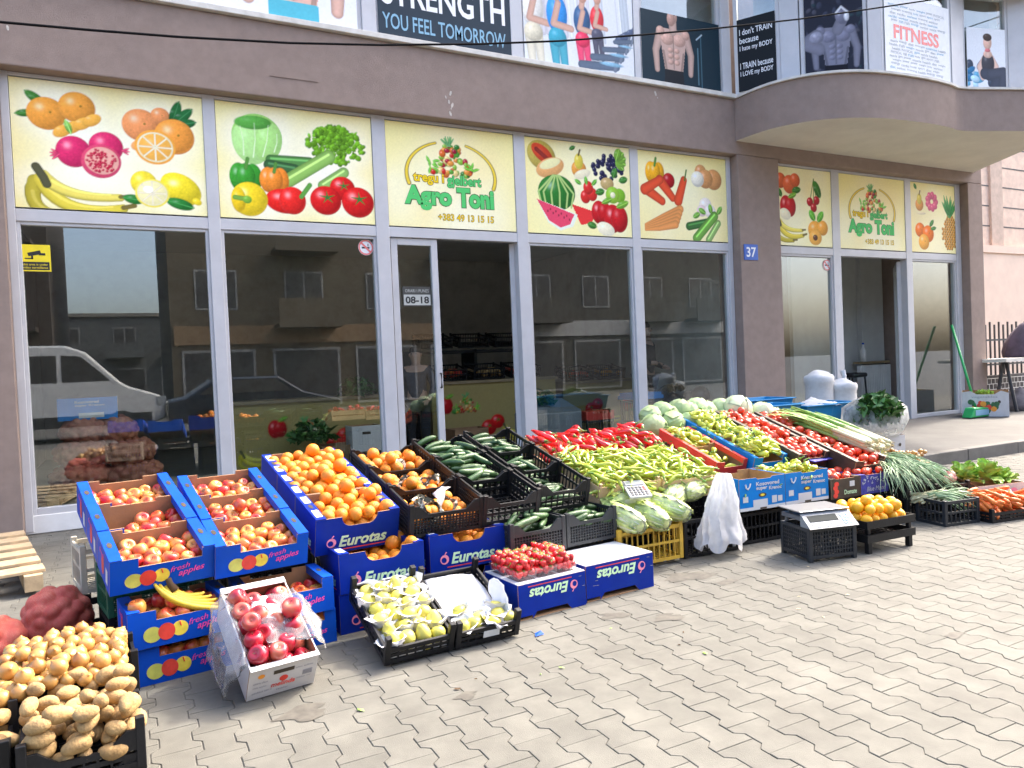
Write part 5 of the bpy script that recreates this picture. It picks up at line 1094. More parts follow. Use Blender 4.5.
# ---- bright blue cartons with yellow green peppers on black crates
KW, KD, KH = .415, .36, .225
def blue_carton(label, mw, front=None):
    t = carton('pepper_carton', label, 'carton', KW, KD, KH, m_sky, None, front or [(0, 0), (KW, 0), (KW, KH), (KW*.72, KH), (KW*.68, KH-.012), (KW*.4, KH-.012), (KW*.36, KH), (0, KH)], None, 0, 'bright blue printed cartons')
    for Q, wd in ((I4, 1), (T(-.0005, KD, 0) @ RZ(R(-90)) @ SC(.8, 1, 1), .8)):
        text('Kosovored', .15, .165, .21, .028, m_wpr, t, -.002, .03, 'lettering', Q); text('super', .15, .13, .10, .026, m_wpr, t, -.002, .03, 'lettering', Q); text('Krenoc', .265, .13, .115, .026, m_wpr, t, -.002, .03, 'lettering', Q)
        b = MB(); b.box(0.001, -.0015, 0.0, .412, -.0005, .022); b.box(.03, -.0015, .06, .075, -.0005, .10); b.box(.12, -.0015, .022, .25, -.0005, .07); b.box(.29, -.0015, .035, .335, -.0005, .085); b.box(.345, -.0015, .04, .385, -.0005, .08)
        b.tube([(.055, -.002, .185), (.06, -.002, .16), (.075, -.002, .15), (.09, -.002, .165), (.1, -.002, .19)], .006, 5); b.build('printed_panel', m_wpr, t).data.transform(Q)
        b = MB(); b.disc(.205, .10, .035, .015, -.0015, 0); b.disc(.205, .10, .02, .009, -.002, 1); b.box(.18, -.002, .001, .24, -.001, .014, 0); b.build('hand_hole', [m_brk, m_ypr], t).data.transform(Q)
    put(t, mw); return mw
YL = lambda g: g.uniform(0, 6.28)
F = blue_carton('left of the two front bright blue cartons, with few yellow green peppers', T(3.705, 3.84, .245) @ RZ(R(-3)))
drop(F, 'yellow_pepper', ME['ypep'], .10, .021, 22, KW, KD, .10, 'yellow green pepper in the left of the two front bright blue cartons', 'pepper', 'peppers in the left front blue carton', YL, 150, 4, ME['gstalk'], bounds=(.01, KW-.01, .01, KD-.01))
F = blue_carton('bright blue carton heaped with yellow green peppers, right of the front pair', T(4.13, 3.825, .245) @ RZ(R(-3)))
drop(F, 'yellow_pepper', ME['ypep'], .10, .021, 50, KW, KD, .13, 'yellow green pepper heaped in the right of the two front bright blue cartons', 'pepper', 'peppers in the right front blue carton', YL, 151, 4, ME['gstalk'], bounds=(.01, KW-.01, .01, KD-.01), hill=lambda u, v: .05*u)
for k, x in enumerate((3.705, 4.14)): sup(m_blk_p, 'black crate under the '+('left', 'right')[k]+' of the front bright blue cartons', x, 3.875, .004, .425, .34, .215, -2)
# red cartons, column L
LW, LD, LH = .31, .35, .17
for i in range(2):
    F = fr(3.90, 4.26, .525, 0, 18) @ T(0, i*(LD+.004), -LH)
    t = carton('pepper_carton', f'red printed carton of yellow peppers, {("front", "back")[i]} one of two', 'carton', LW, LD, LH, m_redc, None, None, None, .03, 'red printed cartons'); put(t, F)
    text('paprika', 0, 0, .2, .05, m_blk, t, -.001, .05, 'lettering', T(-.0005, LD*.8, .06) @ RZ(R(-90)))
    drop(F, 'yellow_pepper', ME['ypep'], .11, .021, (30, 40)[i], LW, LD, (.04, .07)[i], f'yellow pepper in the {("front", "back")[i]} red carton', 'pepper', f'peppers in the {("front", "back")[i]} red carton', YL, 160+i, 4, ME['gstalk'], bounds=(.01, LW-.01, .01, LD-.01))
# blue cartons M with pale peppers
MW, MD, MH = .345, .45, .17
for i in range(2):
    F = fr(4.225, 4.20, .535, 0, 18) @ T(0, i*(MD+.004), -MH)
    t = carton('pepper_carton', f'blue carton heaped with pale yellow peppers, {("front", "back")[i]} one behind the bright blue pair', 'carton', MW, MD, MH, m_sky, None, None, None, .035, 'blue cartons of pale peppers'); put(t, F)
    drop(F, 'yellow_pepper', ME['ypep'], .11, .021, 55, MW, MD, .11, f'pale yellow pepper in the {("front", "back")[i]} blue carton behind the bright blue pair', 'pepper', f'peppers in the {("front", "back")[i]} blue carton of the column', YL, 170+i, 4, ME['gstalk'], hill=lambda u, v: .03, bounds=(.01, MW-.01, .01, MD-.01))
# tomatoes
for c_, (x, y, z, w, d, n, mo) in enumerate(((4.585, 4.10, .535, .33, .33, 3, m_brk), (4.55, 3.79, .430, .33, .33, 0, m_brk), (4.93, 3.86, .470, .37, .37, 3, m_brk))):
    for i in range(n):
        F = fr(x, y, z, -1.5, 18) @ T(0, i*(d+.004), -.15); nm = ('left', '', 'right')[c_]
        t = carton('tomato_carton', f'dark printed carton full of tomatoes, {RN[i]} one of the {nm} tomato column', 'carton', w, d, .15, mo, None, None, None, .035, 'dark tomato cartons'); put(t, F)
        fill(F, 'tomato', ME['tomato'], .0325, (44, 46, 46)[i], w, d, .05, f'red tomato in the {RN[i]} carton of the {nm} tomato column', 'tomato', f'tomatoes in the {RN[i]} carton of the {nm} column', .012, 180+i+10*c_, None, rf=arot)
TW = .33
t = carton('tomato_carton', 'dark printed carton of tomatoes in front, beside the bright blue pair', 'carton', .30, .33, .145, m_brk, None, [(0, 0), (.30, 0), (.30, .145), (0, .145)]); F = put(t, T(4.56, 3.79, .235) @ RZ(R(-2)))
b = MB(); [b.disc(.04+.012*(k % 2), .025+.028*k, .024, .018, -.0015-.0002*k, 0) for k in range(4)]; b.build('printed_tomatoes', m_rpr, t); b = MB(); b.box(.19, -.0015, .08, .24, -.0005, .12); b.build('label_sticker', m_wpr, t); text('Domate', .13, .025, .13, .035, m_gpr, t, -.002, .02)
fill(F, 'tomato', ME['tomato'], .034, 32, .30, .33, .06, 'red tomato in the front dark carton beside the bright blue pair', 'tomato', 'tomatoes in the front dark carton', .01, 201, None, rf=arot)
t = carton('tomato_carton', 'violet blue patterned carton of tomatoes, behind the yellow citrus fruit', 'carton', .30, .33, .145, m_lil, None, [(0, 0), (.30, 0), (.30, .145), (0, .145)]); F = put(t, T(4.87, 3.78, .235) @ RZ(R(-2)))
text('Blue Moon', .06, .02, .2, .035, m_wpr, t, -.002, .0, 'lettering', None, .3); b = MB(); g = random.Random(8)
for k in range(34): b.disc(g.uniform(.015, .285), g.uniform(.07, .135), g.uniform(.004, .014), .0035, -.0015-.00002*k, 0, None, 7, g.uniform(0, 3))
b.build('printed_pattern', m_wpr, t)
fill(F, 'tomato', ME['tomato'], .034, 34, .30, .33, .07, 'red tomato in the violet blue carton behind the yellow citrus fruit', 'tomato', 'tomatoes in the violet blue carton', .01, 202, None, rf=arot)
t = inst(MB().box(0, -.01, 0, .30, .05, .006).mesh('card_strip', m_lil), 'card_strip', 'loose violet blue strip of card lying across the tomatoes', 'card', T(4.70, 4.06, .475) @ RZ(R(8)) @ RX(R(10)))
for i, (x, y, h, w) in enumerate(((3.82, 4.32, .34, .66), (3.82, 4.72, .48, .66), (4.52, 4.16, .24, .76), (4.52, 4.54, .38, .76), (4.56, 3.86, .215, .62))): sup(m_blk_p, ('wide black crate under the red and blue pepper cartons', 'wide black crate under the back pepper cartons', 'wide black crate under the middle tomato cartons', 'wide black crate under the back tomato cartons', 'wide black crate under the front tomato cartons')[i], x, y, .004, w, .36, h)

# ---- scale on a black crate
F = T(3.755, 3.30, .02) @ RZ(R(-13)); t = crate('plastic_crate', 'upturned black crate with the shop scale on it', m_gry_p, .345, .30, .195, None, 0, 0, True, .02); put(t, F)
t = thing('weighing_scale', 'grey shop weighing scale with a flat steel plate and slanted display', 'scale', F @ T(.0, -.01, .199))
m_steel = M('brushed steel', (.26, .265, .28), .4, .06, 3, metal=.9); m_sc = M('scale housing', (.10, .105, .115), .4, .1); m_pan = M('scale panel', (.20, .22, .24), .4, .08, 30); m_lcd2 = M('scale display', (.03, .036, .036), .7, .05, spec=.1)
b = MB(); b.prism([(.0, .03), (.33, .03), (.33, .06), (0, .06)], .085, .30); b.build('housing', m_sc, t, bevel=.006)
b = MB(); b.box(.02, .30-.002, .03, .31, .30, .05)
b = MB(); b.add([(-.01, -.02, .0), (.345, -.02, .0), (.345, .083, .082), (-.01, .083, .082), (-.01, .083, .0), (.345, .083, .0)], [(0, 1, 2, 3), (0, 4, 5, 1), (3, 2, 5, 4), (0, 3, 4), (1, 5, 2)]); b.build('control_panel', m_pan, t)
Q = T(-.01, -.0195, .0012) @ RX(math.atan2(.082, .103)-math.pi/2+math.pi/2) 
Qs = T(-.01, -.02, .0) @ RX(math.atan2(.082, .103))
b = MB(); b.box(.03, .055, .001, .24, .105, .0025); b.build('display', m_lcd2, t).data.transform(Qs)
b = MB()
for i in range(6):
    for j in range(2): b.box(.03+.035*i, .012+.02*j, .001, .058+.035*i, .026+.02*j, .003)
b.build('keypad', m_wpr, t).data.transform(Qs); b = MB(); [b.box(.265+.022*i, .02+.022*j, .001, .281+.022*i, .036+.022*j, .003) for i in range(3) for j in range(4)]; b.build('keypad', m_tbl, t).data.transform(Qs)
b = MB(); b.box(-.02, .07, .088, .35, .315, .096); b.build('weighing_plate', m_steel, t, bevel=.004); b = MB(); [b.tube([(x, y, .058), (x, y, .088)], .012, 8) for x in (.05, .28) for y in (.12, .27)]; b.build('plate_support', m_sc, t)
b = MB(); [b.tube([(x, y, 0), (x, y, .03)], .014, 8) for x in (.03, .30) for y in (.11, .28)]; b.build('foot', m_sc, t)

# ---- yellow citrus fruit on a low stand of stacked black trays
F = T(4.19, 3.215, 0) @ RZ(R(-3)); LWd, LDd = .45, .33
t = thing('tray_stand', 'stand of two black plastic trays on legs carrying yellow citrus fruit', 'crate', F); b = MB()
for z0 in (.075, .165):
    b.box(0, 0, z0, LWd, .012, z0+.05); b.box(0, LDd-.012, z0, LWd, LDd, z0+.05); b.box(0, .012, z0, .012, LDd-.012, z0+.05); b.box(LWd-.012, .012, z0, LWd, LDd-.012, z0+.05)
    for k in range(1, 12): b.box(.012+k*.036-.004, .012, z0+.004, .012+k*.036+.004, LDd-.012, z0+.012)
    for k in range(1, 8): b.box(.012, k*.041-.004, z0+.006, LWd-.012, k*.041+.004, z0+.0125)
b.build('tray', m_blk_p, t)
for x in (.02, LWd-.05):
    for y in (.012, LDd-.042): b = MB(); b.box(x, y, 0, x+.034, y+.034, .075); b.box(x+.004, y+.004, .125, x+.03, y+.03, .165); b.build('leg', m_blk_p, t, bevel=.004)
fill(F, 'citrus_fruit', ME['lemon'], .038, 46, LWd, LDd, .178, 'round yellow citrus fruit heaped on the black tray stand', 'citrus fruit', 'citrus fruit on the tray stand', .004, 210)

# ---- leeks, spring onions, roots
def long_leaf(b, p, d, L, w, droop, g, mi=0):
    n = 7; pts = []; side = d.cross(Vector((0, 0, 1)))
    if side.length < .01: side = Vector((1, 0, 0))
    side.normalize(); tw = g.uniform(-.25, .25)
    for i in range(n): q = i/(n-1); c = p+d*L*q+Vector((0, 0, -droop*L*q*q))+side*tw*L*q*q*.4; pts.append((c, w*(1-.8*q**1.5)))
    o = len(b.v)
    for c, w_ in pts: u = side*w_; b.v += [tuple(c-u), tuple(c+Vector((0, 0, w_*.5))), tuple(c+u)]
    for i in range(n-1):
        for k in range(2): b.f.append((o+3*i+k, o+3*i+k+1, o+3*i+k+4, o+3*i+k+3)); b.m.append(mi)
def leek(mw, label, L=.75, r=.019, seed=0):
    g = random.Random(seed); t = thing('leek', label, 'leek', mw, 'leeks lying beside the tomatoes')
    b = MB(); b.tube([(0, 0, 0), (0, .02, 0), (.004, .12, 0), (0, .30, .004)], [r*.8, r, r*.9, r*.95], 9); b.build('white_shaft', m_leekw, t, True)
    b = MB(); b.tube([(0, .29, .004), (.004, .42, .006), (0, .58, .008), (g.uniform(-.02, .02), L, .0)], [r*.96, r*.9, r*.7, r*.25], 8)
    for k in range(4): long_leaf(b, Vector((0, .38+.06*k, .008)), Vector((g.uniform(-.2, .2), 1, g.uniform(0, .12))).normalized(), g.uniform(.25, .42), .016, .25, g)
    b.build('green_leaves', m_leek, t, True); b = MB()
    for k in range(10): a = k*.63; b.tube([(.01*math.cos(a), .003, .01*math.sin(a)), (.02*math.cos(a), -.02-g.random()*.02, .02*math.sin(a)-.005)], .0012, 4)
    b.build('root', m_root, t)
for k in range(28):
    q = k % 10; ly = k//10
    leek(fr(5.25+.042*q-.012*ly, 3.98+.012*q+rnd.uniform(-.05, .05)+.02*ly, .515+.03*ly+rnd.uniform(0, .015), rnd.gauss(9, 3), 17+rnd.uniform(-1, 1.5)), 'leek in the '+('lower', 'middle', 'top')[ly]+' layer of the row lying right of the tomatoes', .78+rnd.uniform(-.06, .08), .019, k)
sup(m_blk_p, 'long black crate under the leeks', 5.30, 4.02, .004, .45, .40, .33); sup(m_blk_p, 'back black crate under the leeks', 5.30, 4.46, .004, .45, .36, .44)
for k in range(26):   # pale roots below the leek shafts
    g = random.Random(k); b = MB(); L = g.uniform(.12, .19); r = g.uniform(.011, .018); b.tube([(-L/2, 0, 0), (-L/4, .004, 0), (0, 0, .002), (L/3, -.003, 0), (L/2, .002, 0)], [r*.7, r, r*.85, r*.5, r*.12], 7)
    inst(b.mesh('parsley_root', m_root, True), 'parsley_root', 'pale parsley root in the pile between leeks and spring onions', 'root', T(5.36+g.uniform(0, .38), 3.80+g.uniform(0, .17), .33+.004*k*.6+g.uniform(0, .012)) @ RZ(g.uniform(-.6, .9)) @ RY(g.uniform(-.12, .12)), 'pale roots in front of the leeks')
sup(m_blk_p, 'black crate under the pale roots and spring onions', 5.26, 3.68, .004, .46, .30, .29, -3)
def scallions(mw, label, n, seed, L=.42):
    g = random.Random(seed); t = thing('spring_onion_bunch', label, 'spring onions', mw, 'bunches of spring onions'); b = MB(); c = MB()
    for k in range(n):
        x = g.gauss(0, .03); z = abs(g.gauss(0, .018)); d = Vector((g.gauss(0, .28), -1, g.uniform(-.05, .5))).normalized(); p = Vector((x, 0, z)); r = g.uniform(.0035, .0055)
        q = [p+d*L*f+Vector((g.gauss(0, .008), 0, -.55*L*f*f)) for f in (0, .2, .4, .6, .8, 1)]; b.tube(q, [r, r*1.1, r*1.05, r*.9, r*.6, r*.15], 5)
        s0 = p-d*.10*g.uniform(.8, 1.1)+Vector((0, 0, -.006)); c.tube([p, p-d*.05, s0, s0-d*.012, s0-d*.02], [r, r*1.05, r*1.9, r*1.5, .0005], 6)
    b.build('leaf_tops', m_scal, t, True); c.build('bulb', m_leekw, t, True)
for k, (x, y, z, ya) in enumerate(((5.42, 3.86, .40, -28), (5.52, 3.88, .42, -12), (5.62, 3.88, .42, 2), (5.47, 3.80, .38, -38), (5.58, 3.80, .39, -8), (5.68, 3.80, .36, 12), (5.50, 3.93, .44, -22), (5.62, 3.95, .45, -4))):
    scallions(T(x-.20, y-.02, z+.01) @ RZ(R(ya)) @ SC(.78, .78, .78), ('spring onion bunch hanging over the left of the crate front', 'spring onion bunch, second from the left in the top row', 'spring onion bunch, third from the left in the top row', 'spring onion bunch lowest at the left', 'spring onion bunch in the middle of the lower row', 'spring onion bunch at the right of the lower row', 'spring onion bunch lying topmost at the left', 'spring onion bunch lying topmost at the right')[k], 26, k)
for k in range(46):
    g = random.Random(900+k); inst(ME['onion'], 'small_onion', 'small pale onion bulb in the sunlit pile behind the spring onions', 'onion', T(5.56+g.uniform(0, .30), 3.90+g.uniform(0, .30), .38+g.uniform(0, .05)+.0012*k) @ rot() @ SC(.55, .55, .6), 'small onion bulbs in the sunlit pile')
sup(m_blk_p, 'black crate under the small onion bulbs', 5.58, 3.92, .004, .30, .36, .36)
for k, (x, y, z, ya) in enumerate(((5.50, 3.62, .285, 12), (5.58, 3.66, .300, 30))):
    b = MB(); b.tube([(-.10, 0, 0), (-.07, 0, .002), (0, .004, .004), (.06, 0, .0), (.10, .004, 0)], [.008, .03, .04, .028, .004], 10); inst(noisy(b.mesh('sweet_potato', M('purple root skin', (.22, .05, .05), .6, .3, 16), True), .008, 14, k), 'sweet_potato', ('purplish red sweet potato in front of the spring onion bulbs', 'purplish red sweet potato half under the pile of onion bulbs')[k], 'sweet potato', T(x+.2, y, z) @ RZ(R(ya)))
F = T(5.285, 3.40, 0) @ RZ(R(-9)); t = crate('plastic_crate', 'dark grey crate full of spring onions, standing alone right of the citrus fruit', m_gry_p, .335, .26, .185, None, 0, .006, False); put(t, F)
for k in range(5): scallions(F @ T(.05+.055*k, .20, .185) @ RZ(R(60+8*k)), ('leftmost spring onion bunch lying in the dark grey crate', 'spring onion bunch left of centre in the dark grey crate', 'middle spring onion bunch in the dark grey crate', 'spring onion bunch right of centre in the dark grey crate', 'rightmost spring onion bunch in the dark grey crate')[k], 16, 60+k, .26)
sup(m_blk_p, 'low black crate carrying the sweet potatoes', 5.55, 3.64, .004, .36, .2, .235, -8)
# carrots
for c_, (x, y, n) in enumerate(((5.64, 3.27, 60), (6.06, 3.19, 40))):
    F = T(x, y, 0) @ RZ(R(-9)); t = crate('plastic_crate', ('low black crate heaped with carrots beside the dark grey crate', 'low black crate of carrots at the right edge')[c_], m_blk_p, .40, .30, .075, 'low carrot crates', 0, .03); put(t, F)
    drop(F, 'carrot', ME['car'], .17, .0155, n, .40, .30, .02, 'orange carrot in the '+('left', 'right')[c_]+' low black crate', 'carrot', 'carrots in the '+('left', 'right')[c_]+' crate', lambda g: g.gauss(1.9, .8), 220+c_, 4, hill=lambda u, v: .07*max(0, 1-((u-.5)/.5)**2)*v, over=.03, bounds=(.01, .39, .01, .29))
# lettuce in a printed carton
def ruffle(mw, label, R0, n, seed, mt=None):
    g = random.Random(seed); t = thing('lettuce', label, 'lettuce', mw, 'heads of lettuce'); b = MB()
    for k in range(n):
        a = g.uniform(0, 6.28); el = g.uniform(.05, 1.35); L = R0*g.uniform(.7, 1.1); w = R0*g.uniform(.45, .75); rows = 6; cols = 7; o = len(b.v)
        d = Vector((math.cos(a)*math.cos(el), math.sin(a)*math.cos(el), math.sin(el))); s = d.cross(Vector((0, 0, 1)))
        s = s.normalized() if s.length > .01 else Vector((1, 0, 0)); u = s.cross(d)
        for i in range(rows):
            q = i/(rows-1)
            for j in range(cols): v = (j/(cols-1)-.5)*2; b.v.append(tuple(d*L*(q**.8)+s*w*v*.5*math.sin(.5+q*2.0)+u*(.16*L*v*v-.35*L*q*q*.4+.09*R0*q*math.sin(j*2.4+i*1.7+k)*(.4+abs(v)))))
        for i in range(rows-1):
            for j in range(cols-1): b.f.append((o+i*cols+j, o+i*cols+j+1, o+(i+1)*cols+j+1, o+(i+1)*cols+j)); b.m.append(0)
    o = b.build('leaves', mt or m_let, t, True); o.modifiers.new('s', 'SUBSURF').levels = 1; return t
F = T(6.02, 3.60, .0) @ RZ(R(-12)); t = carton('lettuce_carton', 'low pale carton printed with orange fruit, full of lettuce', 'carton', .50, .40, .19, m_pcard, None, [(0, 0), (.50, 0), (.50, .19), (0, .19)], [(0, 0), (.50, 0), (.50, .19), (0, .19)], 0); put(t, F)
b = MB(); [b.disc(.07+.1*k, .10+.02*(k % 2), .04, .035, -.0015-.0001*k, k % 2) for k in range(5)]; [b.disc(.12+.1*k, .11, .012, .018, -.0022-.0001*k, 2) for k in range(4)]; b.build('printed_fruit', [M('orange print', (.8, .3, .03)), m_pink, m_mag], t)
b = MB(); b.add([(0, .0, .19), (0, .40, .19), (-.16, .42, .27), (-.15, .02, .26), (0, 0, .194), (0, .40, .194), (-.16, .42, .274), (-.15, .02, .264)], [(0, 1, 2, 3), (7, 6, 5, 4), (0, 3, 7, 4), (1, 5, 6, 2), (3, 2, 6, 7)]); b.build('lid_flap', m_card, t)
for k, (x, y, z, s) in enumerate(((.12, .22, .19, .15), (.30, .20, .20, .17), (.46, .22, .16, .15), (.22, .34, .20, .15))): ruffle(F @ T(x, y, z), ('leafy green lettuce at the left of the printed carton', 'pale lettuce heart in the middle of the printed carton', 'lettuce hanging over the right end of the printed carton', 'lettuce at the back of the printed carton')[k], s, 26, k)
sup(m_blk_p, 'black crate standing behind the carrots under the lettuce carton edge', 6.1, 4.05, .004, .45, .30, .15, -10)

# ---- cabbages
def cabbage_mesh(seed, mt):
    g = random.Random(seed); b = MB(); b.ell((0, 0, 0), (.094, .094, .086), 18, 12)
    for k in range(9):
        a = g.uniform(0, 6.28); el = g.uniform(-.9, 1.2); o = len(b.v); n = 7
        for i in range(n):
            for j in range(n):
                u, v = (i/(n-1)-.5)*1.7, (j/(n-1)-.5)*1.5; rr = .0975+.002*k*.4+.012*max(0, abs(u)+abs(v)-1.0)+.0025*math.sin(9*u+k)*math.cos(7*v)
                th, ph = a+u/max(.35, math.cos(el+v*.3)), el+v; ph = max(-1.5, min(1.5, ph)); b.v.append((rr*math.cos(ph)*math.cos(th), rr*math.cos(ph)*math.sin(th), rr*math.sin(ph)*.92))
        for i in range(n-1):
            for j in range(n-1): b.f.append((o+i*n+j, o+(i+1)*n+j, o+(i+1)*n+j+1, o+i*n+j+1)); b.m.append(0)
    return b.mesh('cabbage', mt, True)
CB = [cabbage_mesh(s, m_cab) for s in range(4)]; CBW = [cabbage_mesh(s+9, m_cabw) for s in range(2)]
sup(m_blk_p, 'black crate under the green cabbages, behind the red cartons', 3.86, 5.02, .40, .50, .40, .29); sup(m_blk_p, 'second black crate under the green cabbages', 4.38, 5.06, .40, .44, .40, .29); sup(m_blk_p, 'lower black crate behind the red cartons', 3.86, 5.02, .004, .50, .40, .36); sup(m_blk_p, 'lower black crate behind the pale peppers', 4.38, 5.06, .004, .44, .40, .36)
sup(m_blk_p, 'black crate under the two pale cabbages', 4.85, 5.10, .004, .55, .40, .68)
for k in range(13):
    i, j = k % 5, k//5; x, y, z = (3.94+.20*i+.08*(j % 2), 5.06+.13*(j if j < 2 else .8), .755+(.0 if j == 0 else .075 if j == 1 else .13)+rnd.uniform(-.01, .01))
    if k >= 10: x = 4.15+.2*(k-10); z = .86; y = 5.20
    inst(CB[k % 4], 'cabbage', ('green cabbage in the front row of the heap behind the red cartons', 'green cabbage in the back row of the heap behind the red cartons', 'green cabbage on top of the heap behind the red cartons')[j], 'cabbage', T(x, y, z) @ arot(.6) @ SC(*(rnd.uniform(1.02, 1.18),)*3), ('front row of green cabbages', 'back row of green cabbages', 'top of the cabbage heap')[j])
for k, (x, y, z, s) in enumerate(((4.90, 5.06, .85, 1.3), (5.18, 5.05, .79, 1.1), (5.36, 5.08, .76, .8))): inst(CBW[k % 2], 'cabbage', ('large pale peeled cabbage behind the tomatoes', 'pale peeled cabbage between the large pale one and the blue tubs', 'smallest pale cabbage at the right end of the row')[k], 'cabbage', T(x, y, z) @ arot(.5) @ SC(s, s, s))
# ---- blue plastic tubs on a table
m_tub = M('blue tub plastic', (.012, .22, .46), .35, .06, 5, .03, 40)
def tub(label, mw, w, d, h):
    t = thing('plastic_tub', label, 'tub', mw, 'blue plastic tubs'); b = MB(); k = .035; th = .008
    o = [(k, k, 0), (w-k, k, 0), (w-k, d-k, 0), (k, d-k, 0), (0, 0, h), (w, 0, h), (w, d, h), (0, d, h)]; i_ = [(k+th, k+th, th), (w-k-th, k+th, th), (w-k-th, d-k-th, th), (k+th, d-k-th, th), (th, th, h), (w-th, th, h), (w-th, d-th, h), (th, d-th, h)]
    b.add(o+i_, [(3, 2, 1, 0), (0, 1, 5, 4), (1, 2, 6, 5), (2, 3, 7, 6), (3, 0, 4, 7), (8, 9, 10, 11), (12, 13, 9, 8), (13, 14, 10, 9), (14, 15, 11, 10), (15, 12, 8, 11)]); b.build('body', m_tub, t, bevel=.006)
    b = MB(); q = .022
    for x0, y0, x1, y1 in ((-q, -q, w+q, th), (-q, d-th, w+q, d+q), (-q, th, th, d-th), (w-th, th, w+q, d-th)): b.box(x0, y0, h-.006, x1, y1, h+.006)
    b.build('rim', m_tub, t, bevel=.004); return t
tub('wide blue plastic tub at the left of the tubs', T(5.46, 5.40, .66) @ RZ(R(-2)), .62, .40, .15); tub('blue plastic tub in the middle of the tubs, set further forward', T(6.13, 5.36, .56) @ RZ(R(-3)), .38, .42, .22); tub('blue plastic tub at the right of the tubs beside the bag of greens', T(6.56, 5.42, .57) @ RZ(R(-2)), .40, .40, .21); tub('blue plastic tub standing behind the middle one', T(5.75, 5.86, .67), .75, .42, .17)
o = crumple('plastic_sheet', 'thin white plastic lying over the rim of the right blue tub', 'plastic', [[(6.35, 5.40, .755), (6.6, 5.38, .76), (6.85, 5.44, .755)], [(6.38, 5.55, .77), (6.62, 5.55, .80), (6.84, 5.6, .77)], [(6.4, 5.75, .76), (6.65, 5.75, .84), (6.86, 5.8, .76)]], m_wbag, 21, .02)
for i, (x, y, w, d, h) in enumerate(((5.42, 5.42, .66, .40, .64), (6.12, 5.42, .42, .38, .54), (6.56, 5.44, .42, .38, .55), (5.76, 5.88, .78, .38, .65))): sup(m_gry_p, ('tall grey crate under the wide blue tub', 'tall grey crate under the middle blue tub', 'tall grey crate under the right blue tub', 'tall grey crate under the back blue tub')[i], x, y, .004, w, d, h)
# ---- white sacks
m_sack = M('white woven sack', (.58, .575, .56), .8, .06, 30, .5, 120)
def sack(label, mw, w, h, seed):
    prof = [(.02, 0), (.9, .0), (1.0, .08), (1.02, .35), (1.0, .70), (1.0, .82), (1.06, .84), (1.08, .90), (1.0, .93), (.86, .935), (.66, .965), (.35, .99), (.03, 1.0)]; b = MB().lathe([(max(.002, r*w), z*h) for r, z in prof], 22)
    me = noisy(b.mesh('sack', m_sack, True), .022, 9, seed); inst(me, 'sack', label, 'sack', mw, 'white sacks by the doorway')
sack('taller white sack behind the blue tubs, against the doorway', T(7.60, 6.45, .13), .165, .98, 1); sack('lower white sack right of the taller one, tied at the top', T(7.88, 6.35, .13), .17, .86, 2)
b = MB(); b.tube([(0, 0, 0), (.01, .0, .06), (-.005, .01, .13)], [.05, .03, .035], 9); inst(noisy(b.mesh('sack_neck', m_sack, True), .01, 20, 4), 'bag_knot', 'small white tied bag end standing on the lower sack', 'bag', T(7.90, 6.33, .96))
# ---- bag of greens on a printed carton
t = carton('produce_carton', 'white carton with yellow print under the bag of greens', 'carton', .52, .36, .20, m_wcd, None, [(0, 0), (.52, 0), (.52, .20), (0, .20)], [(0, 0), (.52, 0), (.52, .20), (0, .20)], 0); put(t, T(6.60, 5.02, .24) @ RZ(R(-4)))
b = MB(); g = random.Random(3); [b.disc(g.uniform(.03, .27), g.uniform(.03, .17), g.uniform(.012, .03), g.uniform(.012, .03), -.0015-.0001*k, k % 2) for k in range(16)]; b.build('printed_pattern', [m_ypr, m_gyel], t); b = MB(); [b.disc(x, .10, .018, .018, -.004, 0) for x in (.33, .44)]; b.build('vent_hole', m_brk, t)
sup(m_gry_p, 'grey crate under the carton with the bag of greens', 6.60, 5.0, .004, .50, .23, .225, -4)
def bagmesh(seed): 
    b = MB().lathe([(.02, .0), (.20, .0), (.285, .05), (.30, .14), (.28, .24), (.20, .31), (.12, .35), (.02, .36)], 26); return noisy(b.mesh('bag', m_cbag, True), .05, 9, seed)
m_cbag = film('half clear bag', (.80, .82, .81), .42, .3, .5, 1.5, .06)
bt = thing('bag_of_greens', 'big clear white plastic bag of dark leafy greens beside the blue tubs', 'bag', T(6.86, 5.14, .445) @ SC(1.2, .95, 1.12)); part(bagmesh(3), 'plastic_bag', bt)
def leafmass(n, R3, seed, col, s=.06):
    g = random.Random(seed); b = MB()
    for k in range(n):
        v = Vector((g.gauss(0, 1), g.gauss(0, 1), abs(g.gauss(0, .9)))).normalized()*g.uniform(.55, 1.0); p = Vector((v.x*R3[0], v.y*R3[1], v.z*R3[2])); q = Euler((g.uniform(-1, 1), g.uniform(-1, 1), g.uniform(0, 6.28))).to_matrix(); l = s*g.uniform(.6, 1.3)
        b.add([p+q @ Vector(c) for c in ((-l, 0, 0), (-l*.3, -l*.42, .012), (l*.5, -l*.3, .01), (l, 0, -.012), (l*.5, l*.3, .012), (-l*.3, l*.42, .008), (0, 0, -.012))], [(0, 1, 6), (1, 2, 6), (2, 3, 6), (3, 4, 6), (4, 5, 6), (5, 0, 6)])
    return b.mesh('leaves', col, True)
o = part(leafmass(520, (.23, .20, .24), 4, m_dkl, .055), 'leaves', bt, T(-.03, -.04, .13)); part(leafmass(420, (.21, .23, .19), 9, m_dkl, .055), 'leaves', bt, T(-.08, -.12, .20))
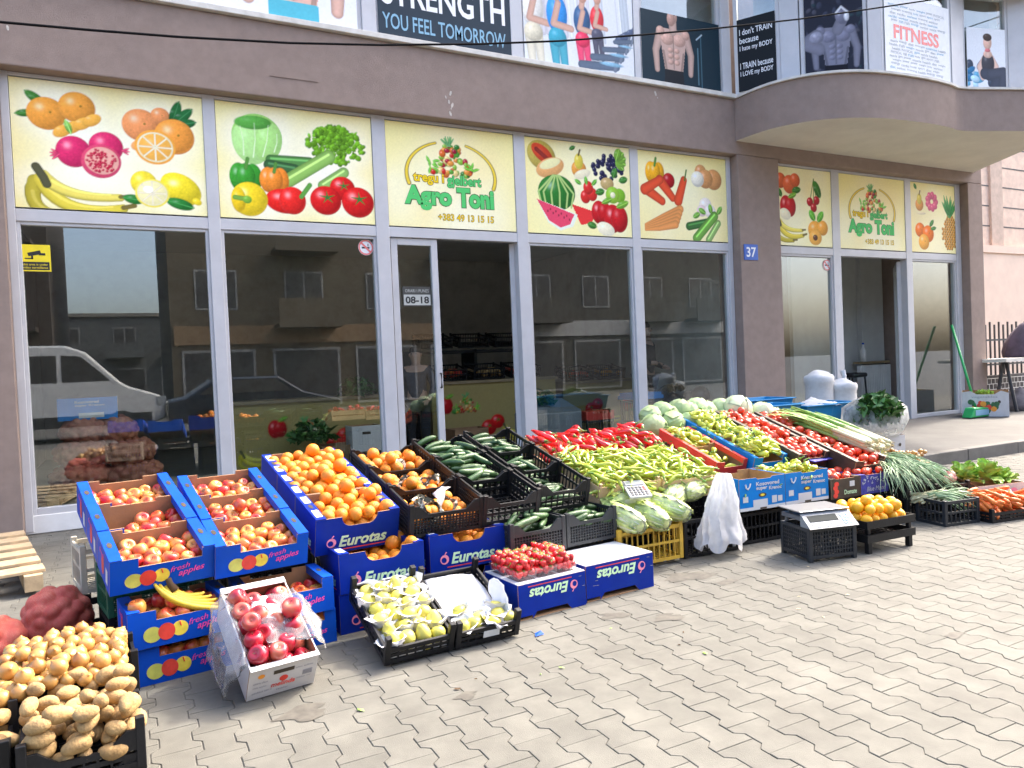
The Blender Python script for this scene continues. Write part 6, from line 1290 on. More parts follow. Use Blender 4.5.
# ---- white printed box, green broom by the right pillar
F = T(12.22, 7.52, .166) @ RZ(R(-60)) @ SC(.60, .85, .95); t = carton('produce_box', 'white printed box with colourful fruit picture, standing by the right pillar', 'box', 1.08, .42, .44, m_wcd, None, [(0, 0), (1.08, 0), (1.08, .40), (.9, .44), (.75, .38), (.35, .38), (.2, .44), (0, .42)], [(0, 0), (1.08, 0), (1.08, .44), (0, .44)], 0); put(t, F)
b = MB(); g = random.Random(6)
for k in range(26): b.disc(.5+g.gauss(0, .2), .17+g.gauss(0, .045), g.uniform(.03, .075), g.uniform(.03, .06), -.0015-.0002*k, 0 if k < 14 else g.choice([1, 2, 3]))
b.build('printed_fruit', [M('dark green print', (.03, .12, .04), .5, .3, 20), m_mag, M('orange print', (.8, .3, .03)), m_rpr], t); text('vegetables', .22, .31, .6, .045, m_gtx, t, -.0015, .01); b = MB(); [b.disc(x, .25, .035, .028, -.0015) for x in (.2, .86)]; b.build('vent_hole', m_brk, t); part(leafmass(70, (.25, .1, .06), 9, m_let, .05), 'leaves', t, T(.5, .2, .38))
t = thing('broom', 'green broom leaning on the glass beside the white printed box', 'broom', T(11.95, 7.28, .172)); m_grn = M('green plastic', (.02, .36, .10), .4, .08); b = MB(); b.tube([(.36, .06, .10), (.50, .52, 1.52)], .02, 8); b.build('handle', m_grn, t, True); b = MB(); b.prism([(-.02, .0), (.66, .0), (.60, .14), (.08, .16)], -.08, .08); b.build('head', m_grn, t, bevel=.015); b = MB(); b.box(.1, -.085, .03, .5, -.081, .12); b.build('bristle_panel', m_tbl, t)
# ---- far left: potatoes, onions, red nets, pallet
F = T(-.35, 2.655, .085) @ RZ(R(3)); pc = crate('fruit_crate', 'black crate heaped with potatoes in the near left corner', m_blk_p, .345, .26, .125, 'black crates of potatoes and onions', .045, .035); put(pc, F)
POT = lambda g: g.uniform(0, 6.28)
drop(F, 'potato', ME['pot'], .105, .033, 76, .345, .36, .02, 'brown potato heaped in the near left black crate', 'potato', 'potatoes in the near left crate', POT, 300, hill=lambda u, v: .05*(1-((u-.45)/.7)**2)*(.6+.7*v), over=.012, sink=.8, tries=9, scale=(.66, .92))
copy_tree(pc, T(-.35, 2.66, -.045) @ RZ(R(3)) @ T(0, 0, .05), 'black crate on the ground under the nearest potato crate')
copy_tree(pc, T(-.72, 2.70, .085) @ RZ(R(4)), 'black crate of potatoes cut off by the left edge')
drop(T(-.72, 2.70, .085) @ RZ(R(4)), 'potato', ME['pot'], .105, .033, 26, .345, .30, .08, 'brown potato in the black crate cut off by the left edge', 'potato', 'potatoes in the crate at the left edge', POT, 301, 3, over=.03, sink=.85)
F = T(-.40, 2.94, .13) @ RZ(R(4)); copy_tree(pc, F, 'black crate of onions behind the potatoes')
for k, p in enumerate(settle(125, .0265, .42, .50, 310, .0)): inst(ME['onion'], 'onion', 'yellow brown onion in the heap behind the potatoes', 'onion', T(-.47, 2.95, .175+.0) @ T(p[0], p[1], p[2]+.115*(1-abs(p[0]-.2)*1.6)) @ arot(1.4) @ SC(*(rnd.uniform(.75, 1.0),)*3), 'onions in the heap behind the potatoes')
copy_tree(pc, T(-.36, 3.22, .12) @ RZ(R(4)), 'black crate behind, carrying the back half of the onions'); sup(m_blk_p, 'black crate on the ground under the onions', -.46, 2.98, .004, .44, .48, .11, 4)
def netsack(label, mw, sx, sy, sz, n, seed, mt=None, cat='sack'):
    t = thing('potato_sack' if cat == 'sack' else 'onion_sack', label, 'sack', mw, 'red net sacks'); from mathutils import noise
    b = MB(); b.ell((0, 0, 0), (1, 1, 1), 84, 56); me = b.mesh('net', mt or m_net, True); g = np.random.RandomState(seed); m_ = int(n*5)
    k_ = np.arange(m_)+.5; ph = np.arccos(1-2*k_/m_); th = math.pi*(1+5**.5)*k_; P = np.stack([np.cos(th)*np.sin(ph), np.sin(th)*np.sin(ph), np.cos(ph)], 1)+g.normal(0, .09, (m_, 3)); P /= np.linalg.norm(P, axis=1)[:, None]
    rad = .040*g.uniform(.8, 1.2, m_); C_ = P*np.array([sx, sy, sz])*g.uniform(.93, 1.03, m_)[:, None]; C_ *= (1-rad/np.linalg.norm(C_, axis=1))[:, None]
    for v in me.vertices:
        d = np.array(v.co); d /= np.linalg.norm(d); dc = C_ @ d; q = rad**2-(C_**2).sum(1)+dc**2; ok = (q > 0) & (dc > 0)
        base = .86/math.sqrt((d[0]/sx)**2+(d[1]/sy)**2+(d[2]/sz)**2); r_ = max(base, (dc[ok]+np.sqrt(q[ok])).max() if ok.any() else 0); v.co = Vector(d*r_)
        if v.co.z < -sz*.78: v.co.z = -sz*.78
    me.update(); part(me, 'net', t); return t
netsack('red net sack of potatoes, right of the two behind the onions', T(-.365, 4.26, .16) @ RZ(.3), .165, .16, .195, 13, 1); netsack('red net sack of potatoes cut off by the left edge', T(-.64, 4.06, .15) @ RZ(-.2), .20, .17, .17, 13, 2)
t = thing('wooden_pallet', 'pale wooden pallet lying by the left wall behind the red net sacks', 'pallet', T(-1.52, 5.40, .03) @ RZ(R(10)) @ SC(1, 1.55, 1))
m_pal = M('pale pallet wood', (.44, .325, .19), .85, .15, 14, .2, 60)
for k in range(6): b = MB(); b.box(0, .04+.19*k, .10, 1.02, .04+.19*k+.115, .122); b.build('slat', m_pal, t, bevel=.003)
for k in range(3): b = MB(); b.box(.02+.44*k, 0, .0, .12+.44*k, 1.12, .099); b.build('bearer', m_pal, t)
b = MB(); b.add([(0, 0, 0), (.05, .004, 0), (.045, .03, .012), (.01, .028, .004)], [(0, 1, 2, 3)]); inst(b.mesh('scrap', m_blue), 'plastic_scrap', 'tiny blue scrap on the paving by the pear crate corner', 'litter', T(1.70, 3.16, .004))

for k in range(16):
    g = random.Random(70+k); x, y = ((g.uniform(.6, 2.6), g.uniform(2.5, 3.1)) if k % 3 else (g.uniform(2.6, 5.5), g.uniform(2.2, 3.3))); l = g.uniform(.008, .02); b = MB()
    b.add([(-l, 0, .001), (-l*.3, -l*.5, .003), (l*.6, -l*.35, .002), (l, 0, .005), (l*.4, l*.45, .003), (-l*.4, l*.4, .004), (0, 0, .006)], [(0, 1, 6), (1, 2, 6), (2, 3, 6), (3, 4, 6), (4, 5, 6), (5, 0, 6)])
    inst(b.mesh('leaf_scrap', (m_root, m_brs, m_leek)[k % 3]), 'leaf_scrap', 'tiny dry leaf scrap lying on the paving in front of the display', 'litter', T(x, y, .002) @ RZ(g.uniform(0, 6)), 'tiny scraps on the paving')
# ------------------------------------------------------------------ inside the shop
m_ctr = M('counter wood', (.30, .22, .12), .5, .15, 6)
def counter(name, label, x, y, w, h, seed):
    t = thing(name, label, 'counter', T(x, y, .15), 'shop counters inside'); b = MB(); b.box(0, .02, 0, w, .6, h); b.build('body', m_ctr, t); b = MB(); b.box(-.02, -.02, h+.001, w+.02, .62, h+.04); b.build('top', m_ctr, t)
    c = Cv(w/h, 70, (.40, .31, .12)); g = random.Random(seed)
    for k in range(int(w*3)):
        x0 = .2+k*w/h/(w*3); q = (k+seed) % 4; yy = g.uniform(.3, .7)
        if q == 0: tomato_(c, x0, yy, .13); tomato_(c, x0+.15, yy+.08, .12)
        elif q == 1: banana_(c, x0-.1, yy-.2, .42)
        elif q == 2: apple_(c, x0, yy, .13); leafp(c, x0+.1, yy-.1, .16, .09, .2)
        else: heap_(c, x0, yy-.1, .18, k)
    c.build('printed_front', w, h, t, None, .012); return t
counter('shop_counter', 'counter with a printed fruit front behind the window left of the door', 1.05, 9.1, 1.9, .85, 1)
counter('shop_counter', 'counter with a printed fruit front seen through the open door', 3.75, 9.7, 2.0, .95, 2)
counter('shop_counter', 'counter with a printed fruit front behind the window right of the door', 6.0, 9.9, 1.6, .85, 3)
def inner_crate(label, x, y, z, kind, n, r, s=1):
    F = T(x, y, z) @ RX(R(12)); t = crate('plastic_crate', label, m_blk_p, .5, .38, .16, 'crates inside the shop', 0, .012); put(t, F)
    mat = ME[kind]; lb = label.split(',')[0].replace('crate of ', 'crate with ')
    for p in settle(n, r, .47, .35, int(x*50+z*9), .03, None, 120): mm = mat[rnd.randrange(len(mat))] if isinstance(mat, list) else mat; inst(mm, {'apple': 'apple', 'lemon': 'citrus_fruit', 'tomato': 'tomato', 'onion': 'onion', 'pot': 'potato'}[kind], 'produce lying in the '+lb, {'apple': 'apple', 'lemon': 'citrus fruit', 'tomato': 'tomato', 'onion': 'onion', 'pot': 'potato'}[kind], F @ T(p[0]+.015, p[1]+.015, p[2]) @ rot(), 'produce in the '+lb)
k_ = 0
for x, y, z, kd, nm in ((3.8, 9.72, 1.15, 'apple', 'apples, left on the counter seen through the door'), (4.4, 9.72, 1.15, 'pot', 'potatoes, middle of the counter seen through the door'), (5.0, 9.72, 1.15, 'tomato', 'tomatoes, right on the counter seen through the door'), (6.1, 9.95, 1.05, 'tomato', 'tomatoes, left behind the window right of the door'), (6.7, 9.95, 1.05, 'lemon', 'citrus fruit, right behind the window right of the door')):
    inner_crate('black crate of '+nm, x, y, z, kd, 16, .038)
for k, (x, z) in enumerate(((3.8, 1.5), (4.4, 1.5), (5.0, 1.5))): t = crate('plastic_crate', ('left', 'middle', 'right')[k]+' empty black crate on the rack above the counter inside', m_blk_p, .5, .38, .16, 'crates inside the shop', 0, .012); put(t, T(x, 10.2, z+.12) @ RX(R(12)))
t = thing('rack', 'dark rack behind the counter inside the shop', 'rack', T(3.7, 10.2, .15)); b = MB(); [b.box(x, 0, 0, x+.04, .5, 1.45) for x in (0, .95, 1.9)]; b.build('post', m_blk_p, t); b = MB(); b.box(0, .0, 1.40, 1.94, .5, 1.44); b.build('shelf', m_blk_p, t)
def bush(label, x, y, z, s, seed, col=None): t = thing('green_bundle', label, 'greens', T(x, y, z), 'bundles of greens inside'); part(leafmass(160, (s, s, s*.9), seed, col or m_dkl, .06), 'leaves', t); b = MB(); b.tube([(0, 0, -.0), (0, 0, s*.4)], [.05, .02], 7); b.build('stalk', m_stalk, t)
bush('bundle of dark greens on the counter left of the door', 2.55, 9.2, 1.05, .24, 1); bush('bundle of greens low in front of the left counter', 1.9, 8.8, .55, .28, 2); bush('bundle of greens behind the window right of the door', 4.9, 8.7, .8, .22, 3); bush('darker bundle of greens low behind the window right of the door', 5.25, 8.8, .55, .28, 4)
for k, (x, y, z, lb) in enumerate(((1.95, 8.6, .15, 'brown carton on the floor behind the window left of the door'), (3.9, 9.3, .15, 'brown carton on the floor in the open doorway'))): t = carton('cardboard_box', lb, 'box', .5, .35, .34, m_card, None, [(0, 0), (.5, 0), (.5, .34), (0, .34)], [(0, 0), (.5, 0), (.5, .34), (0, .34)], 0); put(t, T(x, y, z))
t = carton('cardboard_box', 'white carton on a small stand behind the window left of the door', 'box', .34, .3, .30, m_wcd, None, [(0, 0), (.34, 0), (.34, .30), (0, .30)], [(0, 0), (.34, 0), (.34, .30), (0, .30)], 0); put(t, T(2.28, 8.5, .40)); b = MB(); b.box(.12, -.0015, .2, .22, -.0005, .23); b.build('hand_hole', m_brk, t)
sup(m_gry_p, 'grey crate under the white carton inside', 2.26, 8.5, .155, .38, .32, .23)
t = carton('pepper_tray', 'red tray of tomatoes just inside the window behind the red peppers', 'tray', .45, .35, .12, m_redc, None, None, None, .0); F = put(t, T(5.40, 8.35, .55)); fill(F, 'tomato', ME['tomato'], .036, 24, .45, .35, .05, 'tomato in the red tray just inside the window', 'tomato', 'tomatoes in the red tray inside', .01, 411)
sup(m_gry_p, 'tall grey crate under the red tray inside', 5.40, 8.35, .155, .44, .34, .385)
t = thing('chest_freezer', 'pale grey chest cooler just inside the window right of the door', 'cooler', T(4.55, 8.3, .15)); b = MB(); b.box(0, 0, 0, .75, .5, .55); b.build('body', m_pan, t, bevel=.02); b = MB(); b.add([(0, 0, .552), (.75, 0, .552), (.75, .5, .70), (0, .5, .70)], [(0, 1, 2, 3)]); b.build('lid', m_pan, t)
# stacked nets, pallet and blue carton behind the far left pane
t = thing('wooden_pallet', 'wooden pallet inside the far left window under stacked nets', 'pallet', T(-.75, 8.25, .155)); b = MB(); [b.box(0, .02+.16*k, .09, 1.1, .12+.16*k, .11) for k in range(5)]; b.build('slat', m_pal, t); b = MB(); [b.box(.02+.48*k, 0, 0, .12+.48*k, .78, .089) for k in range(3)]; b.build('bearer', m_pal, t)
m_net2 = net_mat('dark red net sack', (.34, .045, .04), (.30, .10, .06), (.48, .25, .14))
for k, (x, z, s) in enumerate(((-.45, .40, 1), (.02, .39, .98), (-.42, .64, .95), (-.02, .62, .9), (-.40, .86, .8), (-.12, .85, .7))): netsack(('bottom left', 'bottom right', 'middle left', 'middle right', 'top left', 'top right')[k]+' dark red net of onions in the stack inside the far left window', T(x, 8.6, z), .30*s, .26*s, .16, 20, 20+k, m_net2, 'onion')
t = carton('pepper_carton', 'bright blue carton on top of the nets inside the far left window', 'carton', .52, .36, .22, m_sky, None, [(0, 0), (.52, 0), (.52, .22), (0, .22)], [(0, 0), (.52, 0), (.52, .22), (0, .22)], 0); put(t, T(-.62, 8.5, .97)); text('Kosovored', .15, .165, .21, .028, m_wpr, t, -.002, .03); text('super Krenoc', .15, .13, .26, .026, m_wpr, t, -.002, .03); b = MB(); b.box(.18, -.0015, .02, .40, -.0005, .07); b.build('printed_panel', m_wpr, t)
# right hand shop
t = thing('radiator', 'white ribbed radiator inside the right hand doorway', 'radiator', T(12.06, 9.28, .2)); b = MB(); [b.box(.05*k, 0, .0, .05*k+.035, .09, .85) for k in range(17)]; b.build('ribs', m_white, t, bevel=.006); b = MB(); b.box(-.02, .02, .88, .85, .16, .92); b.build('shelf', m_ctr, t)
b = MB(); b.box(10.6, 9.52, .155, 12.3, 9.6, 3.45); b.box(12.302, 9.42, .155, 12.92, 9.6, 3.45); o = b.build('partition_wall', M('pale partition', (.52, .52, .50), .8, .06, 4)); o['label'] = 'pale interior wall behind the radiator of the right hand shop'; o['category'] = 'wall'
t = thing('bottle', 'white bottle on the shelf above the radiator', 'bottle', T(12.2, 9.33, 1.12)); b = MB(); b.lathe([(.01, 0), (.05, 0), (.052, .2), (.02, .27), (.018, .32)], 12); b.build('body', m_white, t, True); b = MB(); b.lathe([(.02, .321), (.02, .35)], 10); b.build('cap', m_blue, t)
t = thing('stool', 'black stool standing inside the right hand doorway', 'stool', T(11.55, 9.1, .155)); b = MB(); b.box(-.2, -.2, .70, .2, .2, .78); b.build('seat', m_dark, t, bevel=.03)
for x in (-.16, .16):
    for y in (-.16, .16): b = MB(); b.tube([(x*1.2, y*1.2, 0), (x, y, .70)], .016, 7); b.build('leg', m_dark, t)
# ------------------------------------------------------------------ people seen dimly through the panes
def person(label, mw, jacket, pants, pose, hairc=(.03, .02, .015)):
    t = thing('person', label, 'person', mw, None)
    J = dict(pel=(0, 0, .92, .13), wai=(0, .0, 1.08, .125), che=(0, .01, 1.30, .15), nec=(0, .0, 1.46, .058), hd0=(0, -.01, 1.54, .075), hd1=(0, -.02, 1.63, .095), hd2=(0, -.005, 1.70, .075),
             shl=(-.18, .01, 1.40, .065), ell=(-.25, .02, 1.13, .048), wrl=(-.22, -.14, .96, .032), hal=(-.20, -.21, .93, .035), shr=(.18, .01, 1.40, .065), elr=(.25, .02, 1.13, .048), wrr=(.22, -.14, .96, .032), har=(.20, -.21, .93, .035),
             hpl=(-.10, 0, .86, .095), knl=(-.11, -.02, .48, .065), anl=(-.11, .02, .09, .045), tol=(-.12, -.13, .04, .035), hpr=(.10, 0, .86, .095), knr=(.11, -.02, .48, .065), anr=(.11, .02, .09, .045), tor=(.12, -.13, .04, .035))
    J.update(pose); E = [('pel', 'wai'), ('wai', 'che'), ('che', 'nec'), ('nec', 'hd0'), ('hd0', 'hd1'), ('hd1', 'hd2'), ('che', 'shl'), ('shl', 'ell'), ('ell', 'wrl'), ('wrl', 'hal'), ('che', 'shr'), ('shr', 'elr'), ('elr', 'wrr'), ('wrr', 'har'), ('pel', 'hpl'), ('hpl', 'knl'), ('knl', 'anl'), ('anl', 'tol'), ('pel', 'hpr'), ('hpr', 'knr'), ('knr', 'anr'), ('anr', 'tor')]
    def skin(nm, keys, mat, grow):
        ks = [k for k in J if k in keys]; me = bpy.data.meshes.new(nm); me.from_pydata([J[k][:3] for k in ks], [(ks.index(a), ks.index(c)) for a, c in E if a in ks and c in ks], []); me.materials.append(mat)
        o = bpy.data.objects.new(nm, me); COL.objects.link(o); o.parent = t; md = o.modifiers.new('k', 'SKIN'); md.use_smooth_shade = True; o.modifiers.new('s', 'SUBSURF').levels = 2
        lay = me.skin_vertices[0] if me.skin_vertices else None
        if lay is None: bm_ = None
        for i, k in enumerate(ks): lay.data[i].radius = (J[k][3]*grow,)*2; lay.data[i].use_root = (i == 0)
        return o
    import bmesh
    def skin2(nm, keys, mat, grow):
        ks = [k for k in J if k in keys]; bm = bmesh.new(); ly = bm.verts.layers.skin.verify(); vs = {}
        for i, k in enumerate(ks): v = bm.verts.new(J[k][:3]); v[ly].radius = (J[k][3]*grow,)*2; v[ly].use_root = (i == 0); vs[k] = v
        for a, c in E:
            if a in vs and c in vs: bm.edges.new((vs[a], vs[c]))
        me = bpy.data.meshes.new(nm); bm.to_mesh(me); bm.free(); me.materials.append(mat); o = bpy.data.objects.new(nm, me); COL.objects.link(o); o.parent = t
        md = o.modifiers.new('k', 'SKIN'); md.use_smooth_shade = True; s = o.modifiers.new('s', 'SUBSURF'); s.levels = 2; s.render_levels = 2; return o
    skin2('body', set(J), M('skin', (.50, .30, .22), .55, .08), 1)
    skin2('jacket', {'pel', 'wai', 'che', 'shl', 'ell', 'wrl', 'shr', 'elr', 'wrr'}, jacket, 1.16); skin2('trousers', {'pel', 'hpl', 'knl', 'anl', 'hpr', 'knr', 'anr'}, pants, 1.12)
    h = Vector(J['hd1'][:3]); b = MB(); b.ell((h.x, h.y+.025, h.z+.045), (.092, .10, .085), 14, 9); b.build('hair', M('dark hair', hairc, .7, .2), t, True)
    b = MB(); [b.ell((h.x+s*.034, h.y-.088, h.z+.005), (.012, .010, .008), 8, 6) for s in (-1, 1)]; b.build('eye', m_blk, t); b = MB(); b.ell((h.x, h.y-.10, h.z-.02), (.012, .02, .022), 8, 6); [b.ell((h.x+s*.09, h.y+.005, h.z-.01), (.012, .02, .028), 8, 6) for s in (-1, 1)]; b.build('face_detail', MATS['skin'], t, True)
    for s, k, w in ((-1, 'hal', 'wrl'), (1, 'har', 'wrr')):
        q = Vector(J[k][:3]); d = (q-Vector(J[w][:3])).normalized(); side = d.cross(Vector((0, 0, 1))).normalized(); b = MB()
        for f in range(4): p = q+side*(f-1.5)*.018; L = (.06, .07, .075, .06)[f]; b.tube([p, p+d*L*.5, p+d*L*.8+Vector((0, 0, -.02)), p+d*L*.9+Vector((0, 0, -.04))], [.009, .0085, .008, .006], 6)
        b.tube([q+side*.03*s, q+side*.05*s+d*.03, q+side*.05*s+d*.055], [.010, .009, .006], 6); b.build('fingers', MATS['skin'], t, True)
    return t
m_j1 = M('dark jacket', (.025, .028, .03), .8, .3, 30); m_j2 = M('navy jacket', (.02, .03, .05), .8, .3, 30); m_p1 = M('dark trousers', (.02, .02, .024), .85, .2)
person('person in a dark jacket standing inside the window left of the brown pillar', T(7.02, 9.15, .155) @ RZ(R(20)), m_j1, m_p1, dict(ell=(-.27, -.02, 1.15, .05), wrl=(-.14, -.22, 1.12, .034), hal=(-.09, -.28, 1.12, .036), wrr=(.16, -.24, 1.05, .034), har=(.11, -.30, 1.05, .036)))
person('short person in navy clothes standing inside behind the narrow door leaf', T(3.28, 9.0, .155) @ RZ(R(-35)) @ SC(.86, .86, .84), m_j2, m_p1, {})
t = thing('goods_pile', 'dark pile of bags and dried goods inside the window left of the pillar', 'goods', T(7.1, 8.55, .155)); b = MB()
g = random.Random(2)
[b.ell((g.uniform(-.45, .5), g.uniform(-.1, .15), g.uniform(.2, .62)), (g.uniform(.12, .22), g.uniform(.1, .16), g.uniform(.1, .2)), 12, 8) for k in range(12)]; part(noisy(b.mesh('bags', M('dark bags', (.03, .028, .03), .4, .5, 8), True), .04, 6, 3), 'bags', t); part(leafmass(60, (.2, .12, .10), 5, M('dried plants', (.20, .13, .04), .8, .3), .05), 'dried_plants', t, T(-.15, -.1, .72))
t = inst(MB().box(0, 0, 0, .5, .4, .05).box(.02, .02, .05, .48, .38, .09).mesh('tray', m_sky), 'tray', 'pale blue tray inside the window above the green cabbages', 'tray', T(6.2, 8.35, .78)); sup(m_gry_p, 'tall grey crate under the pale blue tray inside', 6.22, 8.36, .155, .46, .36, .60)
# ------------------------------------------------------------------ far right: neighbour, fence, table
m_peach = M('peach render', (.86, .64, .48), .9, .05, 3, dirt=(.78, .57, .43), dscale=1.2); m_blockw = M('bare blocks', (.80, .58, .43), .9, .10, 6, .3, 60, dirt=(.62, .46, .35), dscale=2)
nb = thing('neighbour_house', 'peach rendered house with bare blockwork above, right of the shop', 'building', T(20, 11, 0))
b = MB(); b.box(-6.6, 0, -.1, 12, 5, 3.75); b.build('wall', m_peach, nb)
b = MB(); b.box(-6.6, .12, 3.751, 12, 5, 9)
b.build('block_wall', m_blockw, nb); b = MB(); b.box(-6.6, -.04, 3.62, 12, .115, 3.80); b.build('string_course', m_peach, nb)
for x in (-3.1, -.6, 3): b = MB(); b.box(x, .06, 3.801, x+.5, .119, 9); b.build('concrete_column', M('raw concrete', (.60, .44, .33), .9, .12, 6), nb)
b = MB(); [b.box(-6.6, .113, z, 12, .1195, z+.03) for z in (4.3, 4.8, 5.3, 5.8, 6.3, 6.8, 7.3)]; b.build('mortar_joint', m_kerb, nb)
b = MB(); b.box(-3.62, .05, 5.25, -3.2, .1185, 6.6); b.build('window', m_dark, nb); b = MB(); b.box(-3.66, .03, 5.17, -3.15, .112, 5.24); b.build('sill', m_white, nb)
t = thing('metal_fence', 'dark metal picket fence on a brick base, right of the shop', 'fence', T(13.36, 8.05, .15)); b = MB(); b.box(.0, 0, 0, 2.6, .2, .62); b.build('brick_base', M('grey brick', (.10, .09, .09), .9, .3, 12), t)
b = MB(); [b.box(.0, -.004, .10*k+.06, 2.6, 0.0, .10*k+.072) for k in range(6)]; [b.box(.12*k+.06*(j % 2), -.004, .072+.10*j, .12*k+.06*(j % 2)+.012, 0, .16+.10*j) for j in range(5) for k in range(21)]; b.build('mortar_joint', m_white, t)
m_iron = M('dark iron', (.03, .03, .035), .5, .2)
for k in range(18): b = MB(); b.box(.06+.14*k, .08, .621, .085+.14*k, .105, 1.55+.05*(k % 2)); b.build('picket', m_iron, t)
b = MB(); b.box(.16, .05, .0, .30, .19, 1.55); b.build('post', m_iron, t); b = MB(); [b.box(0, .083, z, 2.55, .10, z+.035) for z in (.8, 1.25)]; b.build('rail', m_iron, t)
t = thing('plank_table', 'pale plank on trestles in front of the metal fence', 'table', T(13.2, 7.35, .165)); b = MB(); b.box(.0, 0, .86, 1.9, .45, .92); b.build('table_top', m_trim, t); 
for x in (.35, 1.6): b = MB(); b.tube([(x, .05, 0), (x, .2, .86)], .03, 7); b.tube([(x, .40, 0), (x, .25, .86)], .03, 7); b.build('leg', m_iron, t)
b = MB(); b.lathe([(.32, 0), (.34, .1), (.30, .25), (.2, .42), (.08, .58), (.02, .62)], 14, 0, None, 7, .10); inst(noisy(b.mesh('covered_bundle', M('dark purple cloth', (.065, .05, .075), .8, .25, 8), True), .05, 5, 2), 'covered_bundle', 'dark purple cloth bundle lying on the pale plank by the fence', 'bundle', T(14.28, 7.62, 1.09))
b = MB(); b.lathe([(.32, 0), (.33, .1), (.25, .25), (.1, .36), (.02, .4)], 14, 0, None, 6, .08); inst(noisy(b.mesh('grey_bundle', M('grey cloth', (.16, .14, .14), .85, .25, 8), True), .05, 5, 4), 'grey_bundle', 'greyish cloth bundle on the platform below the pale plank', 'bundle', T(13.95, 7.55, .165) @ SC(1, .7, 1))
# ------------------------------------------------------------------ cable across the front
pts = [(-3.0, 5.6, 4.06), (-.4, 5.6, 3.76), (1.5, 5.6, 3.66), (2.8, 5.6, 3.72), (4.3, 5.6, 3.92), (5.6, 5.6, 4.18), (6.6, 5.6, 4.42), (8.5, 5.6, 4.98), (14, 5.6, 6.8)]
CABLE = [(0, 22), (90, 30), (180, 37), (290, 43), (380, 45), (480, 44), (560, 41), (640, 35), (720, 28), (800, 19), (870, 9), (930, 0), (1000, -12)]
pp = []
for px, py in CABLE: d = cf+cr*((px-512)/745)-cu*((py-384)/745); pp.append(Vector((0, 0, 1.32))+d*(5.6/d.y))
pp = [pp[0]+(pp[0]-pp[1])*2]+pp+[pp[-1]+(pp[-1]-pp[-2])*3]
b = MB(); b.tube(pp, .0085, 6); tag(b.build('overhead_cable', M('cable sheath', (.012, .012, .013), .95, .1, spec=.05), None, True), 'thin black cable sagging across the front of the building', 'cable')
# ------------------------------------------------------------------ the other side of the street, mirrored in the panes
m_oldw = M('weathered window frame', (.16, .16, .16), .7, .2, 3)
def house(label, x, y, w, d, h, mat, nx, nz, seed, base=None):
    t = thing('apartment_house', label, 'building', T(x, y, 0), 'houses across the street'); b = MB(); b.box(0, -d, -.1, w, 0, h); b.build('wall', mat, t); g = random.Random(seed)
    if base: b = MB(); b.box(.1, .002, 2.6, w-.1, .06, 3.3); b.build('shop_fascia', base, t)
    for i in range(nx):
        for j in range(nz):
            cx = w*(i+.5)/nx; z = 3.9+2.9*j; ww, hh = 1.5, 1.5
            if z+hh > h-.3: continue
            b = MB(); b.box(cx-ww/2, -.02, z, cx+ww/2, .03, z+hh, 0); b.box(cx-ww/2+.07, .025, z+.07, cx-.035, .034, z+hh-.07, 1); b.box(cx+.035, .025, z+.07, cx+ww/2-.07, .034, z+hh-.07, 1); b.build('window', [m_oldw, m_dark], t)
            if g.random() < .4: b = MB(); b.box(cx-ww*.8, .035, z-.75, cx+ww*.8, 1.1, z-.6); b.box(cx-ww*.8, 1.04, z-.6, cx+ww*.8, 1.1, z+.35); b.build('balcony', mat, t)
    for i in range(nx): cx = w*(i+.5)/nx; b = MB(); b.box(cx-1.3, -.01, .1, cx+1.3, .03, 2.4, 0); b.box(cx-1.2, .02, .2, cx+1.2, .034, 2.3, 1); b.build('shop_window', [m_oldw, m_dark], t)
    b = MB(); b.box(-.15, -d-.1, h, w+.15, .15, h+.25); b.build('roof', m_kerb, t); return t
house('dark red brick house across the street, left of the gap', -18, -14, 15.8, 9, 11, M('dark red brick', (.032, .024, .022), .9, .2, 6), 5, 3, 1)
house('ochre rendered house across the street, right of the gap', 1.5, -14, 13, 9, 10.5, M('ochre render', (.068, .054, .036), .9, .12, 3), 4, 3, 2, M('brown fascia', (.16, .10, .05), .7))
house('grey brown house across the street, further right', 15, -13.5, 16, 9, 12, M('grey brown render', (.05, .047, .042), .9, .12, 3), 5, 3, 3, M('grey fascia', (.25, .25, .25), .7))
house('low far block seen in the gap across the street', -9, -46, 18, 8, 6.2, M('far render', (.055, .06, .064), .9, .1), 5, 2, 4)
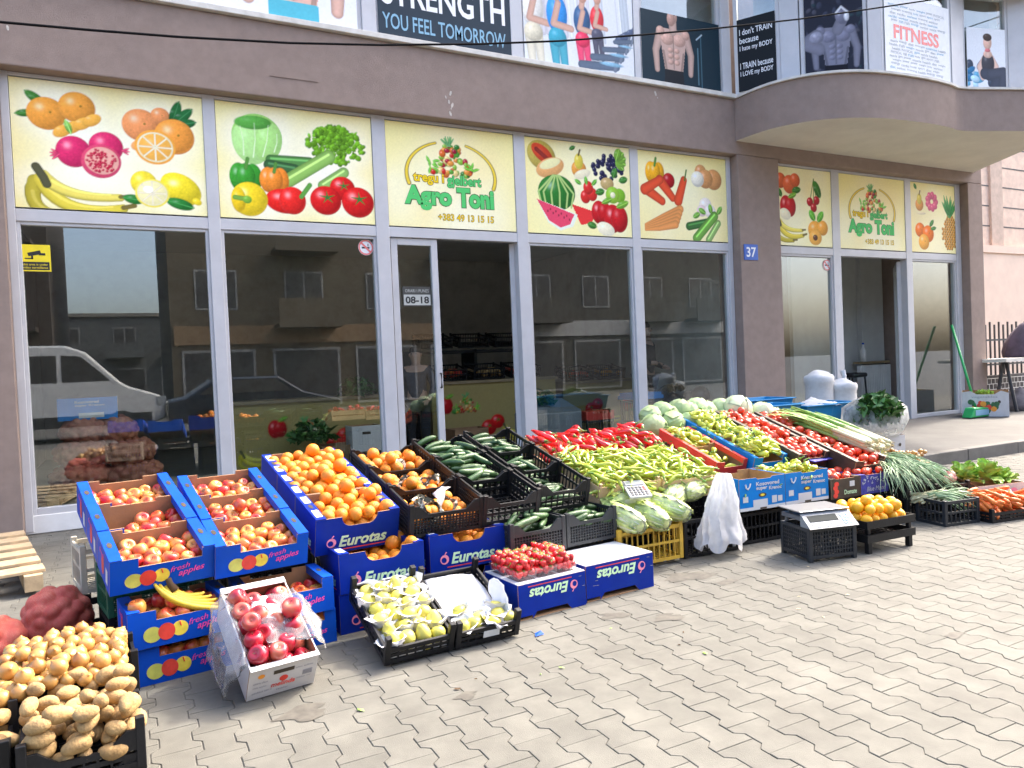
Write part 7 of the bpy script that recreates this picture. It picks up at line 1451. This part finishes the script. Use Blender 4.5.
# white van and dark car parked on the street
t = thing('parked_van', 'white delivery van parked across the street, mirrored in the far left window', 'van', T(0, -4.4, -.03))
side = [(-5.0, .35), (.55, .35), (.80, .45), (.82, .80), (.70, 1.02), (.05, 1.25), (-.15, 1.38), (-.85, 2.12), (-1.25, 2.28), (-4.8, 2.32), (-5.0, 2.2)]
b = MB(); b.prism([(x, z) for x, z in side], -1.9, 0); b.build('body', M('white van paint', (.42, .43, .44), .3, .03, 2, coat=.5), t, bevel=.05)
b = MB(); b.add([(-1.35, .004, 1.42), (-.35, .004, 1.42), (-.95, .004, 2.02), (-1.35, .004, 2.05)], [(0, 3, 2, 1)]); b.add([(-2.2, .004, 1.42), (-1.45, .004, 1.42), (-1.45, .004, 2.05), (-2.2, .004, 2.05)], [(0, 3, 2, 1)]); b.add([(-.10, -.15, 1.37), (-.10, -1.75, 1.37), (-.80, -1.7, 2.11), (-.80, -.2, 2.11)], [(0, 1, 2, 3)], 0, T(.02, 0, .02)); b.build('window', m_dark, t)
b = MB(); b.box(-5, .001, .36, .5, .012, .62); b.build('side_trim', m_gry_p, t); b = MB(); b.box(.62, -.35, .78, .835, .008, .98); b.build('headlight', m_pan, t)
for x in (-.15, -3.9):
    for y in (-.10, -1.75): w = MB(); w.lathe([(.2, -.11), (.34, -.11), (.34, .11), (.2, .11)], 20); o = w.build('wheel', m_dark, t, False); o.matrix_local = T(x, y, .35) @ RX(R(90)); b = MB(); b.lathe([(.02, -.115), (.19, -.115), (.19, .115), (.02, .115)], 14); o2 = b.build('rim', m_steel, o)
t = thing('parked_car', 'dark blue car parked across the street beside the white van', 'car', T(.85, -3.7, -.03))
b = MB(); b.prism([(0, .3), (4.1, .3), (4.15, .7), (3.2, .95), (2.6, 1.36), (1.1, 1.38), (.45, .95), (0, .85)], -1.7, 0); b.build('body', M('dark blue car paint', (.008, .013, .025), .25, .1, 2, coat=.6), t, bevel=.05)
b = MB(); b.add([(.68, .004, .98), (2.9, .004, .98), (2.5, .004, 1.30), (1.18, .004, 1.31)], [(0, 3, 2, 1)]); b.build('window', m_dark, t)
for x in (.8, 3.3):
    for y in (-.10, -1.6): w = MB(); w.lathe([(.19, -.1), (.31, -.1), (.31, .1), (.19, .1)], 20); o = w.build('wheel', m_dark, t); o.matrix_local = T(x, y, .31) @ RX(R(90)); b = MB(); b.lathe([(.02, -.104), (.18, -.104), (.18, .104), (.02, .104)], 14); b.build('rim', m_steel, o)

for k, (z0, z1, yy) in enumerate(((6.3, 7.4, -9), (7.0, 6.4, -9.5), (7.9, 8.0, -10))):
    b = MB(); b.tube([(-20+4*i, yy, z0+(z1-z0)*i/12-.5*(1-((i-6)/6)**2)) for i in range(13)], .02, 5); tag(b.build('street_cable', MATS['cable sheath'], None, True), ('lowest', 'middle', 'highest')[k]+' cable strung along the far side of the street, mirrored in the panes', 'cable')
